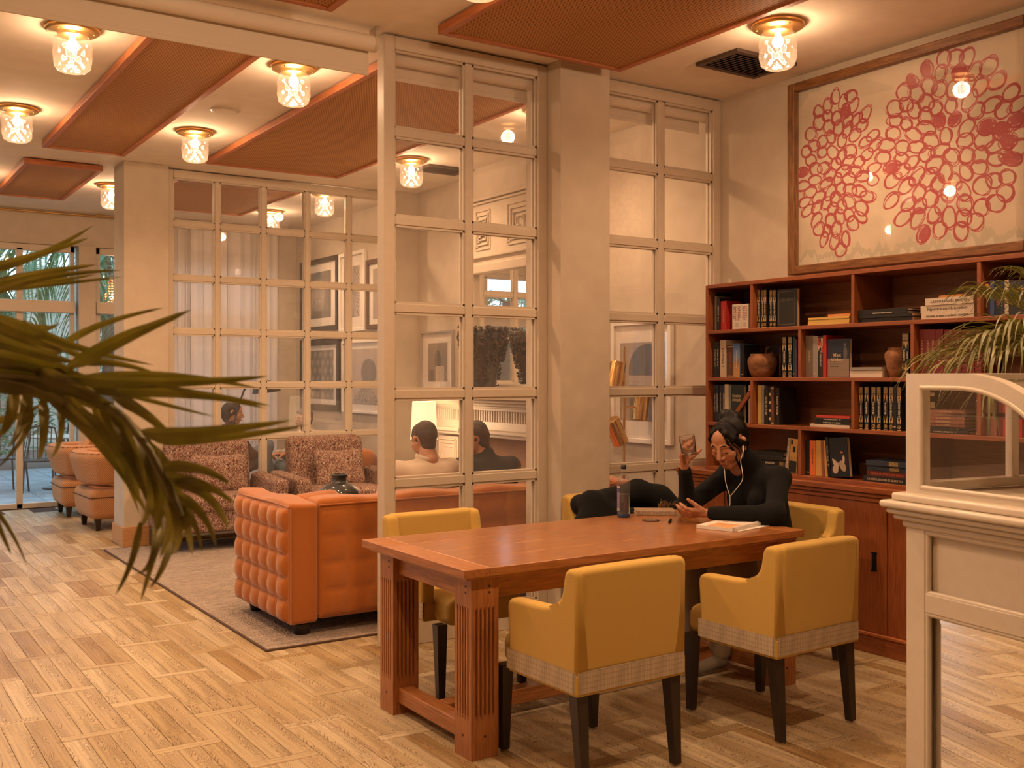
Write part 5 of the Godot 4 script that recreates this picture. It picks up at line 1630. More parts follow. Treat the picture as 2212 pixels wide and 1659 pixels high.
func make_books() -> void:
	make_book_materials()
	var r := RandomNumberGenerator.new()
	r.seed = 12
	for b in BOOKS:
		var key: String = b[6]
		var z0: float = b[2]
		var z1: float = b[3]
		var flat: bool = b[0] == "h"
		var y: float = b[4] if flat else SHELF_Y[b[1]]
		var t := thing("book", b[9], "book", Vector3(4.935 + r.randf_range(-0.006, 0.008) + (0.175 if key == "face_cover" else 0.0), y + 0.0005, (z0 + z1) / 2), 0, "books in the bookcase")
		var w := z1 - z0
		var cm := "book_" + key
		var g := G.new()
		if flat:
			var h: float = b[5]
			var d := minf(0.22, w * 0.72)
			g.rbox(Vector3(d / 2, 0.0012, 0), Vector3(d, 0.0024, w), 0.0008, 1)
			g.rbox(Vector3(d / 2, h - 0.0012, 0), Vector3(d, 0.0024, w), 0.0008, 1)
			g.rbox(Vector3(0.002, h / 2, 0), Vector3(0.005, h, w), 0.0012, 1)
			part(t, "cover", g, cm)
			g = G.new(); g.box(Vector3(d / 2, h / 2, 0), Vector3(d - 0.008, h - 0.005, w - 0.006))
			part(t, "pages", g, "pages")
			if b[7] == "~": part(t, "small_print", strokes(w * 0.5, minf(h * 0.45, 0.012), r, Transform3D(FACE, Vector3(-0.0006, h / 2, 0))), "ink_" + b[8])
			elif b[7]: words(t, "title", b[7], minf(h * 0.62, 0.017), "ink_" + b[8], Vector3(-0.0008, h / 2, 0), FACE, true, w * 0.8)
			if key == "navy_gold": part(t, "gilt_block", sheet(-0.0008, h * 0.12, h * 0.88, w * 0.06, w * 0.28), "gilt")
			if key == "gold_h":
				part(t, "gilt_block", sheet(-0.0008, h * 0.1, h * 0.9, w * 0.34, w * 0.48), "gilt")
			continue
		if b[0] == "c":
			var h: float = b[4]
			g.rbox(Vector3(0.0012, h / 2, 0), Vector3(0.0024, h, w), 0.0008, 1)
			g.rbox(Vector3(0.0248, h / 2, 0), Vector3(0.0024, h, w), 0.0008, 1)
			g.rbox(Vector3(0.013, h / 2, -w / 2 + 0.0015), Vector3(0.026, h, 0.003), 0.0008, 1)
			part(t, "cover", g, cm)
			g = G.new(); g.box(Vector3(0.013, h / 2, 0.001), Vector3(0.021, h - 0.006, w - 0.006))
			part(t, "pages", g, "pages")
			if key in ["face_cover", "hands_cover", "weber"]:
				part(t, "cover_print", sheet(-0.0006, 0.003, h - 0.003, -w / 2 + 0.004, w / 2 - 0.003), print_tex(key))
			if key == "black_cover":
				g = G.new()
				for s in [-1.0, 1.0]:
					g.box(Vector3(-0.0004, h / 2, s * (w / 2 - 0.016)), Vector3(0.0008, h - 0.03, 0.004))
					g.box(Vector3(-0.0004, h / 2 + s * (h / 2 - 0.016), 0), Vector3(0.0008, 0.004, w - 0.03))
				part(t, "border", g, "ink_dim")
			if b[7]:
				var two: PackedStringArray = b[7].split(" ") if key != "black_cover" else PackedStringArray([b[7]])
				for i in two.size():
					words(t, "title", two[i], 0.026, "ink_" + b[8], Vector3(-0.0012, h * (0.72 if key != "weber" else 0.58) - i * 0.027, -w * 0.05), FACE, true, w * 0.72)
			t.rotation.x = b[5]
			t.rotation.z = 0.0
			if b[5] != 0.0: t.position.y += absf(sin(b[5])) * w / 2
			continue
		var h: float = b[4]
		var d := clampf(h * 0.68, 0.12, 0.19)
		if key == "sticker": d = 0.10
		g.rbox(Vector3(d / 2, h / 2, -w / 2 + 0.0011), Vector3(d, h, 0.0022), 0.0007, 1)
		g.rbox(Vector3(d / 2, h / 2, w / 2 - 0.0011), Vector3(d, h, 0.0022), 0.0007, 1)
		g.rbox(Vector3(0.003, h / 2, 0), Vector3(0.006, h, w), 0.0022, 2)
		part(t, "cover", g, cm)
		g = G.new(); g.box(Vector3(d / 2, h / 2, 0), Vector3(d - 0.008, h - 0.006, w - 0.004))
		part(t, "pages", g, "pages")
		if key == "gold":
			part(t, "gilt_block", sheet(-0.0005, h * 0.84, h * 0.985, -w * 0.42, w * 0.42), "gilt")
			for s in [-1.0, 1.0]:
				for e in [[0.80, 0.62], [0.17, 0.34]]:
					g = G.new()
					var q := [Vector3(-0.0005, h * e[0], s * w * 0.42), Vector3(-0.0005, h * e[1], s * w * 0.40), Vector3(-0.0005, h * (e[0] * 0.85 + e[1] * 0.15), s * w * 0.10), Vector3(-0.0005, h * e[0], s * w * 0.10)]
					g.quad(q[0], q[1], q[2], q[3], Vector3(-1, 0, 0))
					part(t, "gilt_wedge", g, "gilt_line")
			part(t, "gilt_line", sheet(-0.0005, h * 0.815, h * 0.825, -w * 0.42, w * 0.42), "gilt_line")
			part(t, "gilt_line", sheet(-0.0005, h * 0.005, h * 0.02, -w * 0.42, w * 0.42), "gilt_line")
			g = G.new()
			var ring := []
			for k in 13: ring.append(Vector3(-0.0006, h * 0.085 + cos(TAU * k / 12) * w * 0.33, sin(TAU * k / 12) * w * 0.33))
			g.tube(ring, 0.0014, 4, false)
			g.bx(-0.001, 0, h * 0.05, h * 0.12, -0.001, 0.001); g.bx(-0.001, 0, h * 0.083, h * 0.088, -w * 0.3, w * 0.3)
			part(t, "gilt_ring", g, "gilt_line")
		elif key == "stripe":
			for k in 4: part(t, "pale_bar", sheet(-0.0005, h * (0.12 + 0.22 * k), h * (0.19 + 0.22 * k), -w * 0.42, w * 0.42), "ink_cream")
		elif key == "amber_black":
			g = sheet(-0.0005, 0.004, h * 0.36, -w * 0.45, w * 0.45)
			part(t, "black_field", g, "book_soot")
			for k in 5: part(t, "black_dash", sheet(-0.0006, h * (0.36 - 0.02 * (k % 2)), h * 0.50, lerpf(-w * 0.4, w * 0.4, k / 4.0) - 0.001, lerpf(-w * 0.4, w * 0.4, k / 4.0) + 0.001), "book_soot")
			part(t, "black_patch", sheet(-0.0006, h * 0.62, h * 0.78, -w * 0.05, w * 0.25), "book_soot")
			part(t, "black_patch", sheet(-0.0006, h * 0.84, h * 0.96, -w * 0.30, -w * 0.05), "book_soot")
		elif key == "red_black":
			part(t, "yellow_head", sheet(-0.0005, h * 0.84, h * 0.97, -w * 0.42, w * 0.42), "book_yellow")
			part(t, "black_field", sheet(-0.0005, h * 0.02, h * 0.60, -w * 0.44, w * 0.44), "book_soot")
		elif key == "brown":
			for e in [0.95, 0.04]: part(t, "pale_bar", sheet(-0.0005, h * e - 0.003, h * e + 0.003, -w * 0.42, w * 0.42), "ink_cream")
		if key in ["sticker", "blue_sand", "fire", "photo_spine", "white_print"]:
			part(t, "spine_print", sheet(-0.0006, 0.002, h - 0.002, -w / 2 + 0.002, w / 2 - 0.002), print_tex(key))
		if b[7] == "~":
			part(t, "small_print", strokes(h * 0.5, minf(w * 0.36, 0.012), r, Transform3D(SPINE_UP, Vector3(-0.0006, h * 0.52, 0))), "ink_" + b[8])
		elif b[7]:
			words(t, "title", b[7], minf(w * 0.50, 0.017), "ink_" + b[8], Vector3(-0.0012, h * 0.5, 0), SPINE_UP, true, h * (0.44 if key == "gold" else 0.6))
		elif key == "soot" or key == "grey" or key == "navy" or key == "sage":
			part(t, "pale_bar", sheet(-0.0005, h * 0.08, h * 0.10, -w * 0.3, w * 0.3), "ink_cream")
		if b[5] != 0.0:
			t.rotation.x = b[5]
			t.position.y += absf(sin(b[5])) * w / 2

func make_bookcase() -> void:
	var t := thing("bookcase", "wide reddish oak bookcase with staggered bays above sliding cabinet doors", "bookcase", Vector3(5.0, 0, -3.6))
	var o := Vector3(5.0, 0, -3.6)
	var b := func(called: String, x0: float, x1: float, y0: float, y1: float, z0: float, z1: float, m: String, parent: Node = null, r := 0.0025) -> MeshInstance3D:
		var g := G.new()
		g.rbox(Vector3(x0 + x1, y0 + y1, z0 + z1) / 2.0 - o, Vector3(x1 - x0, y1 - y0, z1 - z0), r, 1)
		return part(t if parent == null else parent, called, g, m)
	var zl := -5.051
	var zr := -1.53
	var xf := 4.90
	var xb := 5.262
	b.call("back_panel", 5.245, xb, 0.93, 2.13, zl + 0.02, zr, "case_back")
	b.call("side", xf, xb, 0.93, 2.152, zl, zl + 0.022, "case_wood_y")
	b.call("side", xf, xb, 0.93, 2.152, zr - 0.022, zr, "case_wood_y")
	b.call("top", xf - 0.002, xb, 2.13, 2.155, zl + 0.022, zr - 0.022, "case_wood_z")
	for y in [1.852, 1.541, 1.245, 0.952]:
		b.call("shelf", xf, 5.244, y - 0.023, y, zl + 0.022, zr - 0.022, "case_wood_z")
	var rows := [[1.852, 2.13, [1, 3, 5, 7]], [1.541, 1.829, [2, 4, 6, 8]], [1.245, 1.518, [1, 3, 5, 7]], [0.952, 1.222, [2, 4, 6, 8]]]
	for row in rows:
		for k in row[2]:
			var z: float = -5.029 + 0.3885 * k
			b.call("divider", xf, 5.244, row[0], row[1], z - 0.011, z + 0.011, "case_wood_y")
	# cabinet below, running on to the partition
	var zc := -5.28
	b.call("cabinet_top", 4.845, xb, 0.895, 0.929, zc, zr, "case_wood_z", null, 0.006)
	b.call("moulding", 4.858, 4.90, 0.872, 0.895, zc, zr, "case_wood_z", null, 0.006)
	b.call("cabinet_frame", 4.870, 4.90, 0.845, 0.872, zc, zr, "case_wood_z")
	b.call("plinth", 4.872, 4.90, 0.0, 0.10, zc, zr, "case_wood_z")
	b.call("carcass", 4.905, xb, 0.0, 0.894, zc, zr, "case_back")
	b.call("bottom_rail", 4.862, 4.90, 0.10, 0.116, zc, zr, "panel_wood_z")
	var edges := [zc, -4.86, -4.44, -3.62, -2.80, -1.98, zr]
	for k in edges.size() - 1:
		var dx := 0.0 if k % 2 == 0 else 0.008
		var d: Node = b.call("sliding_door", 4.878 + dx, 4.890 + dx, 0.117, 0.844, edges[k] + 0.002, edges[k + 1] - 0.002, "case_wood_y")
		var zz: float = edges[k + 1] - 0.09
		if k == 2: zz = -3.70
		b.call("finger_pull", 4.8755 + dx, 4.879 + dx, 0.47, 0.56, zz - 0.016, zz + 0.016, "black_metal", d, 0.001)
		b.call("pull_rim", 4.8748 + dx, 4.878 + dx, 0.462, 0.470, zz - 0.02, zz + 0.02, "black_metal", d, 0.001)
		b.call("pull_rim", 4.8748 + dx, 4.878 + dx, 0.560, 0.568, zz - 0.02, zz + 0.02, "black_metal", d, 0.001)
	# the loose board leaning in a bay
	var g := G.new()
	g.X = Transform3D(Basis(Vector3.RIGHT, 0.72), Vector3.ZERO)
	g.box(Vector3(0, 0.125, 0), Vector3(0.012, 0.25, 0.028))
	one("loose_batten", "short brown batten leaning across the third shelf", "batten", g, "case_wood_y", Vector3(4.925, 1.256, -4.84))
	make_books()
	var clay := mat("clay", Color.WHITE, 0.85)
	clay.albedo_texture = noise_tex(0.02, lin(0.13, 0.055, 0.026), lin(0.34, 0.155, 0.07), 256, 4, 10.0, 41, lin(0.26, 0.115, 0.052))
	tri(clay, Vector3.ONE * 3.0)
	var jar := G.new()
	jar.lathe([Vector2(0, 0), Vector2(0.066, 0), Vector2(0.082, 0.04), Vector2(0.094, 0.085), Vector2(0.093, 0.112), Vector2(0.082, 0.132), Vector2(0.074, 0.138), Vector2(0.077, 0.148), Vector2(0.068, 0.149), Vector2(0.066, 0.135)], Vector3.ZERO, 36)
	one("clay_pot", "round brown clay pot with a wide mouth on the second shelf", "pot", jar, clay, Vector3(5.005, 1.5415, -4.645))
	jar = G.new()
	jar.lathe([Vector2(0, 0), Vector2(0.042, 0), Vector2(0.052, 0.04), Vector2(0.066, 0.11), Vector2(0.066, 0.135), Vector2(0.05, 0.153), Vector2(0.045, 0.157), Vector2(0.047, 0.166), Vector2(0.038, 0.166), Vector2(0.036, 0.15)], Vector3.ZERO, 36)
	one("clay_jar", "taller orange brown clay jar on the second shelf nearer the palm", "jar", jar, clay, Vector3(5.0, 1.5415, -3.642))
	make_artwork()

# scribbled red petals on old paper
func make_artwork() -> void:
	var W := 840
	var H := 640
	var data := PackedFloat32Array()
	data.resize(W * H)
	var r := RandomNumberGenerator.new()
	r.seed = 404
	var dot := func(x: float, y: float, rad: float) -> void:
		for yy in range(maxi(0, int(y - rad)), mini(H, int(y + rad) + 2)):
			for xx in range(maxi(0, int(x - rad)), mini(W, int(x + rad) + 2)):
				var k := clampf(rad + 0.5 - Vector2(xx - x, yy - y).length(), 0.0, 1.0)
				if k > data[yy * W + xx]: data[yy * W + xx] = k
	var loop := func(c: Vector2, a: float, b: float, rot: float, turns: int, heavy: float) -> void:
		for q in turns:
			var ja := a * r.randf_range(0.86, 1.12)
			var jb := b * r.randf_range(0.88, 1.10)
			var off := Vector2(r.randf_range(-3, 3), r.randf_range(-3, 3))
			var ph := r.randf() * TAU
			var n := int((a + b) * 3.3)
			for i in n:
				var t := TAU * i / n
				var wob := 1.0 + 0.05 * sin(t * 3.0 + ph) + 0.03 * sin(t * 2.0 - ph)
				var p := c + off + Vector2(cos(t) * ja * wob, sin(t) * jb * wob).rotated(rot)
				dot.call(p.x, p.y, 1.1 + heavy * maxf(0.0, sin(t + ph)))
	var scrib := func(c: Vector2, a: float, b: float, rot: float) -> void:
		for i in int(b * 2.4):
			var t := -1.0 + 2.0 * i / (b * 2.4)
			var wd := a * sqrt(maxf(0.0, 1.0 - t * t))
			for s in int(wd):
				var x := -wd + 2.0 * s + r.randf_range(-1, 1)
				var p := c + Vector2(x, t * b + 3.0 * sin(x * 0.4)).rotated(rot)
				dot.call(p.x, p.y, 1.0)
	# two flower heads, petals packed in rings: centre, half width, half height, top and bottom tilt
	for head in [[Vector2(172, 330), 158.0, 282.0, 46], [Vector2(582, 312), 236.0, 286.0, 100]]:
		var c: Vector2 = head[0]
		var spots := []
		var tries := 0
		var sz: float = 27.0 if head[3] == 46 else 32.0
		while spots.size() < head[3] * 1.7 and tries < 9000:
			tries += 1
			var a := r.randf() * TAU
			var q := sqrt(r.randf())
			var p := Vector2(cos(a) * head[1] * q, sin(a) * head[2] * q)
			if head[3] == 46 and p.y > 60: p.x *= 1.0 - 0.45 * (p.y - 60) / 200.0
			var ok := true
			for s in spots:
				if s.distance_to(p) < sz * 1.22: ok = false; break
			if ok: spots.append(p)
		for p in spots:
			var a := sz * r.randf_range(0.58, 0.82)
			var b := sz * r.randf_range(0.80, 1.12)
			var dir: float = atan2(p.y / head[2], p.x / head[1]) + PI / 2 + r.randf_range(-0.25, 0.25)
			loop.call(c + p, a, b, dir, 3, 1.5)
			if r.randf() < 0.09: scrib.call(c + p, a * 0.85, b * 0.85, dir)
	var im := Image.create(W, H, false, Image.FORMAT_RGB8)
	var f := FastNoiseLite.new()
	f.seed = 8; f.frequency = 0.006; f.fractal_octaves = 4
	for y in H:
		for x in W:
			var n := f.get_noise_2d(x, y)
			var paper := lin(0.62, 0.53, 0.40).lerp(lin(0.50, 0.43, 0.31), clampf(0.35 + n * 0.8, 0, 1))
			# damp stains along the lower edge and in the upper left corner
			var e := (H - y) + 46.0 * f.get_noise_2d(x * 4.0, y * 1.0)
			if e < 44.0: paper = paper.lerp(lin(0.38, 0.36, 0.26), 0.55)
			if e < 16.0: paper = paper.lerp(lin(0.62, 0.56, 0.44), 0.8)
			if x + y * 1.3 < 90.0 + 80.0 * f.get_noise_2d(x * 3.0, y * 3.0): paper = paper.lerp(lin(0.40, 0.38, 0.30), 0.5)
			im.set_pixel(x, y, paper.lerp(lin(0.34, 0.006, 0.02), data[y * W + x]))
	var m := mat("art_paper", Color.WHITE, 0.7)
	m.albedo_texture = ImageTexture.create_from_image(im)
	var z0 := -4.63
	var z1 := -2.98
	var y0 := 2.205
	var y1 := 3.44
	var t := thing("framed_artwork", "large framed drawing of two scribbled red flower heads above the bookcase", "artwork", Vector3(WX - 0.002, y0, (z0 + z1) / 2))
	var w := (z1 - z0) / 2
	var h := y1 - y0
	for s in [-1.0, 1.0]:
		var g := G.new(); g.rbox(Vector3(-0.03, h / 2, s * (w - 0.0275)), Vector3(0.06, h, 0.055), 0.006, 2)
		part(t, "frame_side", g, "art_frame_y")
		g = G.new(); g.rbox(Vector3(-0.03, h / 2 + s * (h / 2 - 0.0275), 0), Vector3(0.06, 0.055, w * 2 - 0.11), 0.006, 2)
		part(t, "frame_rail", g, "art_frame_z")
	part(t, "drawing", sheet(-0.012, 0.05, h - 0.05, -w + 0.05, w - 0.05), m)
	var g := G.new(); g.bx(-0.010, -0.001, 0.04, h - 0.04, -w + 0.04, w - 0.04)
	part(t, "backing", g, "art_frame_z")
	g = G.new(); g.box(Vector3(-0.022, h / 2, 0), Vector3(0.003, h - 0.1, w * 2 - 0.1))
	part(t, "glazing", g, "pane")

# ---------------------------------------------------------------- people: tapered capsules joined smoothly, meshed as surface nets
class Net:
	var a := PackedVector3Array()
	var d := PackedVector3Array()
	var iv := PackedFloat32Array()
	var r0 := PackedFloat32Array()
	var dr := PackedFloat32Array()
	var k := 0.03
	var cut := []

	func bone(p: Vector3, q: Vector3, ra: float, rb := -1.0) -> void:
		if rb < 0.0: rb = ra
		a.append(p); d.append(q - p); r0.append(ra); dr.append(rb - ra)
		iv.append(1.0 / maxf((q - p).length_squared(), 1e-9))

	func chain(pts: Array, rs: Array) -> void:
		for i in pts.size() - 1: bone(pts[i], pts[i + 1], rs[i], rs[i + 1])

	func at(p: Vector3) -> float:
		var o := 1e3
		for i in a.size():
			var w := p - a[i]
			var h := clampf(w.dot(d[i]) * iv[i], 0.0, 1.0)
			var q := (w - d[i] * h).length() - r0[i] - dr[i] * h
			var m := k - absf(o - q)
			o = minf(o, q)
			if m > 0.0: o -= m * m * 0.25 / k
		for c in cut:
			var q: float = c[1] - p.distance_to(c[0])
			var m: float = k - absf(o - q)
			o = maxf(o, q)
			if m > 0.0: o += m * m * 0.25 / k
		return o

	func mesh_into(g: G, cell: float) -> void:
		var lo := Vector3(1e9, 1e9, 1e9)
		for i in a.size():
			var r := maxf(r0[i], r0[i] + dr[i]) + k + cell * 3.0
			lo = lo.min(a[i] - Vector3(r, r, r)).min(a[i] + d[i] - Vector3(r, r, r))
		var cells := {}
		var S := 2048
		for i in a.size():
			var rm := maxf(r0[i], r0[i] + dr[i]) + k * 0.5 + cell * 2.0
			var b := a[i] + d[i]
			var p0 := ((a[i].min(b) - Vector3(rm, rm, rm) - lo) / cell).floor()
			var p1 := ((a[i].max(b) + Vector3(rm, rm, rm) - lo) / cell).ceil()
			var band := k * 0.5 + cell * 1.8
			for x in range(int(p0.x), int(p1.x)):
				for y in range(int(p0.y), int(p1.y)):
					for z in range(int(p0.z), int(p1.z)):
						var p := lo + Vector3(x + 0.5, y + 0.5, z + 0.5) * cell
						var w := p - a[i]
						var h := clampf(w.dot(d[i]) * iv[i], 0.0, 1.0)
						var q := (w - d[i] * h).length() - r0[i] - dr[i] * h
						if q < band and q > -band: cells[(x * S + y) * S + z] = -1
		var val := {}
		var i0 := g.v.size()
		var offs := [0, S * S, S, S * S + S, 1, S * S + 1, S + 1, S * S + S + 1]
		var edges := [[0, 1], [2, 3], [4, 5], [6, 7], [0, 2], [1, 3], [4, 6], [5, 7], [0, 4], [1, 5], [2, 6], [3, 7]]
		var f := PackedFloat32Array()
		f.resize(8)
		for key in cells:
			var neg := 0
			for c in 8:
				var kk: int = key + offs[c]
				if not val.has(kk):
					var z := kk % S
					var y := (kk / S) % S
					var x := kk / (S * S)
					val[kk] = at(lo + Vector3(x, y, z) * cell)
				f[c] = val[kk]
				if f[c] < 0.0: neg += 1
			if neg == 0 or neg == 8: continue
			var bz: int = key % S
			var by: int = (key / S) % S
			var bx_: int = key / (S * S)
			var sum := Vector3.ZERO
			var cnt := 0
			for e in edges:
				var fa := f[e[0]]
				var fb := f[e[1]]
				if (fa < 0.0) != (fb < 0.0):
					var t := fa / (fa - fb)
					var ca := Vector3(e[0] & 1, (e[0] >> 1) & 1, (e[0] >> 2) & 1)
					var cb := Vector3(e[1] & 1, (e[1] >> 1) & 1, (e[1] >> 2) & 1)
					sum += ca.lerp(cb, t)
					cnt += 1
			cells[key] = g.v.size()
			g.v.append(lo + (Vector3(bx_, by, bz) + sum / cnt) * cell)
			g.n.append(Vector3.ZERO)
			g.uv.append(Vector2.ZERO)
		var ax := [S * S, S, 1]
		for key in cells:
			if cells[key] < 0: continue
			var f0: float = val[key]
			for e in 3:
				var f1: float = val[key + ax[e]]
				if (f0 < 0.0) == (f1 < 0.0): continue
				var u: int = ax[(e + 1) % 3]
				var w: int = ax[(e + 2) % 3]
				if not (cells.has(key - u) and cells.has(key - w) and cells.has(key - u - w)): continue
				var q := [cells[key], cells[key - u], cells[key - u - w], cells[key - w]]
				if q.min() < 0: continue
				if f0 < 0.0: q = [q[0], q[3], q[2], q[1]]
				var n := (g.v[q[2]] - g.v[q[0]]).cross(g.v[q[3]] - g.v[q[1]])
				var out := Vector3.ZERO
				out[e] = 1.0 if f0 < 0.0 else -1.0
				if n.dot(out) < 0.0: n = -n
				for j in 4: g.n[q[j]] += n
				for t in [[0, 1, 2], [0, 2, 3]]:
					var A: int = q[t[0]]
					var B: int = q[t[1]]
					var C: int = q[t[2]]
					if (g.v[B] - g.v[A]).cross(g.v[C] - g.v[A]).dot(n) > 0.0:
						g.ix.append(A); g.ix.append(C); g.ix.append(B)
					else:
						g.ix.append(A); g.ix.append(B); g.ix.append(C)
		for i in range(i0, g.v.size()): g.n[i] = g.n[i].normalized() if g.n[i].length_squared() > 0.0 else Vector3.UP

# wrist, towards the fingers, out of the palm, towards the thumb; bend of each finger, thumb first
func hand(n: Net, w: Vector3, D: Vector3, P: Vector3, T: Vector3, curl: Array, spread := 0.0, sc := 1.0, thumb_dir := Vector3.ZERO) -> Array:
	D = D.normalized()
	P = (P - D * P.dot(D)).normalized()
	T = (T - D * T.dot(D) - P * T.dot(P)).normalized()
	for i in 4:
		var off := (0.030 - 0.0195 * i) * sc
		n.bone(w + T * off * 0.55, w + D * (0.086 - 0.005 * absf(i - 1)) * sc + T * off, 0.0125 * sc, 0.0115 * sc)
	n.bone(w - D * 0.02 * sc, w + D * 0.02 * sc, 0.022 * sc, 0.020 * sc)
	n.bone(w + D * 0.02 * sc + T * 0.022 * sc + P * 0.006 * sc, w + D * 0.055 * sc + T * 0.028 * sc + P * 0.006 * sc, 0.015 * sc, 0.012 * sc)
	var tips := []
	var lens := [0.076, 0.084, 0.078, 0.060]
	for i in 4:
		var base := w + D * (0.086 - 0.005 * absf(i - 1)) * sc + T * (0.030 - 0.0195 * i) * sc
		var fan := T * spread * (1.2 - 0.8 * i)
		var p := base
		var ang := 0.0
		var cu: float = curl[i + 1]
		for s in 3:
			ang += cu * [0.75, 1.0, 0.7][s]
			var dir := ((D + fan).normalized() * cos(ang) + P * sin(ang)).normalized()
			var q: Vector3 = p + dir * lens[i] * sc * [0.44, 0.31, 0.25][s]
			n.bone(p, q, [0.0098, 0.0088, 0.0082][s] * sc, [0.0088, 0.0082, 0.0072][s] * sc)
			p = q
		tips.append(p)
	var tb := w + D * 0.028 * sc + T * 0.026 * sc + P * 0.008 * sc
	var td := (T * 0.75 + D * 0.6 + P * 0.25).normalized() if thumb_dir == Vector3.ZERO else thumb_dir.normalized()
	var tq := tb + td * 0.042 * sc
	n.bone(tb, tq, 0.0145 * sc, 0.0115 * sc)
	var c0: float = curl[0]
	var td2 := (td * cos(c0) + (D * 0.7 + P * 0.7).normalized() * sin(c0)).normalized()
	n.bone(tq, tq + td2 * 0.032 * sc, 0.0108 * sc, 0.0095 * sc)
	n.bone(tq + td2 * 0.032 * sc, tq + td2 * 0.056 * sc, 0.0094 * sc, 0.0078 * sc)
	tips.push_front(tq + td2 * 0.056 * sc)
	return tips

# head bones; c centre of the skull, fwd where the face points, up
func head_bones(n: Net, c: Vector3, b: Basis, man := false) -> void:
	var p := func(x: float, y: float, z: float) -> Vector3: return c + b * Vector3(x, y, -z)
	var hs := b.x.length()
	n.k = 0.0095
	hb_bone(n, hs, p.call(0, 0.028, -0.028), p.call(0, 0.032, 0.018), 0.079, 0.072)
	hb_bone(n, hs, p.call(0, 0.04, 0.03), p.call(0, 0.05, 0.04), 0.060, 0.055)
	hb_bone(n, hs, p.call(0, -0.012, 0.040), p.call(0, -0.062, 0.044), 0.056, 0.040)
	var jw := 0.048 if man else 0.042
	for s in [-1.0, 1.0]:
		hb_bone(n, hs, p.call(s * (jw + 0.008), -0.030, -0.002), p.call(s * jw, -0.062, 0.006), 0.026, 0.022)
		hb_bone(n, hs, p.call(s * jw, -0.062, 0.006), p.call(s * 0.014, -0.094, 0.058), 0.022, 0.018)
		hb_bone(n, hs, p.call(s * 0.038, -0.022, 0.058), p.call(s * 0.034, -0.044, 0.054), 0.029, 0.027)
		hb_bone(n, hs, p.call(s * 0.014, 0.024, 0.089), p.call(s * 0.046, 0.023, 0.074), 0.0115, 0.0105)
		hb_bone(n, hs, p.call(s * 0.025, -0.001, 0.0785), p.call(s * 0.039, -0.003, 0.0735), 0.0135, 0.0120)
		hb_bone(n, hs, p.call(s * 0.0115, -0.036, 0.098), p.call(s * 0.013, -0.036, 0.090), 0.0085, 0.0085)
		hb_bone(n, hs, p.call(s * 0.074, -0.016, -0.006), p.call(s * 0.080, 0.016, -0.014), 0.0085, 0.0125)
	hb_bone(n, hs, p.call(0, 0.014, 0.094), p.call(0, -0.029, 0.115), 0.0080, 0.0118)
	hb_bone(n, hs, p.call(0, -0.094, 0.060), p.call(0, -0.088, 0.066), 0.019, 0.018)
	hb_bone(n, hs, p.call(-0.015, -0.0585, 0.0880), p.call(0.015, -0.0585, 0.0880), 0.0065, 0.0065)
	hb_bone(n, hs, p.call(-0.013, -0.0700, 0.0875), p.call(0.013, -0.0700, 0.0875), 0.0078, 0.0078)
	hb_bone(n, hs, p.call(0, -0.06, -0.015), p.call(0, -0.15, -0.035), (0.050 if not man else 0.056), (0.052 if not man else 0.060))

func hb_bone(n: Net, hs: float, p: Vector3, q: Vector3, ra: float, rb: float) -> void:
	n.bone(p, q, ra * hs, rb * hs)

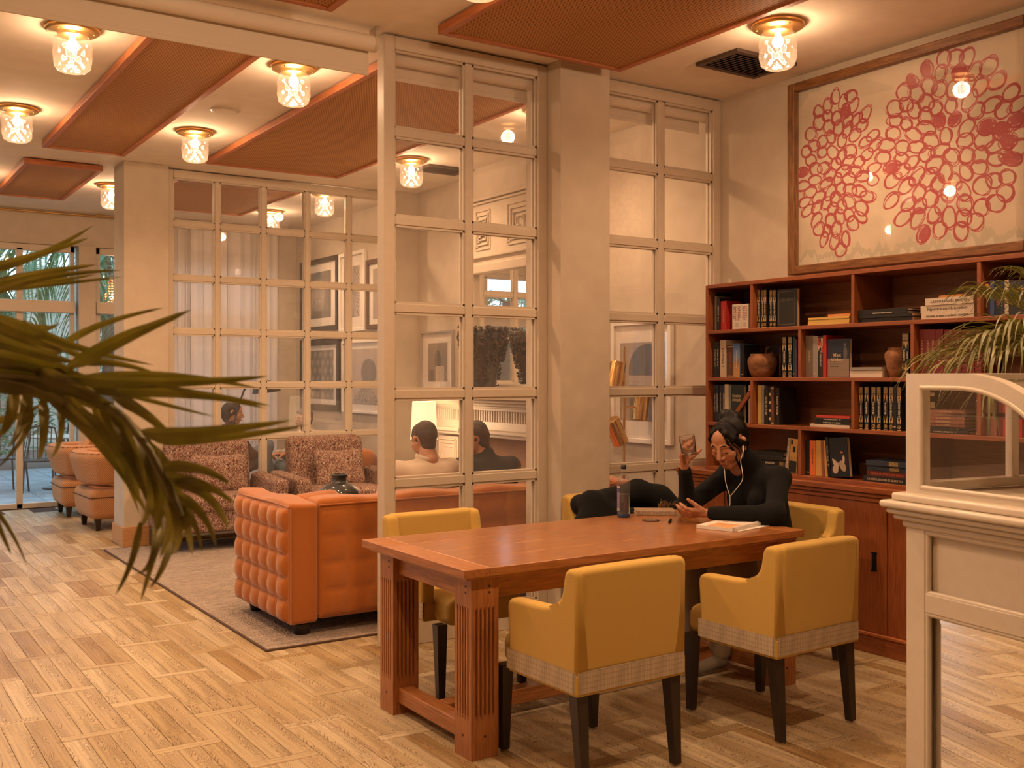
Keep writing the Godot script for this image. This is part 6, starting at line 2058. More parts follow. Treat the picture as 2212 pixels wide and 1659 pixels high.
# o: neck, chest, pelvis, sh[2], el[2], wr[2], hip[2], kn[2], an[2], toe[2] (right side first), head, face, up
func human(label: String, base: Vector3, o: Dictionary) -> Node3D:
	var t := thing("person", label, "person", base)
	var man: bool = o.get("man", false)
	var w := 1.12 if man else 1.0
	var fine: float = o.get("fine", 0.006)
	var rough: float = o.get("rough", 0.018)
	var put := func(called: String, n: Net, cell: float, m, g: G = null) -> MeshInstance3D:
		if g == null: g = G.new()
		n.mesh_into(g, cell)
		for i in g.v.size(): g.v[i] -= base
		return part(t, called, g, m)
	var up: Vector3 = o.up
	var fwd: Vector3 = o.face.normalized()
	var rt := fwd.cross(up).normalized()
	var hs: float = o.get("hs", 1.0)
	var hb := Basis(rt, rt.cross(fwd).normalized(), -fwd) * Basis.from_scale(Vector3(hs, hs, hs))
	# body: coarse trunk and limbs, fine head and hands
	var n := Net.new()
	n.k = 0.03
	for s in 2:
		n.chain([o.sh[s], o.el[s], o.wr[s]], [0.036 * w, 0.031 * w, 0.021 * w])
		n.chain([o.hip[s], o.kn[s], o.an[s]], [0.07 * w, 0.05 * w, 0.035 * w])
		n.bone(o.pelvis.lerp(o.hip[s], 0.6), o.chest.lerp(o.sh[s], 0.4), 0.085 * w, 0.075 * w)
	n.bone(o.chest, o.neck, 0.07 * w, 0.048 * w)
	var g := G.new()
	n.mesh_into(g, rough)
	n = Net.new()
	head_bones(n, o.head, hb, man)
	n.bone(o.head + hb * Vector3(0, -0.10, 0.03), o.neck, 0.048 * w, 0.05 * w)
	n.mesh_into(g, fine)
	for s in 2:
		if o.hands[s] != null:
			n = Net.new()
			n.k = 0.008
			var h: Array = o.hands[s]
			n.bone(o.wr[s].lerp(o.el[s], 0.35), o.wr[s], 0.026 * w, 0.0215 * w)
			hand(n, o.wr[s], h[0], h[1], h[2], h[3], h[4] if h.size() > 4 else 0.0, 1.06 if man else 0.96, h[5] if h.size() > 5 else Vector3.ZERO)
			n.mesh_into(g, fine)
	for i in g.v.size(): g.v[i] -= base
	part(t, "body", g, o.skin)
	# top
	n = Net.new()
	n.k = 0.045
	for s in 2:
		var e: Vector3 = o.wr[s].lerp(o.el[s], 0.12)
		if o.get("short_sleeve", false): n.bone(o.sh[s], o.sh[s].lerp(o.el[s], 0.75), 0.064 * w, 0.060 * w)
		else: n.chain([o.sh[s], o.el[s], e], [0.060 * w, 0.050 * w, 0.036 * w])
		n.bone(o.pelvis.lerp(o.hip[s], 0.55), o.chest.lerp(o.sh[s], 0.42), 0.098 * w, 0.094 * w)
		n.bone(o.chest.lerp(o.sh[s], 0.2), o.sh[s], 0.075 * w, 0.058 * w)
		if not man: n.bone(o.chest.lerp(o.sh[s], 0.45) + o.front * 0.075 - Vector3(0, 0.10, 0), o.chest.lerp(o.sh[s], 0.45) + o.front * 0.07 - Vector3(0, 0.12, 0), 0.058)
	n.bone(o.chest, o.neck, 0.075 * w, 0.060 * w)
	if o.get("roll_neck", false): n.bone(o.neck, o.neck.lerp(o.head, 0.42), 0.061, 0.058)
	put.call(o.top_name, n, rough * 0.85, o.top)
	if o.get("collar", false):
		g = G.new()
		g.tube(ring_pts(o.neck + Vector3(0, 0.012, 0.004) - base, 0.066, Vector3(0, 1, 0.2).normalized(), 20), 0.017, 8, false, 1.4)
		part(t, "collar", g, o.top)
	# trousers and shoes
	n = Net.new()
	n.k = 0.04
	for s in 2:
		n.chain([o.hip[s], o.kn[s], o.an[s] + Vector3(0, 0.02, 0)], [0.094 * w, 0.070 * w, 0.058 * w])
	n.bone(o.hip[0], o.hip[1], 0.105 * w)
	n.bone(o.hip[0].lerp(o.hip[1], 0.5), o.pelvis + Vector3(0, 0.03, 0), 0.11 * w, 0.10 * w)
	put.call("trousers", n, rough, o.bottom)
	for s in 2:
		n = Net.new()
		n.k = 0.02
		n.bone(o.an[s] + Vector3(0, -0.03, 0), o.toe[s], 0.040, 0.034)
		n.bone(o.an[s] + Vector3(0, 0.01, 0), o.an[s] + Vector3(0, -0.03, 0), 0.040)
		put.call("shoe", n, 0.012, o.shoe)
	# hair
	var p := func(x: float, y: float, z: float) -> Vector3: return o.head + hb * Vector3(x, y, -z)
	n = Net.new()
	n.k = 0.02
	if man:
		n.bone(p.call(0, 0.048, -0.030), p.call(0, 0.062, 0.028), 0.082, 0.064)
		n.bone(p.call(0, 0.005, -0.050), p.call(0, -0.045, -0.048), 0.066, 0.050)
		for s in [-1.0, 1.0]: n.bone(p.call(s * 0.052, 0.04, 0.02), p.call(s * 0.064, 0.0, -0.012), 0.027, 0.018)
	else:
		n.k = 0.012
		n.bone(p.call(0, 0.040, -0.036), p.call(0, 0.054, 0.004), 0.086 * hs, 0.067 * hs)
		n.bone(p.call(0, 0.0, -0.052), p.call(0, -0.05, -0.055), 0.080 * hs, 0.056 * hs)
		for s in [-1.0, 1.0]:
			n.chain([p.call(s * 0.006, 0.100, 0.046), p.call(s * 0.036, 0.080, 0.060), p.call(s * 0.062, 0.046, 0.046), p.call(s * 0.073, 0.010, 0.014), p.call(s * 0.072, -0.012, -0.034)], [0.014, 0.017, 0.018, 0.018, 0.024])
			n.bone(p.call(s * 0.02, 0.095, 0.02), p.call(s * 0.055, 0.06, 0.02), 0.03, 0.028)
	for b in o.get("hair_bones", []): n.bone(p.call(b[0], b[1], b[2]), p.call(b[3], b[4], b[5]), b[6] * hs, b[7] * hs)
	put.call("hair", n, maxf(fine, 0.005), o.hair)
	# features that are big enough to tell
	if o.get("features", true):
		for s in [-1.0, 1.0]:
			g = G.new()
			g.tube([p.call(s * 0.013, 0.0275, 0.0990) - base, p.call(s * 0.031, 0.0315, 0.0930) - base, p.call(s * 0.053, 0.0215, 0.0770) - base], [0.0030, 0.0036, 0.0014], 6)
			part(t, "eyebrow", g, o.hair)
			g = G.new()
			g.tube([p.call(s * 0.016, -0.0055, 0.0885) - base, p.call(s * 0.026, -0.0105, 0.0895) - base, p.call(s * 0.037, -0.0105, 0.0865) - base, p.call(s * 0.049, -0.005, 0.0790) - base], [0.0014, 0.0026, 0.0032, 0.0020], 6)
			part(t, "lashes", g, o.hair)
		g = G.new()
		for q in [[-0.0580, 0.0048], [-0.0695, 0.0062]]:
			g.tube([p.call(-0.022, -0.0635, 0.0865) - base, p.call(-0.010, q[0], 0.0925) - base, p.call(0, q[0] - 0.0006, 0.0937) - base, p.call(0.010, q[0], 0.0925) - base, p.call(0.022, -0.0635, 0.0865) - base], [0.0012, q[1] * 0.9, q[1], q[1] * 0.9, 0.0012], 8)
		part(t, "lips", g, "lip")
	return t

func make_people() -> void:
	var sk := mat("skin", Color.WHITE, 0.5)
	sk.albedo_texture = noise_tex(0.03, lin(0.42, 0.20, 0.11), lin(0.48, 0.235, 0.135), 128, 3, 0.0, 51)
	sk.subsurf_scatter_enabled = true
	sk.subsurf_scatter_strength = 0.12
	tri(sk, Vector3.ONE * 6.0)
	mat("lip", lin(0.36, 0.095, 0.065), 0.4)
	var h := mat("hair_black", lin(0.006, 0.0045, 0.004), 0.5)
	h.metallic_specular = 0.3
	nrm(h, bump_tex(0.06, 128, 6.0, 61), 0.3); tri(h, Vector3(30, 4, 30))
	h = mat("hair_brown", lin(0.035, 0.017, 0.010), 0.55)
	nrm(h, M["hair_black"].normal_texture, 0.9); tri(h, Vector3(22, 10, 22))
	cloth("black_knit", lin(0.006, 0.0065, 0.007), lin(0.014, 0.014, 0.014), 8.0, 0.9, 0.08)
	cloth("beige_cotton", lin(0.34, 0.27, 0.19), lin(0.40, 0.32, 0.23), 8.0, 0.9, 0.1)
	cloth("denim", lin(0.12, 0.16, 0.21), lin(0.20, 0.25, 0.30), 9.0, 0.9, 0.1)
	cloth("shirt_beige", lin(0.60, 0.49, 0.38), lin(0.66, 0.55, 0.43), 7.0, 0.9, 0.1)
	cloth("shirt_dark", lin(0.024, 0.021, 0.021), lin(0.04, 0.035, 0.034), 7.0, 0.9, 0.1)
	cloth("shirt_pale", lin(0.50, 0.43, 0.36), lin(0.56, 0.48, 0.40), 7.0, 0.9, 0.1)
	cloth("blouse_dark", lin(0.03, 0.018, 0.015), lin(0.10, 0.05, 0.035), 4.0, 0.9, 0.1)
	cloth("shoe_canvas", lin(0.22, 0.18, 0.14), lin(0.28, 0.23, 0.18), 7.0, 0.9, 0.1)
	var V := func(x: float, y: float, z: float) -> Vector3: return Vector3(x, y, z)
	# the woman at the table end: glass in her right hand, phone in her left
	var head := Vector3(4.10, 1.185, -4.045)
	var face := Vector3(-0.90, -0.42, 0.20).normalized()
	var wr0 := Vector3(3.885, 1.058, -4.165)
	var wr1 := Vector3(3.84, 0.832, -3.965)
	var w := human("woman in a black roll neck holding a water glass and a phone at the table", Vector3(4.35, 0, -4.0), {
		"neck": V.call(4.225, 1.075, -4.03), "chest": V.call(4.30, 0.94, -4.02), "pelvis": V.call(4.385, 0.60, -3.99),
		"sh": [V.call(4.255, 1.005, -4.185), V.call(4.275, 1.000, -3.850)], "el": [V.call(3.975, 0.835, -4.235), V.call(4.075, 0.838, -3.700)], "wr": [wr0, wr1],
		"hip": [V.call(4.36, 0.555, -4.07), V.call(4.36, 0.555, -3.90)], "kn": [V.call(3.88, 0.53, -4.14), V.call(3.88, 0.53, -3.88)], "an": [V.call(4.02, 0.09, -4.22), V.call(3.92, 0.09, -3.93)],
		"toe": [V.call(3.86, 0.04, -4.22), V.call(3.76, 0.04, -3.93)], "head": head, "face": face, "hs": 1.09, "up": Vector3(-0.38, 0.92, 0.06).normalized(), "front": Vector3(-0.98, 0.1, 0.1),
		"hands": [[Vector3(-0.22, 0.95, 0.12), Vector3(0.35, 0.02, 0.94), Vector3(0.90, 0.25, -0.25), [0.55, 0.50, 0.55, 0.52, 0.45], 0.06, Vector3(0.75, 0.62, 0.35)],
			[Vector3(-0.93, 0.02, -0.36), Vector3(-0.25, 0.65, -0.70), Vector3(0.15, 0.85, 0.5), [0.35, 0.42, 0.40, 0.45, 0.5], 0.02, Vector3(-0.80, 0.55, -0.10)]],
		"skin": "skin", "top": "black_knit", "top_name": "sweater", "bottom": "beige_cotton", "shoe": "shoe_canvas", "hair": "hair_black", "roll_neck": true, "fine": 0.0032, "rough": 0.012,
		"hair_bones": [[0.03, 0.085, -0.085, 0.05, 0.10, -0.10, 0.040, 0.036], [0.0, 0.075, -0.115, 0.03, 0.055, -0.125, 0.040, 0.036], [0.055, 0.055, -0.09, 0.035, 0.11, -0.075, 0.028, 0.026], [-0.02, 0.10, -0.08, 0.01, 0.12, -0.09, 0.026, 0.022]]})
	var hb_f := face
	var hb_r := hb_f.cross(Vector3(-0.38, 0.92, 0.06).normalized()).normalized()
	var hb := Basis(hb_r, hb_r.cross(hb_f).normalized(), -hb_f) * Basis.from_scale(Vector3(1.09, 1.09, 1.09))
	var q := func(x: float, y: float, z: float) -> Vector3: return head + hb * Vector3(x, y, -z) - Vector3(4.35, 0, -4.0)
	# loose strands, earphones, earring
	for s in [[-0.012, 0.105, 0.062, -0.052, 0.04, 0.076, -0.066, -0.03, 0.056, -0.052, -0.10, 0.050], [-0.014, 0.107, 0.058, -0.058, 0.045, 0.066, -0.076, -0.025, 0.038, -0.066, -0.075, 0.030], [-0.010, 0.106, 0.06, -0.046, 0.05, 0.082, -0.060, -0.02, 0.066, -0.056, -0.125, 0.048], [-0.014, 0.108, 0.055, -0.064, 0.05, 0.054, -0.078, 0.0, 0.024, -0.074, -0.035, 0.022], [0.012, 0.106, 0.06, 0.052, 0.04, 0.074, 0.066, -0.03, 0.05, 0.06, -0.08, 0.046]]:
		var c := Curve3D.new()
		for i in 4: c.add_point(q.call(s[i * 3], s[i * 3 + 1], s[i * 3 + 2]), Vector3.ZERO if i == 0 else Vector3(0, 0.018, 0), Vector3(0, -0.018, 0))
		c.bake_interval = 0.01
		var pts := []
		var rad := []
		var bk := c.get_baked_points()
		for i in bk.size(): pts.append(bk[i]); rad.append(lerpf(0.0065, 0.0016, float(i) / bk.size()))
		var g := G.new(); g.tube(pts, rad, 6)
		part(w, "hair_strand", g, "hair_black")
	var g := G.new()
	g.lathe([Vector2(0, -0.013), Vector2(0.005, -0.011), Vector2(0.0055, 0.0), Vector2(0.004, 0.008), Vector2(0, 0.009)], q.call(-0.088, -0.022, 0.0), 10)
	part(w, "earring", g, "brass_shiny")
	var white := mat("white_plastic", lin(0.72, 0.66, 0.58), 0.35)
	var e := thing("earphones", "white wired earphones hanging from the woman's ear down her sweater", "earphones", Vector3(4.35, 0, -4.0))
	var bud: Vector3 = q.call(-0.082, -0.006, 0.010)
	var yj := Vector3(-0.345, 0.910, 0.055)
	g = G.new(); g.tube([bud, bud + Vector3(-0.008, -0.032, 0.012)], [0.0075, 0.0035], 8)
	part(e, "earbud", g, white)
	for cab in [[bud + Vector3(-0.008, -0.030, 0.012), Vector3(-0.262, 1.095, 0.052), Vector3(-0.285, 1.045, 0.085), Vector3(-0.295, 0.998, 0.095), Vector3(-0.325, 0.945, 0.075), yj], [q.call(0.03, -0.108, 0.058), Vector3(-0.345, 1.045, 0.015), Vector3(-0.352, 0.985, 0.03), yj], [yj, Vector3(-0.345, 0.872, 0.055), Vector3(-0.36, 0.845, 0.06), Vector3(-0.37, 0.82, 0.065)]]:
		var c := Curve3D.new()
		for i in cab.size():
			var tan: Vector3 = (cab[mini(i + 1, cab.size() - 1)] - cab[maxi(i - 1, 0)]) / 6.0
			c.add_point(cab[i], -tan, tan)
		c.bake_interval = 0.012
		g = G.new(); g.tube(Array(c.get_baked_points()), 0.0019, 6)
		part(e, "cable", g, white)
	# two men on the sofa, seen from behind
	human("man in a beige shirt seated on the velvet sofa, seen from behind", Vector3(3.38, 0, -6.25), {
		"man": true, "neck": V.call(3.40, 0.985, -6.17), "chest": V.call(3.40, 0.86, -6.14), "pelvis": V.call(3.38, 0.54, -6.12), "sh": [V.call(3.58, 0.915, -6.16), V.call(3.165, 0.915, -6.16)],
		"el": [V.call(3.64, 0.64, -6.32), V.call(3.10, 0.64, -6.32)], "wr": [V.call(3.48, 0.64, -6.52), V.call(3.26, 0.64, -6.52)], "hip": [V.call(3.47, 0.52, -6.2), V.call(3.28, 0.52, -6.2)], "kn": [V.call(3.52, 0.52, -6.66), V.call(3.22, 0.52, -6.66)],
		"an": [V.call(3.52, 0.10, -6.72), V.call(3.22, 0.10, -6.72)], "toe": [V.call(3.53, 0.05, -6.9), V.call(3.21, 0.05, -6.9)], "head": V.call(3.405, 1.112, -6.215), "face": Vector3(0, -0.3, -1), "up": Vector3(0, 1, -0.15), "front": Vector3(0, 0, -1),
		"hands": [null, null], "skin": "skin", "collar": true, "top": "shirt_beige", "top_name": "shirt", "bottom": "denim", "shoe": "shoe_canvas", "hair": "hair_brown", "features": false, "hair_bones": []})
	human("dark shirted man on the velvet sofa beside the pillar, seen from behind", Vector3(3.83, 0, -6.25), {
		"man": true, "neck": V.call(3.865, 1.0, -6.17), "chest": V.call(3.875, 0.86, -6.14), "pelvis": V.call(3.89, 0.54, -6.12), "sh": [V.call(4.075, 0.905, -6.16), V.call(3.68, 0.915, -6.17)],
		"el": [V.call(4.14, 0.64, -6.30), V.call(3.74, 0.64, -6.40)], "wr": [V.call(4.0, 0.62, -6.50), V.call(3.86, 0.64, -6.56)], "hip": [V.call(3.98, 0.52, -6.2), V.call(3.80, 0.52, -6.2)], "kn": [V.call(4.03, 0.52, -6.66), V.call(3.76, 0.52, -6.66)],
		"an": [V.call(4.03, 0.10, -6.72), V.call(3.76, 0.10, -6.72)], "toe": [V.call(4.04, 0.05, -6.9), V.call(3.75, 0.05, -6.9)], "head": V.call(3.805, 1.105, -6.215), "face": Vector3(-0.75, -0.30, -0.75), "up": Vector3(-0.15, 1, -0.1), "front": Vector3(0, 0, -1),
		"hands": [null, null], "skin": "skin", "top": "shirt_dark", "top_name": "shirt", "bottom": "denim", "shoe": "shoe_canvas", "hair": "hair_brown", "features": false, "hair_bones": [[0.0, 0.085, 0.0, 0.0, 0.09, 0.045, 0.05, 0.038]]})
	# the couple beyond the far partition
	human("smiling woman with a dark bun sitting with drawn up knees beyond the far partition", Vector3(3.75, 0, -11.2), {
		"neck": V.call(3.72, 1.02, -11.2), "chest": V.call(3.71, 0.88, -11.2), "pelvis": V.call(3.70, 0.52, -11.2), "sh": [V.call(3.73, 0.95, -11.03), V.call(3.73, 0.95, -11.37)], "el": [V.call(3.86, 0.70, -10.95), V.call(3.86, 0.70, -11.42)], "wr": [V.call(4.06, 0.68, -11.05), V.call(4.06, 0.68, -11.33)],
		"hip": [V.call(3.72, 0.50, -11.08), V.call(3.72, 0.50, -11.3)], "kn": [V.call(4.08, 0.78, -11.05), V.call(4.15, 0.60, -11.3)], "an": [V.call(4.02, 0.42, -11.02), V.call(4.25, 0.30, -11.3)], "toe": [V.call(4.14, 0.38, -11.02), V.call(4.36, 0.24, -11.3)],
		"head": V.call(3.745, 1.135, -11.2), "face": Vector3(0.95, -0.06, 0.32), "up": Vector3(0.02, 1, 0), "front": Vector3(1, 0, 0.1), "hands": [[Vector3(0.9, -0.2, -0.2), Vector3(0, -1, 0), Vector3(0, 0, -1), [0.3, 0.3, 0.3, 0.3, 0.3]], null],
		"skin": "skin", "top": "blouse_dark", "top_name": "blouse", "bottom": "denim", "shoe": "shoe_canvas", "hair": "hair_black", "hair_bones": [[0, 0.0, -0.12, 0, -0.01, -0.14, 0.055, 0.05]]})
	human("bearded man in a pale shirt facing her beyond the far partition", Vector3(4.62, 0, -11.4), {
		"man": true, "neck": V.call(4.70, 0.93, -11.4), "chest": V.call(4.74, 0.79, -11.4), "pelvis": V.call(4.80, 0.46, -11.4), "sh": [V.call(4.74, 0.85, -11.6), V.call(4.74, 0.85, -11.2)], "el": [V.call(4.55, 0.62, -11.68), V.call(4.55, 0.62, -11.12)], "wr": [V.call(4.36, 0.66, -11.5), V.call(4.36, 0.66, -11.25)],
		"hip": [V.call(4.76, 0.46, -11.5), V.call(4.76, 0.46, -11.3)], "kn": [V.call(4.32, 0.50, -11.55), V.call(4.32, 0.50, -11.25)], "an": [V.call(4.34, 0.10, -11.58), V.call(4.34, 0.10, -11.22)], "toe": [V.call(4.18, 0.05, -11.58), V.call(4.18, 0.05, -11.22)],
		"head": V.call(4.655, 1.045, -11.4), "face": Vector3(-0.97, 0.0, 0.22), "up": Vector3(0, 1, 0), "front": Vector3(-1, 0, 0.1), "hands": [null, [Vector3(-0.9, 0.1, 0.0), Vector3(0, -1, 0), Vector3(0, 0, 1), [0.3, 0.3, 0.3, 0.3, 0.3]]],
		"skin": "skin", "top": "shirt_pale", "top_name": "shirt", "bottom": "denim", "shoe": "shoe_canvas", "hair": "hair_brown", "hair_bones": [[-0.035, -0.075, 0.035, 0.035, -0.075, 0.035, 0.030, 0.030], [0, -0.092, 0.05, 0, -0.088, 0.055, 0.026, 0.026], [-0.055, -0.04, 0.0, -0.045, -0.065, 0.02, 0.018, 0.02], [0.055, -0.04, 0.0, 0.045, -0.065, 0.02, 0.018, 0.02]]})

const PALM_LEAFLETS := [
	[0.258, 1.754, -2.205, 0.331, 1.777, -2.121, 0.411, 1.807, -2.036, 0.80],
	[0.258, 1.723, -2.205, 0.342, 1.744, -2.113, 0.425, 1.758, -2.042, 0.80],
	[0.258, 1.701, -2.145, 0.340, 1.731, -2.054, 0.468, 1.749, -2.036, 0.60],
	[0.333, 1.603, -1.855, 0.384, 1.637, -1.785, 0.474, 1.664, -1.766, 0.55],
	[0.316, 1.566, -1.687, 0.371, 1.605, -1.614, 0.475, 1.653, -1.611, 1.00],
	[0.269, 1.640, -1.838, 0.326, 1.601, -1.763, 0.437, 1.567, -1.684, 0.70],
	[0.245, 1.650, -1.914, 0.320, 1.610, -1.828, 0.367, 1.586, -1.757, 0.90],
	[0.332, 1.571, -1.736, 0.377, 1.570, -1.670, 0.431, 1.550, -1.620, 0.60],
	[0.285, 1.549, -1.647, 0.410, 1.542, -1.528, 0.556, 1.550, -1.495, 0.90],
	[0.332, 1.528, -1.616, 0.427, 1.527, -1.517, 0.534, 1.507, -1.428, 0.90],
	[0.362, 1.534, -1.716, 0.422, 1.512, -1.640, 0.502, 1.487, -1.581, 0.45],
	[0.379, 1.470, -1.524, 0.437, 1.473, -1.450, 0.548, 1.488, -1.382, 1.00],
	[0.404, 1.421, -1.508, 0.440, 1.421, -1.448, 0.475, 1.397, -1.430, 0.80],
	[0.410, 1.405, -1.504, 0.445, 1.398, -1.445, 0.479, 1.371, -1.426, 0.80],
	[0.416, 1.398, -1.500, 0.445, 1.385, -1.445, 0.494, 1.325, -1.496, 0.80],
	[0.421, 1.381, -1.497, 0.443, 1.355, -1.446, 0.448, 1.313, -1.407, 0.70],
	[0.424, 1.368, -1.495, 0.434, 1.342, -1.452, 0.426, 1.310, -1.398, 0.70],
	[0.421, 1.368, -1.497, 0.423, 1.339, -1.459, 0.450, 1.287, -1.528, 0.60],
	[0.410, 1.391, -1.504, 0.413, 1.339, -1.466, 0.424, 1.288, -1.536, 0.70],
	[0.401, 1.448, -1.570, 0.418, 1.372, -1.523, 0.425, 1.270, -1.612, 0.90],
	[0.389, 1.466, -1.578, 0.404, 1.382, -1.532, 0.395, 1.300, -1.546, 0.90],
	[0.378, 1.479, -1.586, 0.396, 1.399, -1.538, 0.397, 1.314, -1.625, 0.80],
	[0.366, 1.502, -1.653, 0.394, 1.412, -1.598, 0.443, 1.303, -1.651, 1.00],
	[0.351, 1.513, -1.663, 0.383, 1.429, -1.606, 0.415, 1.324, -1.560, 1.00],
	[0.283, 1.520, -1.708, 0.342, 1.454, -1.633, 0.418, 1.332, -1.639, 0.95],
	[0.322, 1.498, -1.683, 0.365, 1.443, -1.618, 0.409, 1.359, -1.659, 0.80],
	[0.402, 1.334, -1.510, 0.382, 1.290, -1.486, 0.378, 1.226, -1.533, 0.45],
	[0.393, 1.341, -1.515, 0.380, 1.290, -1.488, 0.362, 1.270, -1.521, 0.40],
	[0.376, 1.341, -1.526, 0.358, 1.290, -1.503, 0.336, 1.246, -1.502, 0.45],
	[0.413, 1.314, -1.502, 0.393, 1.280, -1.479, 0.378, 1.255, -1.482, 0.45],
	[0.249, 1.534, -1.791, 0.238, 1.480, -1.762, 0.217, 1.456, -1.751, 0.80],
	[0.267, 1.526, -1.779, 0.256, 1.480, -1.750, 0.232, 1.443, -1.717, 0.80],
	[0.286, 1.515, -1.767, 0.283, 1.462, -1.732, 0.279, 1.416, -1.767, 0.70],
	[0.218, 1.349, -1.811, 0.229, 1.310, -1.768, 0.239, 1.276, -1.746, 0.50],
	[0.307, 1.512, -1.752, 0.305, 1.462, -1.718, 0.301, 1.417, -1.787, 0.50],
	[0.261, 1.508, -1.783, 0.262, 1.469, -1.746, 0.214, 1.408, -1.725, 0.50],
	[0.200, 1.584, -1.764, 0.278, 1.563, -1.676, 0.360, 1.537, -1.702, 1.20],
	[0.200, 1.556, -1.764, 0.263, 1.552, -1.686, 0.345, 1.527, -1.680, 1.30],
	[0.200, 1.538, -1.764, 0.278, 1.538, -1.676, 0.375, 1.501, -1.695, 1.20],
	[0.206, 1.615, -1.819, 0.256, 1.592, -1.750, 0.339, 1.571, -1.775, 1.20],
	[0.219, 1.647, -1.871, 0.271, 1.616, -1.801, 0.340, 1.587, -1.835, 1.10],
	[0.206, 1.534, -1.760, 0.263, 1.527, -1.686, 0.321, 1.488, -1.677, 1.00],
	[0.253, 1.563, -1.728, 0.315, 1.549, -1.651, 0.359, 1.528, -1.564, 1.10],
	[0.266, 1.556, -1.684, 0.318, 1.528, -1.613, 0.387, 1.481, -1.624, 1.10],
	[0.225, 1.633, -1.987, 0.280, 1.623, -1.914, 0.328, 1.638, -1.849, 0.80],
	[0.219, 1.480, -1.871, 0.252, 1.485, -1.813, 0.293, 1.511, -1.772, 0.60],
	[0.355, 1.521, -1.601, 0.393, 1.491, -1.539, 0.437, 1.444, -1.554, 0.80],
	[0.255, 1.756, -2.245, 0.332, 1.777, -2.157, 0.434, 1.841, -2.111, 0.68],
	[0.276, 1.737, -2.280, 0.346, 1.733, -2.198, 0.443, 1.749, -2.138, 0.68],
	[0.274, 1.719, -2.243, 0.360, 1.726, -2.150, 0.495, 1.747, -2.147, 0.51],
	[0.321, 1.560, -1.770, 0.391, 1.613, -1.688, 0.468, 1.640, -1.672, 0.85],
	[0.260, 1.643, -1.988, 0.339, 1.599, -1.899, 0.384, 1.574, -1.863, 0.77],
	[0.308, 1.539, -1.715, 0.419, 1.552, -1.605, 0.544, 1.531, -1.502, 0.77],
	[0.352, 1.532, -1.702, 0.450, 1.528, -1.600, 0.585, 1.498, -1.585, 0.77],
	[0.399, 1.463, -1.565, 0.460, 1.461, -1.488, 0.587, 1.479, -1.419, 0.85],
	[0.436, 1.429, -1.673, 0.457, 1.358, -1.622, 0.456, 1.269, -1.686, 0.77],
	[0.417, 1.465, -1.682, 0.421, 1.361, -1.643, 0.439, 1.303, -1.626, 0.77],
	[0.384, 1.509, -1.744, 0.411, 1.396, -1.690, 0.456, 1.324, -1.631, 0.85],
	[0.368, 1.504, -1.796, 0.408, 1.409, -1.733, 0.480, 1.300, -1.709, 0.85],
	[0.294, 1.529, -1.803, 0.363, 1.463, -1.721, 0.429, 1.323, -1.745, 0.81],
	[0.219, 1.354, -1.888, 0.248, 1.306, -1.833, 0.267, 1.250, -1.787, 0.42],
	[0.213, 1.586, -1.892, 0.302, 1.561, -1.798, 0.385, 1.531, -1.806, 1.02],
	[0.209, 1.558, -1.849, 0.281, 1.560, -1.766, 0.359, 1.503, -1.798, 1.10],
	[0.212, 1.550, -1.860, 0.291, 1.535, -1.771, 0.371, 1.493, -1.784, 1.02],
	[0.208, 1.615, -1.934, 0.271, 1.589, -1.856, 0.350, 1.562, -1.872, 1.02],
	[0.218, 1.664, -1.971, 0.289, 1.604, -1.888, 0.322, 1.588, -1.807, 0.94],
	[0.210, 1.537, -1.834, 0.269, 1.530, -1.758, 0.339, 1.494, -1.750, 0.85],
	[0.276, 1.576, -1.836, 0.338, 1.541, -1.759, 0.402, 1.538, -1.791, 0.94],
	[0.271, 1.564, -1.753, 0.329, 1.521, -1.678, 0.363, 1.490, -1.603, 0.94],
	[0.247, 1.640, -2.104, 0.308, 1.639, -2.027, 0.343, 1.637, -1.986, 0.68],
	[0.231, 1.483, -1.989, 0.258, 1.480, -1.935, 0.297, 1.495, -1.891, 0.51]]
const PALM_RACHIS := [Vector3(0.109, 1.509, -2.028), Vector3(0.190, 1.570, -1.794), Vector3(0.265, 1.556, -1.697), Vector3(0.330, 1.527, -1.641), Vector3(0.369, 1.487, -1.579), Vector3(0.388, 1.442, -1.519), Vector3(0.404, 1.393, -1.484), Vector3(0.417, 1.352, -1.464)]
const PALM_RACHIS_B := [Vector3(0.109, 1.509, -2.028), Vector3(0.197, 1.651, -2.149), Vector3(0.254, 1.724, -2.172), Vector3(0.265, 1.742, -2.165)]
const KENTIA := [[Vector3(4.139, 1.614, -2.174), Vector3(3.931, 1.673, -2.192), Vector3(3.793, 1.705, -2.224), Vector3(3.675, 1.699, -2.242), Vector3(3.587, 1.677, -2.277)],
	[Vector3(4.139, 1.614, -2.174), Vector3(3.913, 1.643, -2.204), Vector3(3.758, 1.641, -2.247), Vector3(3.616, 1.615, -2.281), Vector3(3.500, 1.575, -2.334)],
	[Vector3(4.139, 1.614, -2.174), Vector3(3.864, 1.629, -2.177), Vector3(3.652, 1.618, -2.197), Vector3(3.576, 1.573, -2.212), Vector3(3.540, 1.495, -2.212)],
	[Vector3(4.139, 1.614, -2.174), Vector3(4.048, 1.729, -2.235), Vector3(3.974, 1.799, -2.284), Vector3(3.900, 1.835, -2.333), Vector3(3.827, 1.867, -2.405)],
	[Vector3(4.139, 1.614, -2.174), Vector3(4.199, 1.671, -2.314), Vector3(4.129, 1.682, -2.421), Vector3(4.014, 1.663, -2.498), Vector3(3.897, 1.627, -2.599), Vector3(3.845, 1.604, -2.658)],
	[Vector3(4.139, 1.614, -2.174), Vector3(4.165, 1.796, -2.277), Vector3(4.158, 1.891, -2.342), Vector3(4.149, 1.950, -2.408)]]

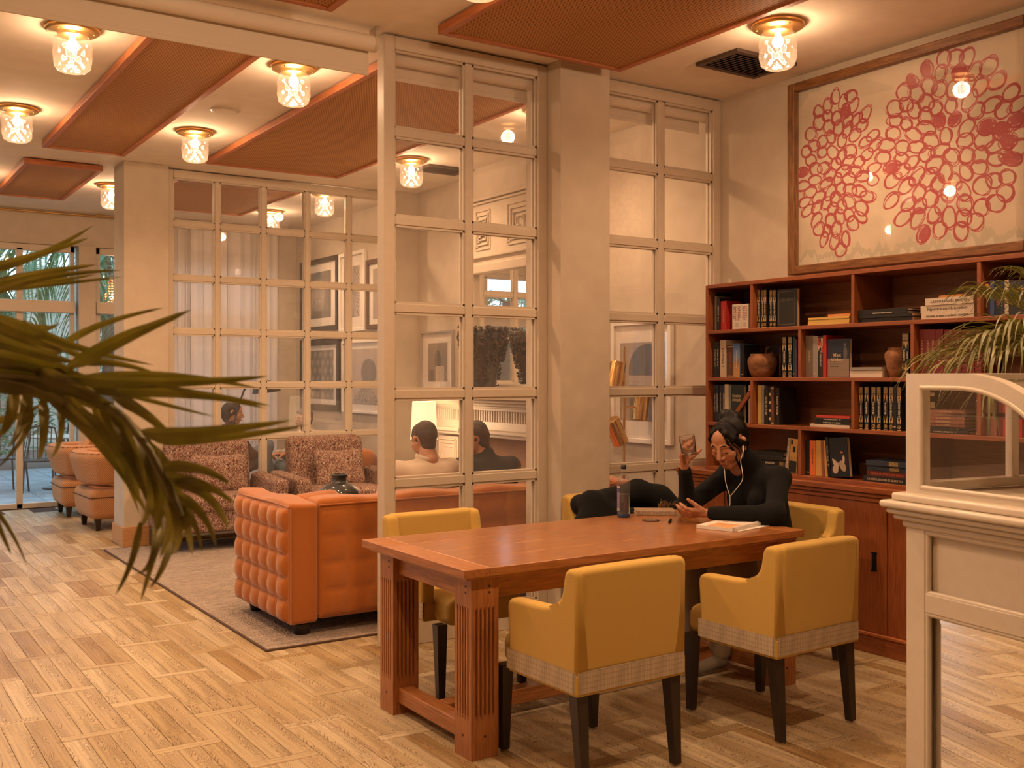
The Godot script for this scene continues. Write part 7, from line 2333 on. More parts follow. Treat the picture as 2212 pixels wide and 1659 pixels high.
# one blade: base, middle, tip; folded along its rib
func blade(p0: Vector3, p1: Vector3, p2: Vector3, width: float, side: Vector3, seg := 8) -> G:
	var g := G.new()
	var c := p1 * 2.0 - (p0 + p2) * 0.5
	var pts := []
	for i in seg + 1:
		var t := float(i) / seg
		pts.append(p0.lerp(c, t).lerp(c.lerp(p2, t), t))
	for h in [-1.0, 1.0]:
		var i0 := g.v.size()
		for i in seg + 1:
			var t := float(i) / seg
			var dir: Vector3 = (pts[mini(i + 1, seg)] - pts[maxi(i - 1, 0)]).normalized()
			var s := (side - dir * side.dot(dir)).normalized()
			var up := dir.cross(s)
			var w := width * minf(1.0, 0.35 + 4.0 * t) * pow(1.0 - t, 0.55) * 0.5
			var nn: Vector3 = (up - s * h * 0.45).normalized()
			g.vert(pts[i], nn, Vector2(t, 0.5))
			g.vert(pts[i] + s * h * w + up * w * 0.45, nn, Vector2(t, 0.5 + h * 0.5))
		for i in seg:
			var a := i0 + i * 2
			g.tri(a, a + 1, a + 3); g.tri(a, a + 3, a + 2)
	return g

# a frond along a path with leaflets on both sides
func frond(parent: Node, path: Array, leaf_len: float, width: float, n: int, droop: float, m: String, r: RandomNumberGenerator, stem := 0.008) -> Node:
	var c := Curve3D.new()
	for i in path.size():
		var tan: Vector3 = (path[mini(i + 1, path.size() - 1)] - path[maxi(i - 1, 0)]) / 6.0
		c.add_point(path[i], -tan, tan)
	c.bake_interval = 0.02
	var bk := c.get_baked_points()
	var rad := []
	for i in bk.size(): rad.append(lerpf(stem, stem * 0.25, float(i) / bk.size()))
	var g := G.new(); g.tube(Array(bk), rad, 6)
	var f := part(parent, "frond", g, m)
	var L := c.get_baked_length()
	for i in n:
		var t := 0.22 + 0.78 * i / float(n)
		var p := c.sample_baked(L * t)
		var dir := (c.sample_baked(minf(L, L * t + 0.03)) - c.sample_baked(maxf(0, L * t - 0.03))).normalized()
		var sd := dir.cross(Vector3.UP).normalized()
		for s in [-1.0, 1.0]:
			var ln: float = leaf_len * (0.55 + 0.45 * sin(PI * clampf(t * 1.05, 0, 1))) * r.randf_range(0.85, 1.1)
			var d: Vector3 = (sd * s * r.randf_range(0.5, 0.85) + dir * (0.75 + 0.5 * t) + Vector3(0, 0.30 + r.randf_range(-0.22, 0.25), 0)).normalized()
			var mid: Vector3 = p + d * ln * 0.5
			var tip: Vector3 = p + d * ln * 0.92 + Vector3(0, -droop * ln * r.randf_range(0.7, 1.3), 0)
			part(f, "leaflet", blade(p, mid, tip, width * r.randf_range(0.8, 1.1), Vector3.UP.cross(d).normalized(), 6), m)
	return f

func leaf_mat(called: String, a: Color, b: Color) -> void:
	var m := mat(called, Color.WHITE, 0.45)
	m.albedo_texture = noise_tex(0.02, a, b, 128, 3, 0.0, 71)
	m.backlight_enabled = true
	m.backlight = Color(0.62, 0.62, 0.24)
	tri(m, Vector3.ONE * 3.0)

func make_plants() -> void:
	leaf_mat("palm_leaf", lin(0.20, 0.185, 0.065), lin(0.38, 0.33, 0.13))
	leaf_mat("kentia_leaf", lin(0.15, 0.15, 0.05), lin(0.30, 0.28, 0.11))
	leaf_mat("garden_leaf", lin(0.05, 0.13, 0.05), lin(0.18, 0.32, 0.17))
	var bark := mat("bark", Color.WHITE, 0.95)
	bark.albedo_texture = noise_tex(0.05, lin(0.05, 0.035, 0.025), lin(0.15, 0.11, 0.08), 128, 3, 0.0, 72)
	tri(bark, Vector3(4, 14, 4))
	mat("soil", lin(0.03, 0.02, 0.014), 1.0)
	mat("planter", lin(0.30, 0.24, 0.18), 0.7)
	var r := RandomNumberGenerator.new()
	r.seed = 88
	# palm in front of everything at the left
	var crown: Vector3 = PALM_RACHIS[0]
	var t := thing("potted_palm", "blurred dark green palm fronds close to the viewer at the left edge", "palm", Vector3(crown.x, 0, crown.z))
	var o := Vector3(crown.x, 0, crown.z)
	planter(t, 0.20, 0.42)
	var g := G.new(); g.tube([Vector3(0, 0.36, 0), Vector3(0.01, 0.8, 0.01), Vector3(0, crown.y, 0)], [0.045, 0.035, 0.025], 10)
	part(t, "trunk", g, "bark")
	for path in [PALM_RACHIS, PALM_RACHIS_B]:
		g = G.new()
		var pts := []
		for p in path: pts.append(p - o)
		g.tube(pts, 0.006, 8)
		var f := part(t, "frond", g, "palm_leaf")
		if path.size() > 5:
			for a in PALM_LEAFLETS:
				var p0 := Vector3(a[0], a[1], a[2]) - o
				var p2 := Vector3(a[6], a[7], a[8]) - o
				part(f, "leaflet", blade(p0, Vector3(a[3], a[4], a[5]) - o, p2, 0.027 * a[9], (p2 - p0).cross(Vector3(0.35, 0.4, -0.85)).normalized(), 10), "palm_leaf")
	# palm behind the display cabinet
	var c2: Vector3 = KENTIA[0][0]
	t = thing("potted_palm", "light green feathery palm rising behind the white display cabinet", "palm", Vector3(c2.x, 0, c2.z))
	o = Vector3(c2.x, 0, c2.z)
	planter(t, 0.19, 0.5)
	g = G.new(); g.tube([Vector3(0, 0.44, 0), Vector3(0, 0.9, 0), Vector3(0, c2.y, 0)], [0.03, 0.025, 0.015], 10)
	part(t, "trunk", g, "bark")
	for path in KENTIA:
		var pts := []
		for p in path: pts.append(p - o)
		frond(t, pts, 0.36, 0.015, 22, 0.42, "kentia_leaf", r, 0.006)

func planter(t: Node, rad: float, h: float) -> void:
	var g := G.new()
	g.lathe([Vector2(0, 0), Vector2(rad * 0.75, 0), Vector2(rad * 0.8, 0.02), Vector2(rad, h - 0.02), Vector2(rad, h), Vector2(rad * 0.92, h), Vector2(rad * 0.9, h - 0.05)], Vector3.ZERO, 28)
	part(t, "pot", g, "planter")
	g = G.new(); g.lathe([Vector2(rad * 0.9, h - 0.06), Vector2(0, h - 0.055)], Vector3.ZERO, 28)
	part(t, "soil", g, "soil")

func make_garden() -> void:
	var r := RandomNumberGenerator.new()
	r.seed = 99
	var g := G.new(); g.bx(-14, 12, -0.25, -0.02, -30, BZ - 0.2)
	g.bx(-14, LX - 0.2, -0.25, -0.02, BZ - 0.2, 6)
	var pav := mat("terrace_stone", Color.WHITE, 0.8)
	pav.albedo_texture = noise_tex(0.02, lin(0.24, 0.25, 0.26), lin(0.38, 0.39, 0.40), 256, 4, 0.0, 81)
	tri(pav, Vector3.ONE * 0.5, true)
	var ter := struct("floor_terrace", g, "joint", "pale stone terrace beyond the garden doors")
	for i in 7:
		for j in 9:
			g = G.new(); g.rbox(Vector3(0.2 + i * 0.6, -0.012, -13.75 - j * 0.6), Vector3(0.594, 0.02, 0.594), 0.004, 1)
			part(ter, "paving_slab", g, "terrace_stone")
	var brick := mat("brick_wall", Color.WHITE, 0.9)
	brick.albedo_texture = noise_tex(0.03, lin(0.10, 0.05, 0.035), lin(0.22, 0.12, 0.085), 256, 4, 0.0, 82)
	tri(brick, Vector3(0.5, 1.5, 0.5), true)
	g = G.new(); g.bx(-8, 2.7, -0.02, 3.1, -21.2, -21.0)
	struct("wall_garden", g, brick, "dim brick wall at the end of the garden")
	g = G.new(); g.bx(3.5, 10, -0.02, 3.9, -24.2, -24.0)
	struct("wall_neighbour", g, "plaster")
	# palms
	palm_tree(Vector3(3.55, -0.02, -16.5), 3.6, "garden_leaf", "big palm whose long fronds hang before the garden windows", r, 12, 1.9)
	palm_tree(Vector3(0.9, -0.02, -18.0), 3.3, "garden_leaf", "leafy palm standing further back in the garden", r, 11, 1.7)
	palm_tree(Vector3(-0.8, -0.02, -16.8), 3.0, "garden_leaf", "green palm further left in the garden", r, 10, 1.6)
	# banana plant
	var t := thing("banana_plant", "banana plant with broad leaves seen in the narrow garden window", "plant", Vector3(4.15, -0.02, -17.2))
	for k in 6:
		var a := -2.6 + 0.9 * k
		var d := Vector3(cos(a), 0, sin(a))
		g = G.new()
		var p0 := Vector3(0, 1.5 + 0.2 * (k % 3), 0)
		g.tube([Vector3(0, 0, 0), p0], [0.05, 0.025], 8)
		part(t, "stalk", g, "garden_leaf")
		part(t, "leaf", blade(p0, p0 + d * 0.45 + Vector3(0, 0.75, 0), p0 + d * 1.0 + Vector3(0, 0.75, 0), 0.42, Vector3.UP.cross(d), 10), "garden_leaf")
	for a in [[Vector3(2.2, -0.02, -19.0), 1.5, "low dark shrub before the brick garden wall"], [Vector3(3.7, -0.02, -18.9), 2.2, "tall leafy shrub seen in the narrow garden window"], [Vector3(0.3, -0.02, -19.6), 1.8, "leafy shrub at the far left of the garden"], [Vector3(5.4, -0.02, -19.5), 2.3, "tallest leafy shrub, before the neighbouring house"]]:
		bush(a[0], a[1], r, a[2])
	# table and chairs on the terrace
	for a in [[Vector3(2.75, -0.002, -15.4), "round terrace table nearest the garden door"], [Vector3(1.55, -0.002, -15.9), "round terrace table farther to the left in the garden"]]:
		t = thing("terrace_table", a[1], "table", a[0], 0, "terrace tables")
		g = G.new(); g.lathe([Vector2(0, 0.70), Vector2(0.40, 0.70), Vector2(0.41, 0.715), Vector2(0.40, 0.73), Vector2(0, 0.73)], Vector3.ZERO, 32)
		part(t, "table_top", g, "cream_paint")
		g = G.new(); g.tube([Vector3(0, 0.02, 0), Vector3(0, 0.70, 0)], 0.03, 12)
		part(t, "pillar", g, "black_metal")
		g = G.new(); g.lathe([Vector2(0, 0), Vector2(0.26, 0), Vector2(0.25, 0.02), Vector2(0.05, 0.04), Vector2(0, 0.04)], Vector3.ZERO, 24)
		part(t, "base", g, "black_metal")
	var first: Node3D = null
	for a in [[Vector3(2.33, -0.002, -14.70), 2.9, "black metal terrace chair beside the sliding door, back to the garden door"], [Vector3(2.02, -0.002, -15.3), 1.9, "black metal terrace chair left of the first terrace table"], [Vector3(1.15, -0.002, -15.25), 3.3, "black metal terrace chair at the second terrace table"], [Vector3(3.2, -0.002, -15.95), -0.6, "black metal terrace chair behind the first terrace table"]]:
		var o: Node3D
		if first == null:
			first = terrace_chair()
			o = first
		else:
			o = first.duplicate()
			o.name = numbered("terrace_chair")
			add_child(o)
		o.position = a[0]
		o.rotation.y = a[1]
		meta(o, a[2], "chair", "terrace chairs")
	# wicker lantern outside
	t = thing("wicker_lantern", "lit wicker lantern hanging in the garden behind the column", "lantern", Vector3(3.30, 2.50, -15.0))
	g = G.new()
	for k in 14:
		var a := TAU * k / 14
		g.tube([Vector3(cos(a) * 0.10, 0, sin(a) * 0.10), Vector3(cos(a) * 0.085, 0.42, sin(a) * 0.085)], 0.006, 4)
	for k in 12:
		var pts := []
		for i in 17: pts.append(Vector3(cos(TAU * i / 16) * 0.1, 0.01 + 0.036 * k, sin(TAU * i / 16) * 0.1))
		g.tube(pts, 0.007, 4, false)
	var wk := mat("wicker", lin(0.42, 0.20, 0.07), 0.8)
	part(t, "basket", g, wk)
	g = G.new(); g.tube([Vector3(0, 0.42, 0), Vector3(0, 1.3, 0)], 0.004, 5)
	part(t, "cord", g, "black_metal")
	g = G.new(); g.lathe([Vector2(0, 0.10), Vector2(0.03, 0.12), Vector2(0.035, 0.15), Vector2(0.015, 0.2), Vector2(0, 0.21)], Vector3.ZERO, 12)
	part(t, "lantern_bulb", g, "lamp_bulb")
	lamp_light(t, Vector3(0, 0.15, 0), 0.5)
	g = G.new(); g.tube([Vector3(0, 1.3, 0), Vector3(0, 1.3, 1.58)], 0.012, 8)
	part(t, "wall_arm", g, "black_metal")

func lamp_light(t: Node, at: Vector3, e: float, size := 0.04) -> void:
	var l := OmniLight3D.new()
	l.name = "lamp_light"
	l.position = at
	l.light_energy = e
	l.light_color = LAMP_COLOR
	l.light_size = size
	l.omni_range = 14.0
	l.omni_attenuation = 2.0
	l.shadow_enabled = true
	t.add_child(l, true)

func palm_tree(at: Vector3, h: float, m: String, label: String, r: RandomNumberGenerator, n: int, len: float) -> void:
	var t := thing("garden_palm", label, "palm", at, 0, "garden palms")
	var g := G.new(); g.tube([Vector3.ZERO, Vector3(0.05, h * 0.5, 0), Vector3(0, h, 0)], [0.12, 0.09, 0.08], 10)
	part(t, "trunk", g, "bark")
	for k in n:
		var a := TAU * k / n + r.randf_range(-0.2, 0.2)
		var d := Vector3(cos(a), 0, sin(a))
		var rise := r.randf_range(0.1, 0.7)
		frond(t, [Vector3(0, h, 0), Vector3(0, h + 0.25 * rise, 0) + d * len * 0.3, Vector3(0, h + 0.2 * rise - 0.15, 0) + d * len * 0.65, Vector3(0, h - len * 0.45, 0) + d * len * 0.9, Vector3(0, h - len * 0.85, 0) + d * len], 0.68, 0.058, 34, 0.65, m, r, 0.02)

func bush(at: Vector3, h: float, r: RandomNumberGenerator, label: String) -> void:
	var t := thing("garden_shrub", label, "shrub", at, 0, "garden shrubs")
	var g := G.new()
	for k in 5: g.tube([Vector3.ZERO, Vector3(r.randf_range(-0.5, 0.5), h * 0.8, r.randf_range(-0.3, 0.3))], [0.03, 0.01], 6)
	part(t, "stems", g, "bark")
	g = G.new()
	for k in 420:
		var p := Vector3(r.randfn() * 0.42, 0, r.randfn() * 0.30)
		p.y = clampf(h * (0.15 + 0.85 * r.randf()), 0.1, h)
		var d := Vector3(r.randf_range(-1, 1), r.randf_range(-0.3, 0.8), r.randf_range(-1, 1)).normalized()
		var b := blade(p, p + d * 0.11, p + d * 0.20 - Vector3(0, 0.05, 0), 0.075, d.cross(Vector3(0.3, 0.8, 0.5)).normalized(), 3)
		var i0 := g.v.size()
		g.v.append_array(b.v); g.n.append_array(b.n); g.uv.append_array(b.uv)
		for i in b.ix: g.ix.append(i + i0)
	var f := part(t, "foliage", g, "garden_leaf")
	f.set_meta("kind", "stuff")

func terrace_chair() -> Node3D:
	var t := thing("terrace_chair", "", "chair")
	var g := G.new(); g.rbox(Vector3(0, 0.45, 0), Vector3(0.42, 0.025, 0.42), 0.01, 2)
	part(t, "seat", g, "black_metal")
	for x in [-0.18, 0.18]:
		for z in [-0.18, 0.18]:
			g = G.new(); g.tube([Vector3(x * 1.15, 0, z * 1.2), Vector3(x, 0.44, z)], 0.013, 8)
			part(t, "leg", g, "black_metal")
	g = G.new(); g.tube([Vector3(-0.19, 0.44, 0.19), Vector3(-0.21, 0.72, 0.23), Vector3(-0.18, 0.86, 0.25), Vector3(0, 0.89, 0.26), Vector3(0.18, 0.86, 0.25), Vector3(0.21, 0.72, 0.23), Vector3(0.19, 0.44, 0.19)], 0.013, 8)
	part(t, "back_hoop", g, "black_metal")
	for k in 6:
		var x := -0.14 + 0.056 * k
		g = G.new(); g.tube([Vector3(x * 0.9, 0.45, 0.19), Vector3(x, 0.87, 0.255)], 0.007, 6)
		part(t, "spindle", g, "black_metal")
	return t

func photo_tex(kind: int) -> ImageTexture:
	var f := FastNoiseLite.new()
	f.seed = 300 + kind; f.frequency = 2.2; f.fractal_octaves = 3
	return picture(120, 150, func(x: float, y: float) -> Color:
		var k := 0.10 + 0.05 * f.get_noise_2d(x, y)
		var n := f.get_noise_2d(x * 3.0, y * 3.0)
		match kind:
			0: # a pale round melon-like form on a dark table
				k = 0.055 + 0.03 * y
				var d := Vector2((x - 0.44) / 0.30, (y - 0.52) / 0.38).length()
				if d < 1.0: k = 0.42 - 0.22 * d + 0.1 * n + 0.05 * sin(x * 40.0)
				if y > 0.84: k = 0.03
			1: # rays
				var q := Vector2(x - 0.5, (y - 0.5) * 1.3)
				k = 0.5 if sin(atan2(q.y, q.x) * 38.0 + n * 2.0) > 0.1 and q.length() > 0.08 else 0.06
			2: # a small figure in warm tones
				k = 0.30 + 0.05 * n
				if Vector2((x - 0.45) / 0.10, (y - 0.30) / 0.10).length() < 1.0: k = 0.05
				if Vector2((x - 0.45) / 0.22, (y - 0.80) / 0.40).length() < 1.0: return lin(0.30, 0.10, 0.05)
			3: # many egg shapes
				var cell := Vector2(fposmod(x * 5.0 + 0.5 * floorf(y * 6.0), 1.0) - 0.5, fposmod(y * 6.0, 1.0) - 0.5)
				k = 0.05 + 0.28 * maxf(0.0, 1.0 - Vector2(cell.x * 2.4, cell.y * 2.1).length()) + 0.02 * n
			4: # head seen from the side, cloth below
				k = 0.42 + 0.04 * n
				if Vector2((x - 0.58) / 0.20, (y - 0.42) / 0.24).length() < 1.0: k = 0.07 + 0.06 * absf(n)
				if y > 0.62 and absf(x - 0.5) < (y - 0.55) * 0.9: k = 0.10 + 0.25 * absf(sin(x * 40.0 + n * 4.0))
			5: # dark leaf form with a pale figure
				k = 0.25 - 0.1 * y
				if Vector2((x - 0.5) / 0.16, (y - 0.46) / 0.28).length() < 1.0: k = 0.05 + 0.05 * absf(n)
				if y > 0.6 and absf(x - 0.62) < 0.22: k = 0.5 + 0.05 * n
				if y > 0.7 and absf(x - 0.2) < 0.12: k = 0.05
			6: # wrapped head, eyes below a pale band
				k = 0.30 + 0.04 * n
				if Vector2((x - 0.62) / 0.42, (y - 0.36) / 0.34).length() < 1.0 and y < 0.42: k = 0.025
				elif y < 0.55 and y > 0.42 and x > 0.2: k = 0.36
				elif x > 0.22 and y >= 0.55:
					k = 0.13 + 0.04 * n
					for ex in [0.42, 0.85]:
						if Vector2((x - ex) / 0.10, (y - 0.64) / 0.035).length() < 1.0: k = 0.42 if absf(x - ex) > 0.035 else 0.02
		return lin(k, k * 0.80, k * 0.62))

func frame(label: String, z0: float, z1: float, y0: float, y1: float, kind: int, fm: String, fw: float, mx: float, my: float) -> void:
	var t := thing("framed_photograph", label, "picture", Vector3(WX - 0.001, y0, (z0 + z1) / 2), 0, "framed photographs")
	var w := (z1 - z0) / 2
	var h := y1 - y0
	for s in [-1.0, 1.0]:
		var g := G.new(); g.rbox(Vector3(-0.02, h / 2, s * (w - fw / 2)), Vector3(0.04, h, fw), 0.004, 1)
		part(t, "frame_side", g, fm)
		g = G.new(); g.rbox(Vector3(-0.02, h / 2 + s * (h / 2 - fw / 2), 0), Vector3(0.04, fw, 2 * w - 2 * fw), 0.004, 1)
		part(t, "frame_rail", g, fm)
	var g := G.new(); g.bx(-0.012, 0.0, fw, h - fw, -w + fw, w - fw)
	part(t, "mount", g, "mount_card")
	var m := mat("photo_%d" % kind, Color.WHITE, 0.4)
	m.albedo_texture = photo_tex(kind)
	part(t, "photograph", sheet(-0.0135, h * my, h * (1.0 - my), -w + 2 * w * mx, w - 2 * w * mx), m)
	g = G.new(); g.box(Vector3(-0.022, h / 2, 0), Vector3(0.002, h - 2 * fw, 2 * w - 2 * fw))
	part(t, "glazing", g, "pane")

func make_details() -> void:
	mat("mount_card", lin(0.74, 0.68, 0.60), 0.9)
	mat("frame_black", lin(0.012, 0.011, 0.010), 0.4)
	mat("frame_brown", lin(0.07, 0.032, 0.018), 0.4)
	mat("frame_white", lin(0.74, 0.70, 0.64), 0.4)
	mat("frame_silver", lin(0.55, 0.52, 0.48), 0.3, 0.8)
	frame("black framed photograph of a pale round form, upper row", -12.98, -11.78, 2.12, 3.04, 0, "frame_black", 0.06, 0.20, 0.18)
	frame("white framed photograph of dark rays, upper row", -11.74, -11.02, 2.08, 3.03, 1, "frame_white", 0.04, 0.24, 0.18)
	frame("brown framed photograph of a small figure, upper row", -10.98, -10.25, 2.09, 2.89, 2, "frame_brown", 0.05, 0.2, 0.14)
	frame("black framed photograph of many egg shapes, lower row", -12.98, -11.73, 1.11, 2.02, 3, "frame_black", 0.08, 0.17, 0.16)
	frame("white framed photograph of a turned head, lower row", -11.66, -10.40, 1.11, 1.97, 4, "frame_white", 0.03, 0.10, 0.12)
	frame("silver framed photograph beside the mantelpiece", -9.66, -8.99, 1.37, 2.01, 5, "frame_silver", 0.02, 0.20, 0.19)
	frame("large pale framed portrait with a head wrap, behind the brass lamp", -6.47, -5.77, 1.03, 1.98, 6, "frame_white", 0.035, 0.12, 0.18)
	# tumbler, bottle, notebooks, coaster, pen, phone
	var m := mat("clear_glass", Color(1, 1, 1, 0.02), 0.0)
	m.transparency = BaseMaterial3D.TRANSPARENCY_ALPHA
	m.refraction_enabled = true
	m.refraction_scale = 0.05
	m = mat("water", Color(0.97, 0.99, 1.0, 0.02), 0.0)
	m.transparency = BaseMaterial3D.TRANSPARENCY_ALPHA
	m.refraction_enabled = true
	m.refraction_scale = 0.033
	glass("tumbler_glass", 0.015, Color(0.9, 0.88, 0.85), 0.02)
	glass("bottle_glass", 0.10, Color(0.55, 0.56, 0.56), 0.03)
	var g := G.new()
	g.lathe([Vector2(0, 0), Vector2(0.037, 0), Vector2(0.040, 0.006), Vector2(0.043, 0.10), Vector2(0.0435, 0.103), Vector2(0.0405, 0.103), Vector2(0.0375, 0.014), Vector2(0, 0.012)], Vector3.ZERO, 32)
	var tb := one("drinking_glass", "clear tumbler held up in the woman's hand", "glass", g, "clear_glass", Vector3(3.85, 1.128, -4.09))
	tb.rotation = Vector3(-0.05, 0, 0.16)
	var t := thing("water_bottle", "tall clear glass bottle with a blue base and half full of water", "bottle", Vector3(3.633, 0.7805, -4.376))
	g = G.new()
	g.lathe([Vector2(0.030, 0.0), Vector2(0.034, 0.004), Vector2(0.035, 0.012), Vector2(0.035, 0.185), Vector2(0.033, 0.198), Vector2(0.020, 0.215), Vector2(0.0145, 0.235), Vector2(0.0125, 0.268), Vector2(0.0125, 0.272)], Vector3.ZERO, 32)
	part(t, "glass_body", g, "bottle_glass")
	g = G.new(); g.lathe([Vector2(0, 0.010), Vector2(0.0335, 0.012), Vector2(0.0335, 0.124), Vector2(0, 0.124)], Vector3.ZERO, 32)
	part(t, "water", g, "water")
	var bb := mat("blue_glass", lin(0.02, 0.05, 0.15), 0.1)
	g = G.new(); g.lathe([Vector2(0, 0.0), Vector2(0.031, 0.0), Vector2(0.0352, 0.005), Vector2(0.0355, 0.018), Vector2(0.03, 0.0185)], Vector3.ZERO, 32)
	part(t, "blue_base", g, bb)
	g = G.new(); g.lathe([Vector2(0.0138, 0.262), Vector2(0.0145, 0.264), Vector2(0.0145, 0.284), Vector2(0, 0.285)], Vector3.ZERO, 20)
	part(t, "cap", g, "black_metal")
	var lab := mat("bottle_label", Color.WHITE, 0.6)
	var im := Image.create(64, 160, false, Image.FORMAT_RGB8)
	im.fill(lin(0.06, 0.055, 0.14))
	im.fill_rect(Rect2i(6, 8, 52, 10), lin(0.5, 0.45, 0.45))
	for k in 22: im.fill_rect(Rect2i(8, 44 + k * 4, 30 + (k * 7) % 18, 2), lin(0.42, 0.30, 0.40))
	for a in 40:
		im.set_pixel(int(32 + cos(a * 0.157) * 11), int(30 + sin(a * 0.157) * 9), lin(0.6, 0.55, 0.6))
	im.fill_rect(Rect2i(10, 136, 40, 18), lin(0.55, 0.5, 0.48))
	for k in 8: im.fill_rect(Rect2i(14 + k * 4, 138, 2, 14), lin(0.05, 0.05, 0.08))
	lab.albedo_texture = ImageTexture.create_from_image(im)
	g = G.new()
	g.grid(12, 1, func(u: float, v: float) -> Vector3:
		var a := lerpf(PI * 0.88, PI * 1.22, u)
		return Vector3(cos(a) * 0.0357, lerpf(0.178, 0.03, v), sin(a) * 0.0357))
	part(t, "label", g, lab)
	# closed sketch book with a wire spine
	t = thing("spiral_notebook", "closed brown speckled notebook with a wire spine behind the pen", "notebook", Vector3(3.865, 0.7805, -4.385), -0.62)
	var sp := mat("speckled_card", Color.WHITE, 0.9)
	sp.albedo_texture = noise_tex(0.2, lin(0.20, 0.12, 0.07), lin(0.52, 0.38, 0.26), 128, 2, 0.0, 91)
	tri(sp, Vector3.ONE * 10.0)
	pbox(t, "cover", sp, Vector3(0, 0.0015, 0), Vector3(0.22, 0.003, 0.16), 0.001)
	pbox(t, "pages", "pages", Vector3(0, 0.0115, 0.001), Vector3(0.215, 0.017, 0.152))
	pbox(t, "cover", sp, Vector3(0, 0.0217, 0), Vector3(0.22, 0.003, 0.16), 0.001)
	g = G.new()
	for k in 26: g.tube(ring_pts(Vector3(-0.104 + 0.0083 * k, 0.0115, 0.079), 0.0125, Vector3(1, 0, 0)), 0.0011, 4, false)
	part(t, "wire_spine", g, "frame_silver")
	t = thing("spiral_notebook", "open white wire bound notebook beside the woman's elbow", "notebook", Vector3(3.845, 0.7805, -3.80), 0.30)
	var pg := mat("note_page", Color.WHITE, 0.8)
	im = Image.create(96, 128, false, Image.FORMAT_RGB8)
	im.fill(lin(0.78, 0.70, 0.60))
	im.fill_rect(Rect2i(0, 70, 70, 58), lin(0.66, 0.36, 0.16))
	im.fill_rect(Rect2i(20, 24, 50, 10), lin(0.25, 0.22, 0.24))
	im.fill_rect(Rect2i(60, 40, 16, 6), lin(0.4, 0.1, 0.06))
	for k in 9: im.fill_rect(Rect2i(8, 8 + k * 6, 60, 1), lin(0.5, 0.45, 0.4))
	pg.albedo_texture = ImageTexture.create_from_image(im)
	pbox(t, "pages", "mount_card", Vector3(0, 0.009, 0), Vector3(0.30, 0.018, 0.20), 0.001)
	pbox(t, "loose_sheet", "mount_card", Vector3(0.04, 0.001, 0.03), Vector3(0.31, 0.0012, 0.22), 0.0004).rotation.y = -0.1
	g = G.new()
	var i := g.vert(Vector3(-0.148, 0.0184, 0.098), Vector3.UP, Vector2(0, 1)); g.vert(Vector3(0.148, 0.0184, 0.098), Vector3.UP, Vector2(0, 0)); g.vert(Vector3(0.148, 0.0184, -0.098), Vector3.UP, Vector2(1, 0)); g.vert(Vector3(-0.148, 0.0184, -0.098), Vector3.UP, Vector2(1, 1))
	g.tri(i, i + 1, i + 2); g.tri(i, i + 2, i + 3)
	part(t, "top_page", g, pg)
	g = G.new()
	for k in 24: g.tube(ring_pts(Vector3(-0.138 + 0.012 * k, 0.010, 0.100), 0.0125, Vector3(1, 0, 0)), 0.0016, 5, false)
	part(t, "wire_spine", g, "white_plastic")
	for q in [[-0.10, lin(0.10, 0.35, 0.10)], [-0.04, lin(0.55, 0.06, 0.04)]]:
		pbox(t, "page_tab", mat("tab_%s" % q[0], q[1], 0.6), Vector3(q[0], 0.012, -0.108), Vector3(0.022, 0.0008, 0.022))
	g = G.new(); g.lathe([Vector2(0, 0), Vector2(0.046, 0), Vector2(0.047, 0.002), Vector2(0.046, 0.004), Vector2(0, 0.004)], Vector3.ZERO, 36)
	t = thing("coaster", "round dark paper coaster on the table between bottle and pen", "coaster", Vector3(3.665, 0.7805, -4.19))
	part(t, "disc", g, mat("coaster_card", lin(0.10, 0.055, 0.035), 0.8))
	var rs := RandomNumberGenerator.new()
	rs.seed = 17
	part(t, "small_print", strokes(0.05, 0.010, rs, Transform3D(Basis(Vector3(0.83, 0, 0.55), Vector3(0.55, 0, -0.83), Vector3(0, 1, 0)), Vector3(0, 0.0043, 0))), "ink_cream")
	t = thing("pen", "short black pen lying on the table", "pen", Vector3(3.71, 0.7865, -4.09), 0.75)
	g = G.new(); g.tube([Vector3(-0.055, 0, 0), Vector3(-0.045, 0, 0), Vector3(0.035, 0, 0)], [0.003, 0.0055, 0.0055], 12)
	part(t, "barrel", g, "frame_black")
	g = G.new(); g.tube([Vector3(0.02, 0, 0), Vector3(0.066, 0, 0)], 0.006, 12); g.box(Vector3(0.045, 0.0065, 0), Vector3(0.03, 0.0015, 0.003))
	part(t, "cap", g, "black_metal")
	t = thing("phone", "dark smartphone held in the woman's left hand", "phone", Vector3(3.775, 0.868, -4.075))
	t.transform = Transform3D(Basis(Vector3(-0.52, 0.16, -0.84).normalized(), 0.0) * Basis(Vector3(0, 1, 0), 0.93) * Basis(Vector3(0, 0, 1), -0.22) * Basis(Vector3(1, 0, 0), 0.30), Vector3(3.772, 0.868, -4.085))
	pbox(t, "case", "frame_black", Vector3.ZERO, Vector3(0.15, 0.009, 0.072), 0.004, 2)
	g = G.new(); g.rbox(Vector3(0, 0.0052, 0), Vector3(0.144, 0.001, 0.066), 0.0004, 1)
	part(t, "screen", g, "black_glaze")
	# coat over the chair
	t = thing("coat", "black coat heaped over the chair behind the table", "coat", Vector3(3.98, 0, -4.9))
	var n := Net.new()
	n.k = 0.06
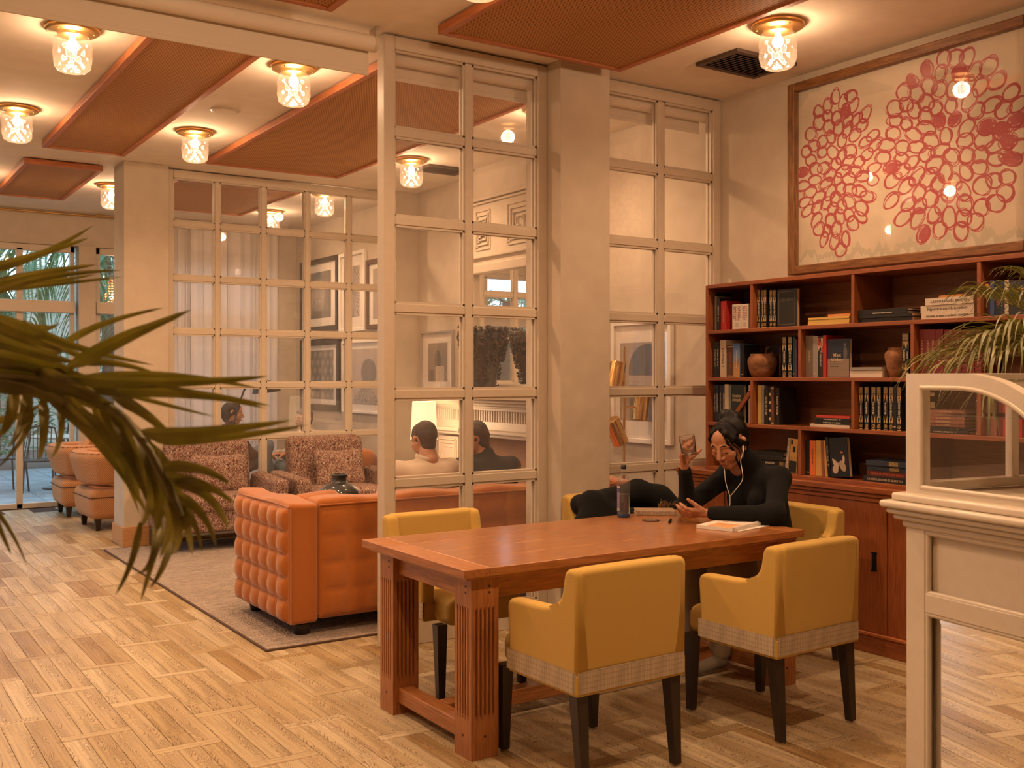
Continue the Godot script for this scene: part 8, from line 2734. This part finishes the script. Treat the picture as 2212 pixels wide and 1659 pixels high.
	for b in [[-0.30, 0.60, 0.16, -0.22, 0.80, 0.10, 0.07], [-0.22, 0.80, 0.06, 0.20, 0.835, 0.0, 0.065], [0.20, 0.835, 0.0, 0.34, 0.79, 0.04, 0.07], [0.34, 0.79, 0.04, 0.46, 0.66, 0.14, 0.075], [-0.20, 0.62, 0.14, 0.36, 0.62, 0.16, 0.10], [-0.34, 0.70, 0.14, -0.26, 0.74, 0.12, 0.05], [-0.25, 0.60, 0.0, 0.30, 0.60, -0.02, 0.10], [-0.20, 0.78, -0.06, 0.24, 0.79, -0.08, 0.06], [-0.22, 0.40, -0.10, 0.24, 0.40, -0.12, 0.07], [-0.1, 0.74, 0.12, 0.1, 0.70, 0.16, 0.05]]:
		n.bone(Vector3(b[0], b[1], b[2]), Vector3(b[3], b[4], b[5]), b[6])
	g = G.new(); n.mesh_into(g, 0.014)
	part(t, "cloth", g, "black_knit")
	g = G.new()
	var r := RandomNumberGenerator.new()
	r.seed = 6
	for k in 60:
		var p := Vector3(0.26 + r.randfn() * 0.022, 0.755 + r.randfn() * 0.010, 0.17)
		g.tube([p, p + Vector3(r.randf_range(-0.012, 0.012), r.randf_range(0.015, 0.035), r.randf_range(0, 0.02))], [0.0025, 0.0006], 4, false)
	part(t, "fur_trim", g, mat("fur", lin(0.42, 0.24, 0.11), 0.9))
	# brass reading lamp with three shades
	t = thing("brass_floor_lamp", "brass floor lamp with three cylinder shades seen beside the pillar", "lamp", Vector3(4.985, 0, -6.0))
	g = G.new(); g.lathe([Vector2(0, 0), Vector2(0.13, 0), Vector2(0.135, 0.015), Vector2(0.02, 0.03), Vector2(0, 0.03)], Vector3.ZERO, 28)
	part(t, "base", g, "brass_shiny")
	g = G.new(); g.tube([Vector3(0, 0.02, 0), Vector3(0, 1.77, 0)], 0.011, 12)
	part(t, "pole", g, "brass_shiny")
	for q in [[Vector3(-0.075, 1.555, 0.0), 0.22], [Vector3(0.165, 1.315, 0.0), 0.16], [Vector3(-0.10, 1.14, 0.03), -0.50]]:
		var sh := Node3D.new()
		sh.name = "shade_arm"
		g = G.new(); g.tube([Vector3(0, q[0].y, 0), q[0]], 0.006, 8)
		var arm := part(t, "arm", g, "brass_shiny")
		sh.free()
		g = G.new()
		g.X = Transform3D(Basis(Vector3(0, 0, 1), -q[1]), q[0])
		g.lathe([Vector2(0.058, -0.10), Vector2(0.060, -0.10), Vector2(0.060, 0.095), Vector2(0.056, 0.10), Vector2(0, 0.10)], Vector3.ZERO, 28)
		part(arm, "shade", g, "brass_shiny")
		g = G.new()
		g.X = Transform3D(Basis(Vector3(0, 0, 1), -q[1]), q[0])
		g.lathe([Vector2(0, -0.095), Vector2(0.045, -0.09), Vector2(0.05, -0.06), Vector2(0, -0.05)], Vector3.ZERO, 20)
		part(arm, "reflector", g, "brass")
	# white shaded table lamp behind the man
	t = thing("side_table", "small dark side table under the lit white lamp", "table", Vector3(4.60, 0.013, -8.40))
	g = G.new(); g.lathe([Vector2(0, 0.50), Vector2(0.22, 0.50), Vector2(0.22, 0.53), Vector2(0, 0.53)], Vector3.ZERO, 28); g.tube([Vector3(0, 0.02, 0), Vector3(0, 0.5, 0)], 0.02, 10); g.lathe([Vector2(0, 0), Vector2(0.15, 0), Vector2(0.14, 0.02), Vector2(0, 0.025)], Vector3.ZERO, 24)
	part(t, "stand", g, "chair_leg")
	t = thing("table_lamp", "lit white drum lamp behind the man in the beige shirt", "lamp", Vector3(4.60, 0.544, -8.40))
	g = G.new(); g.lathe([Vector2(0, 0), Vector2(0.09, 0), Vector2(0.09, 0.02), Vector2(0.03, 0.04), Vector2(0.05, 0.15), Vector2(0.06, 0.24), Vector2(0.02, 0.36), Vector2(0.012, 0.42), Vector2(0, 0.42)], Vector3.ZERO, 24)
	part(t, "foot", g, "cream_paint")
	var shade := mat("lamp_shade_cloth", lin(0.80, 0.72, 0.58), 0.9)
	shade.emission_enabled = true
	shade.emission = Color(1.0, 0.86, 0.66)
	shade.emission_energy_multiplier = 0.95
	g = G.new(); g.lathe([Vector2(0.125, 0.42), Vector2(0.108, 0.77)], Vector3.ZERO, 32)
	part(t, "lamp_shade", g, shade)
	lamp_light(t, Vector3(0, 0.58, 0), 0.35, 0.08)
	# black lamp beyond the partition
	t = thing("black_floor_lamp", "thin black floor lamp with a bowl shade beyond the far partition", "lamp", Vector3(3.50, 0, -10.7))
	g = G.new(); g.lathe([Vector2(0, 0), Vector2(0.13, 0), Vector2(0.13, 0.012), Vector2(0, 0.02)], Vector3.ZERO, 24)
	part(t, "base", g, "black_metal")
	g = G.new(); g.tube([Vector3(0, 0.01, 0), Vector3(0.05, 0.93, 0), Vector3(0.165, 1.306, 0), Vector3(0.20, 1.40, 0), Vector3(0.24, 1.435, 0), Vector3(0.44, 1.50, 0)], 0.010, 10)
	part(t, "stem", g, "black_metal")
	g = G.new()
	g.X = Transform3D(Basis(Vector3(0, 0, 1), 0.12), Vector3(0.44, 1.43, 0))
	g.lathe([Vector2(0.148, -0.055), Vector2(0.150, -0.05), Vector2(0.135, 0.0), Vector2(0.09, 0.05), Vector2(0.03, 0.075), Vector2(0, 0.078)], Vector3.ZERO, 32)
	part(t, "shade", g, "black_metal")
	g = G.new(); g.lathe([Vector2(0, -0.07), Vector2(0.05, -0.06), Vector2(0.06, -0.035), Vector2(0, -0.02)], Vector3(0.43, 1.44, 0), 20)
	part(t, "diffuser", g, "frame_white")
	# dark vase with cups on the mantel
	t = thing("cup_vase", "dark flaring vase covered in small open cups on the mantelpiece", "vase", Vector3(4.83, 1.386, -7.74))
	g = G.new(); g.lathe([Vector2(0, 0), Vector2(0.10, 0), Vector2(0.115, 0.02), Vector2(0.12, 0.15), Vector2(0.15, 0.28), Vector2(0.175, 0.40), Vector2(0.195, 0.50), Vector2(0.19, 0.56), Vector2(0.16, 0.57)], Vector3.ZERO, 32)
	part(t, "body", g, "black_glaze")
	var cups := G.new()
	var rims := G.new()
	for k in 520:
		var a := r.randf() * TAU
		var y := r.randf_range(0.05, 0.60)
		if y < 0.30 and sin(a * 3.0 + y * 9.0) < 0.35: continue
		var rad := lerpf(0.12, 0.195, clampf((y - 0.1) / 0.4, 0.0, 1.0))
		var nn := Vector3(cos(a), 0.25 + 0.6 * maxf(0.0, y - 0.45) / 0.15, sin(a)).normalized()
		var p := Vector3(cos(a) * rad, y - 0.02, sin(a) * rad)
		var s := 0.42 + 0.48 * clampf(y / 0.5, 0, 1)
		cups.tube([p, p + nn * 0.022 * s, p + nn * 0.04 * s], [0.010 * s, 0.011 * s, 0.018 * s], 8, false)
		rims.tube([p + nn * 0.040 * s, p + nn * 0.041 * s, p + nn * 0.034 * s], [0.018 * s, 0.0165 * s, 0.010 * s], 8, false)
	var cm := mat("cup_glaze", lin(0.022, 0.02, 0.022), 0.25)
	var cp := part(t, "cups", cups, cm)
	cp.set_meta("kind", "stuff")
	cp = part(t, "cup_rims", rims, mat("cup_rim_glaze", lin(0.10, 0.08, 0.065), 0.3))
	cp.set_meta("kind", "stuff")
	g = G.new(); g.lathe([Vector2(0, 0), Vector2(0.045, 0), Vector2(0.047, 0.10), Vector2(0.03, 0.125), Vector2(0.014, 0.135), Vector2(0.013, 0.165), Vector2(0.022, 0.17), Vector2(0.02, 0.185), Vector2(0, 0.19)], Vector3.ZERO, 24)
	one("glass_bottle", "small clear stoppered bottle on the end of the mantelpiece", "bottle", g, "bottle_glass", Vector3(4.95, 1.386, -8.62))
	# laptop on the man's knees
	t = thing("laptop", "open laptop with a bright screen on the knees of the man in beige", "laptop", Vector3(3.59, 0.625, -6.70), 0.1)
	pbox(t, "base", "frame_silver", Vector3(0, 0.008, 0), Vector3(0.32, 0.014, 0.22), 0.004)
	var ls := mat("laptop_screen", lin(0.8, 0.8, 0.8), 0.4)
	ls.emission_enabled = true
	ls.emission = Color(0.85, 0.92, 1.0)
	ls.emission_energy_multiplier = 0.9
	var lid := pbox(t, "lid", "frame_silver", Vector3(0, 0.12, -0.13), Vector3(0.32, 0.22, 0.008), 0.003)
	lid.rotation.x = -0.2
	pbox(lid, "screen", ls, Vector3(0, 0, 0.0045), Vector3(0.30, 0.20, 0.001))
	# rust leather chair back beyond the partition
	t = thing("leather_armchair", "rounded tan leather armchair back beside the wall beyond the far partition", "armchair", Vector3(5.0, 0, -10.58))
	g = G.new(); g.rbox(Vector3(-0.05, 0.60, 0), Vector3(0.34, 0.30, 0.55), 0.14, 4)
	part(t, "backrest", g, "velvet")
	g = G.new(); g.rbox(Vector3(-0.10, 0.28, 0), Vector3(0.5, 0.34, 0.6), 0.08, 3)
	part(t, "seat", g, "velvet")
	g = G.new(); g.rbox(Vector3(-0.10, 0.055, 0), Vector3(0.42, 0.11, 0.5), 0.01, 1)
	part(t, "plinth", g, "chair_leg")
	# seats under the couple
	t = thing("lounge_sofa", "low dark sofa under the couple beyond the far partition", "sofa", Vector3(4.1, 0, -11.25))
	g = G.new(); g.rbox(Vector3(-0.45, 0.21, 0), Vector3(0.75, 0.36, 0.9), 0.06, 3)
	part(t, "seat", g, "tweed")
	g = G.new(); g.rbox(Vector3(0.66, 0.19, -0.12), Vector3(0.56, 0.32, 0.8), 0.06, 3)
	part(t, "seat", g, "tweed")
	g = G.new(); g.rbox(Vector3(-0.78, 0.45, 0), Vector3(0.16, 0.5, 0.9), 0.06, 3)
	part(t, "backrest", g, "tweed")
	g = G.new(); g.bx(-0.8, 1.0, 0.0, 0.04, -0.4, 0.4)
	part(t, "plinth", g, "chair_leg")
	# curtain on a brass rod
	t = thing("sheer_curtain", "long pale sheer curtain on a brass rod over the far window", "curtain", Vector3(4.25, 0, -13.02))
	g = G.new()
	g.grid(180, 10, func(u: float, v: float) -> Vector3:
		var x := lerpf(-0.98, 0.70, u)
		var a := u * TAU * 15.0 + 2.4 * sin(u * 23.0) + 1.1 * sin(u * 61.0)
		return Vector3(x + 0.012 * sin(a * 2.0), lerpf(3.43, 0.03, v), 0.024 * sin(a) + 0.014 * sin(a * 0.37 + v * 2.0) * (0.4 + v)))
	part(t, "cloth", g, "curtain_sheer")
	g = G.new(); g.tube([Vector3(-1.55, 3.46, 0), Vector3(0.85, 3.46, 0)], 0.014, 12)
	var rod := part(t, "rod", g, "brass")
	g = G.new(); g.lathe([Vector2(0, -0.035), Vector2(0.025, -0.025), Vector2(0.035, 0), Vector2(0.025, 0.025), Vector2(0, 0.035)], Vector3(0.88, 3.46, 0), 20)
	part(rod, "finial", g, "brass")
	for k in 14:
		g = G.new(); g.tube(ring_pts(Vector3(-0.95 + 0.125 * k, 3.452, 0), 0.022, Vector3(1, 0, 0)), 0.003, 5, false)
		part(rod, "ring", g, "black_metal")
	g = G.new(); g.tube([Vector3(0.78, 3.46, 0), Vector3(0.78, 3.497, 0)], 0.008, 8)
	part(rod, "bracket", g, "black_metal")

func ring_pts(c: Vector3, rad: float, axis: Vector3, n := 12) -> Array:
	var a := axis.cross(Vector3(0.1, 0.9, 0.3)).normalized()
	var b := axis.cross(a).normalized()
	var o := []
	for i in n + 1: o.append(c + (a * cos(TAU * i / n) + b * sin(TAU * i / n)) * rad)
	return o
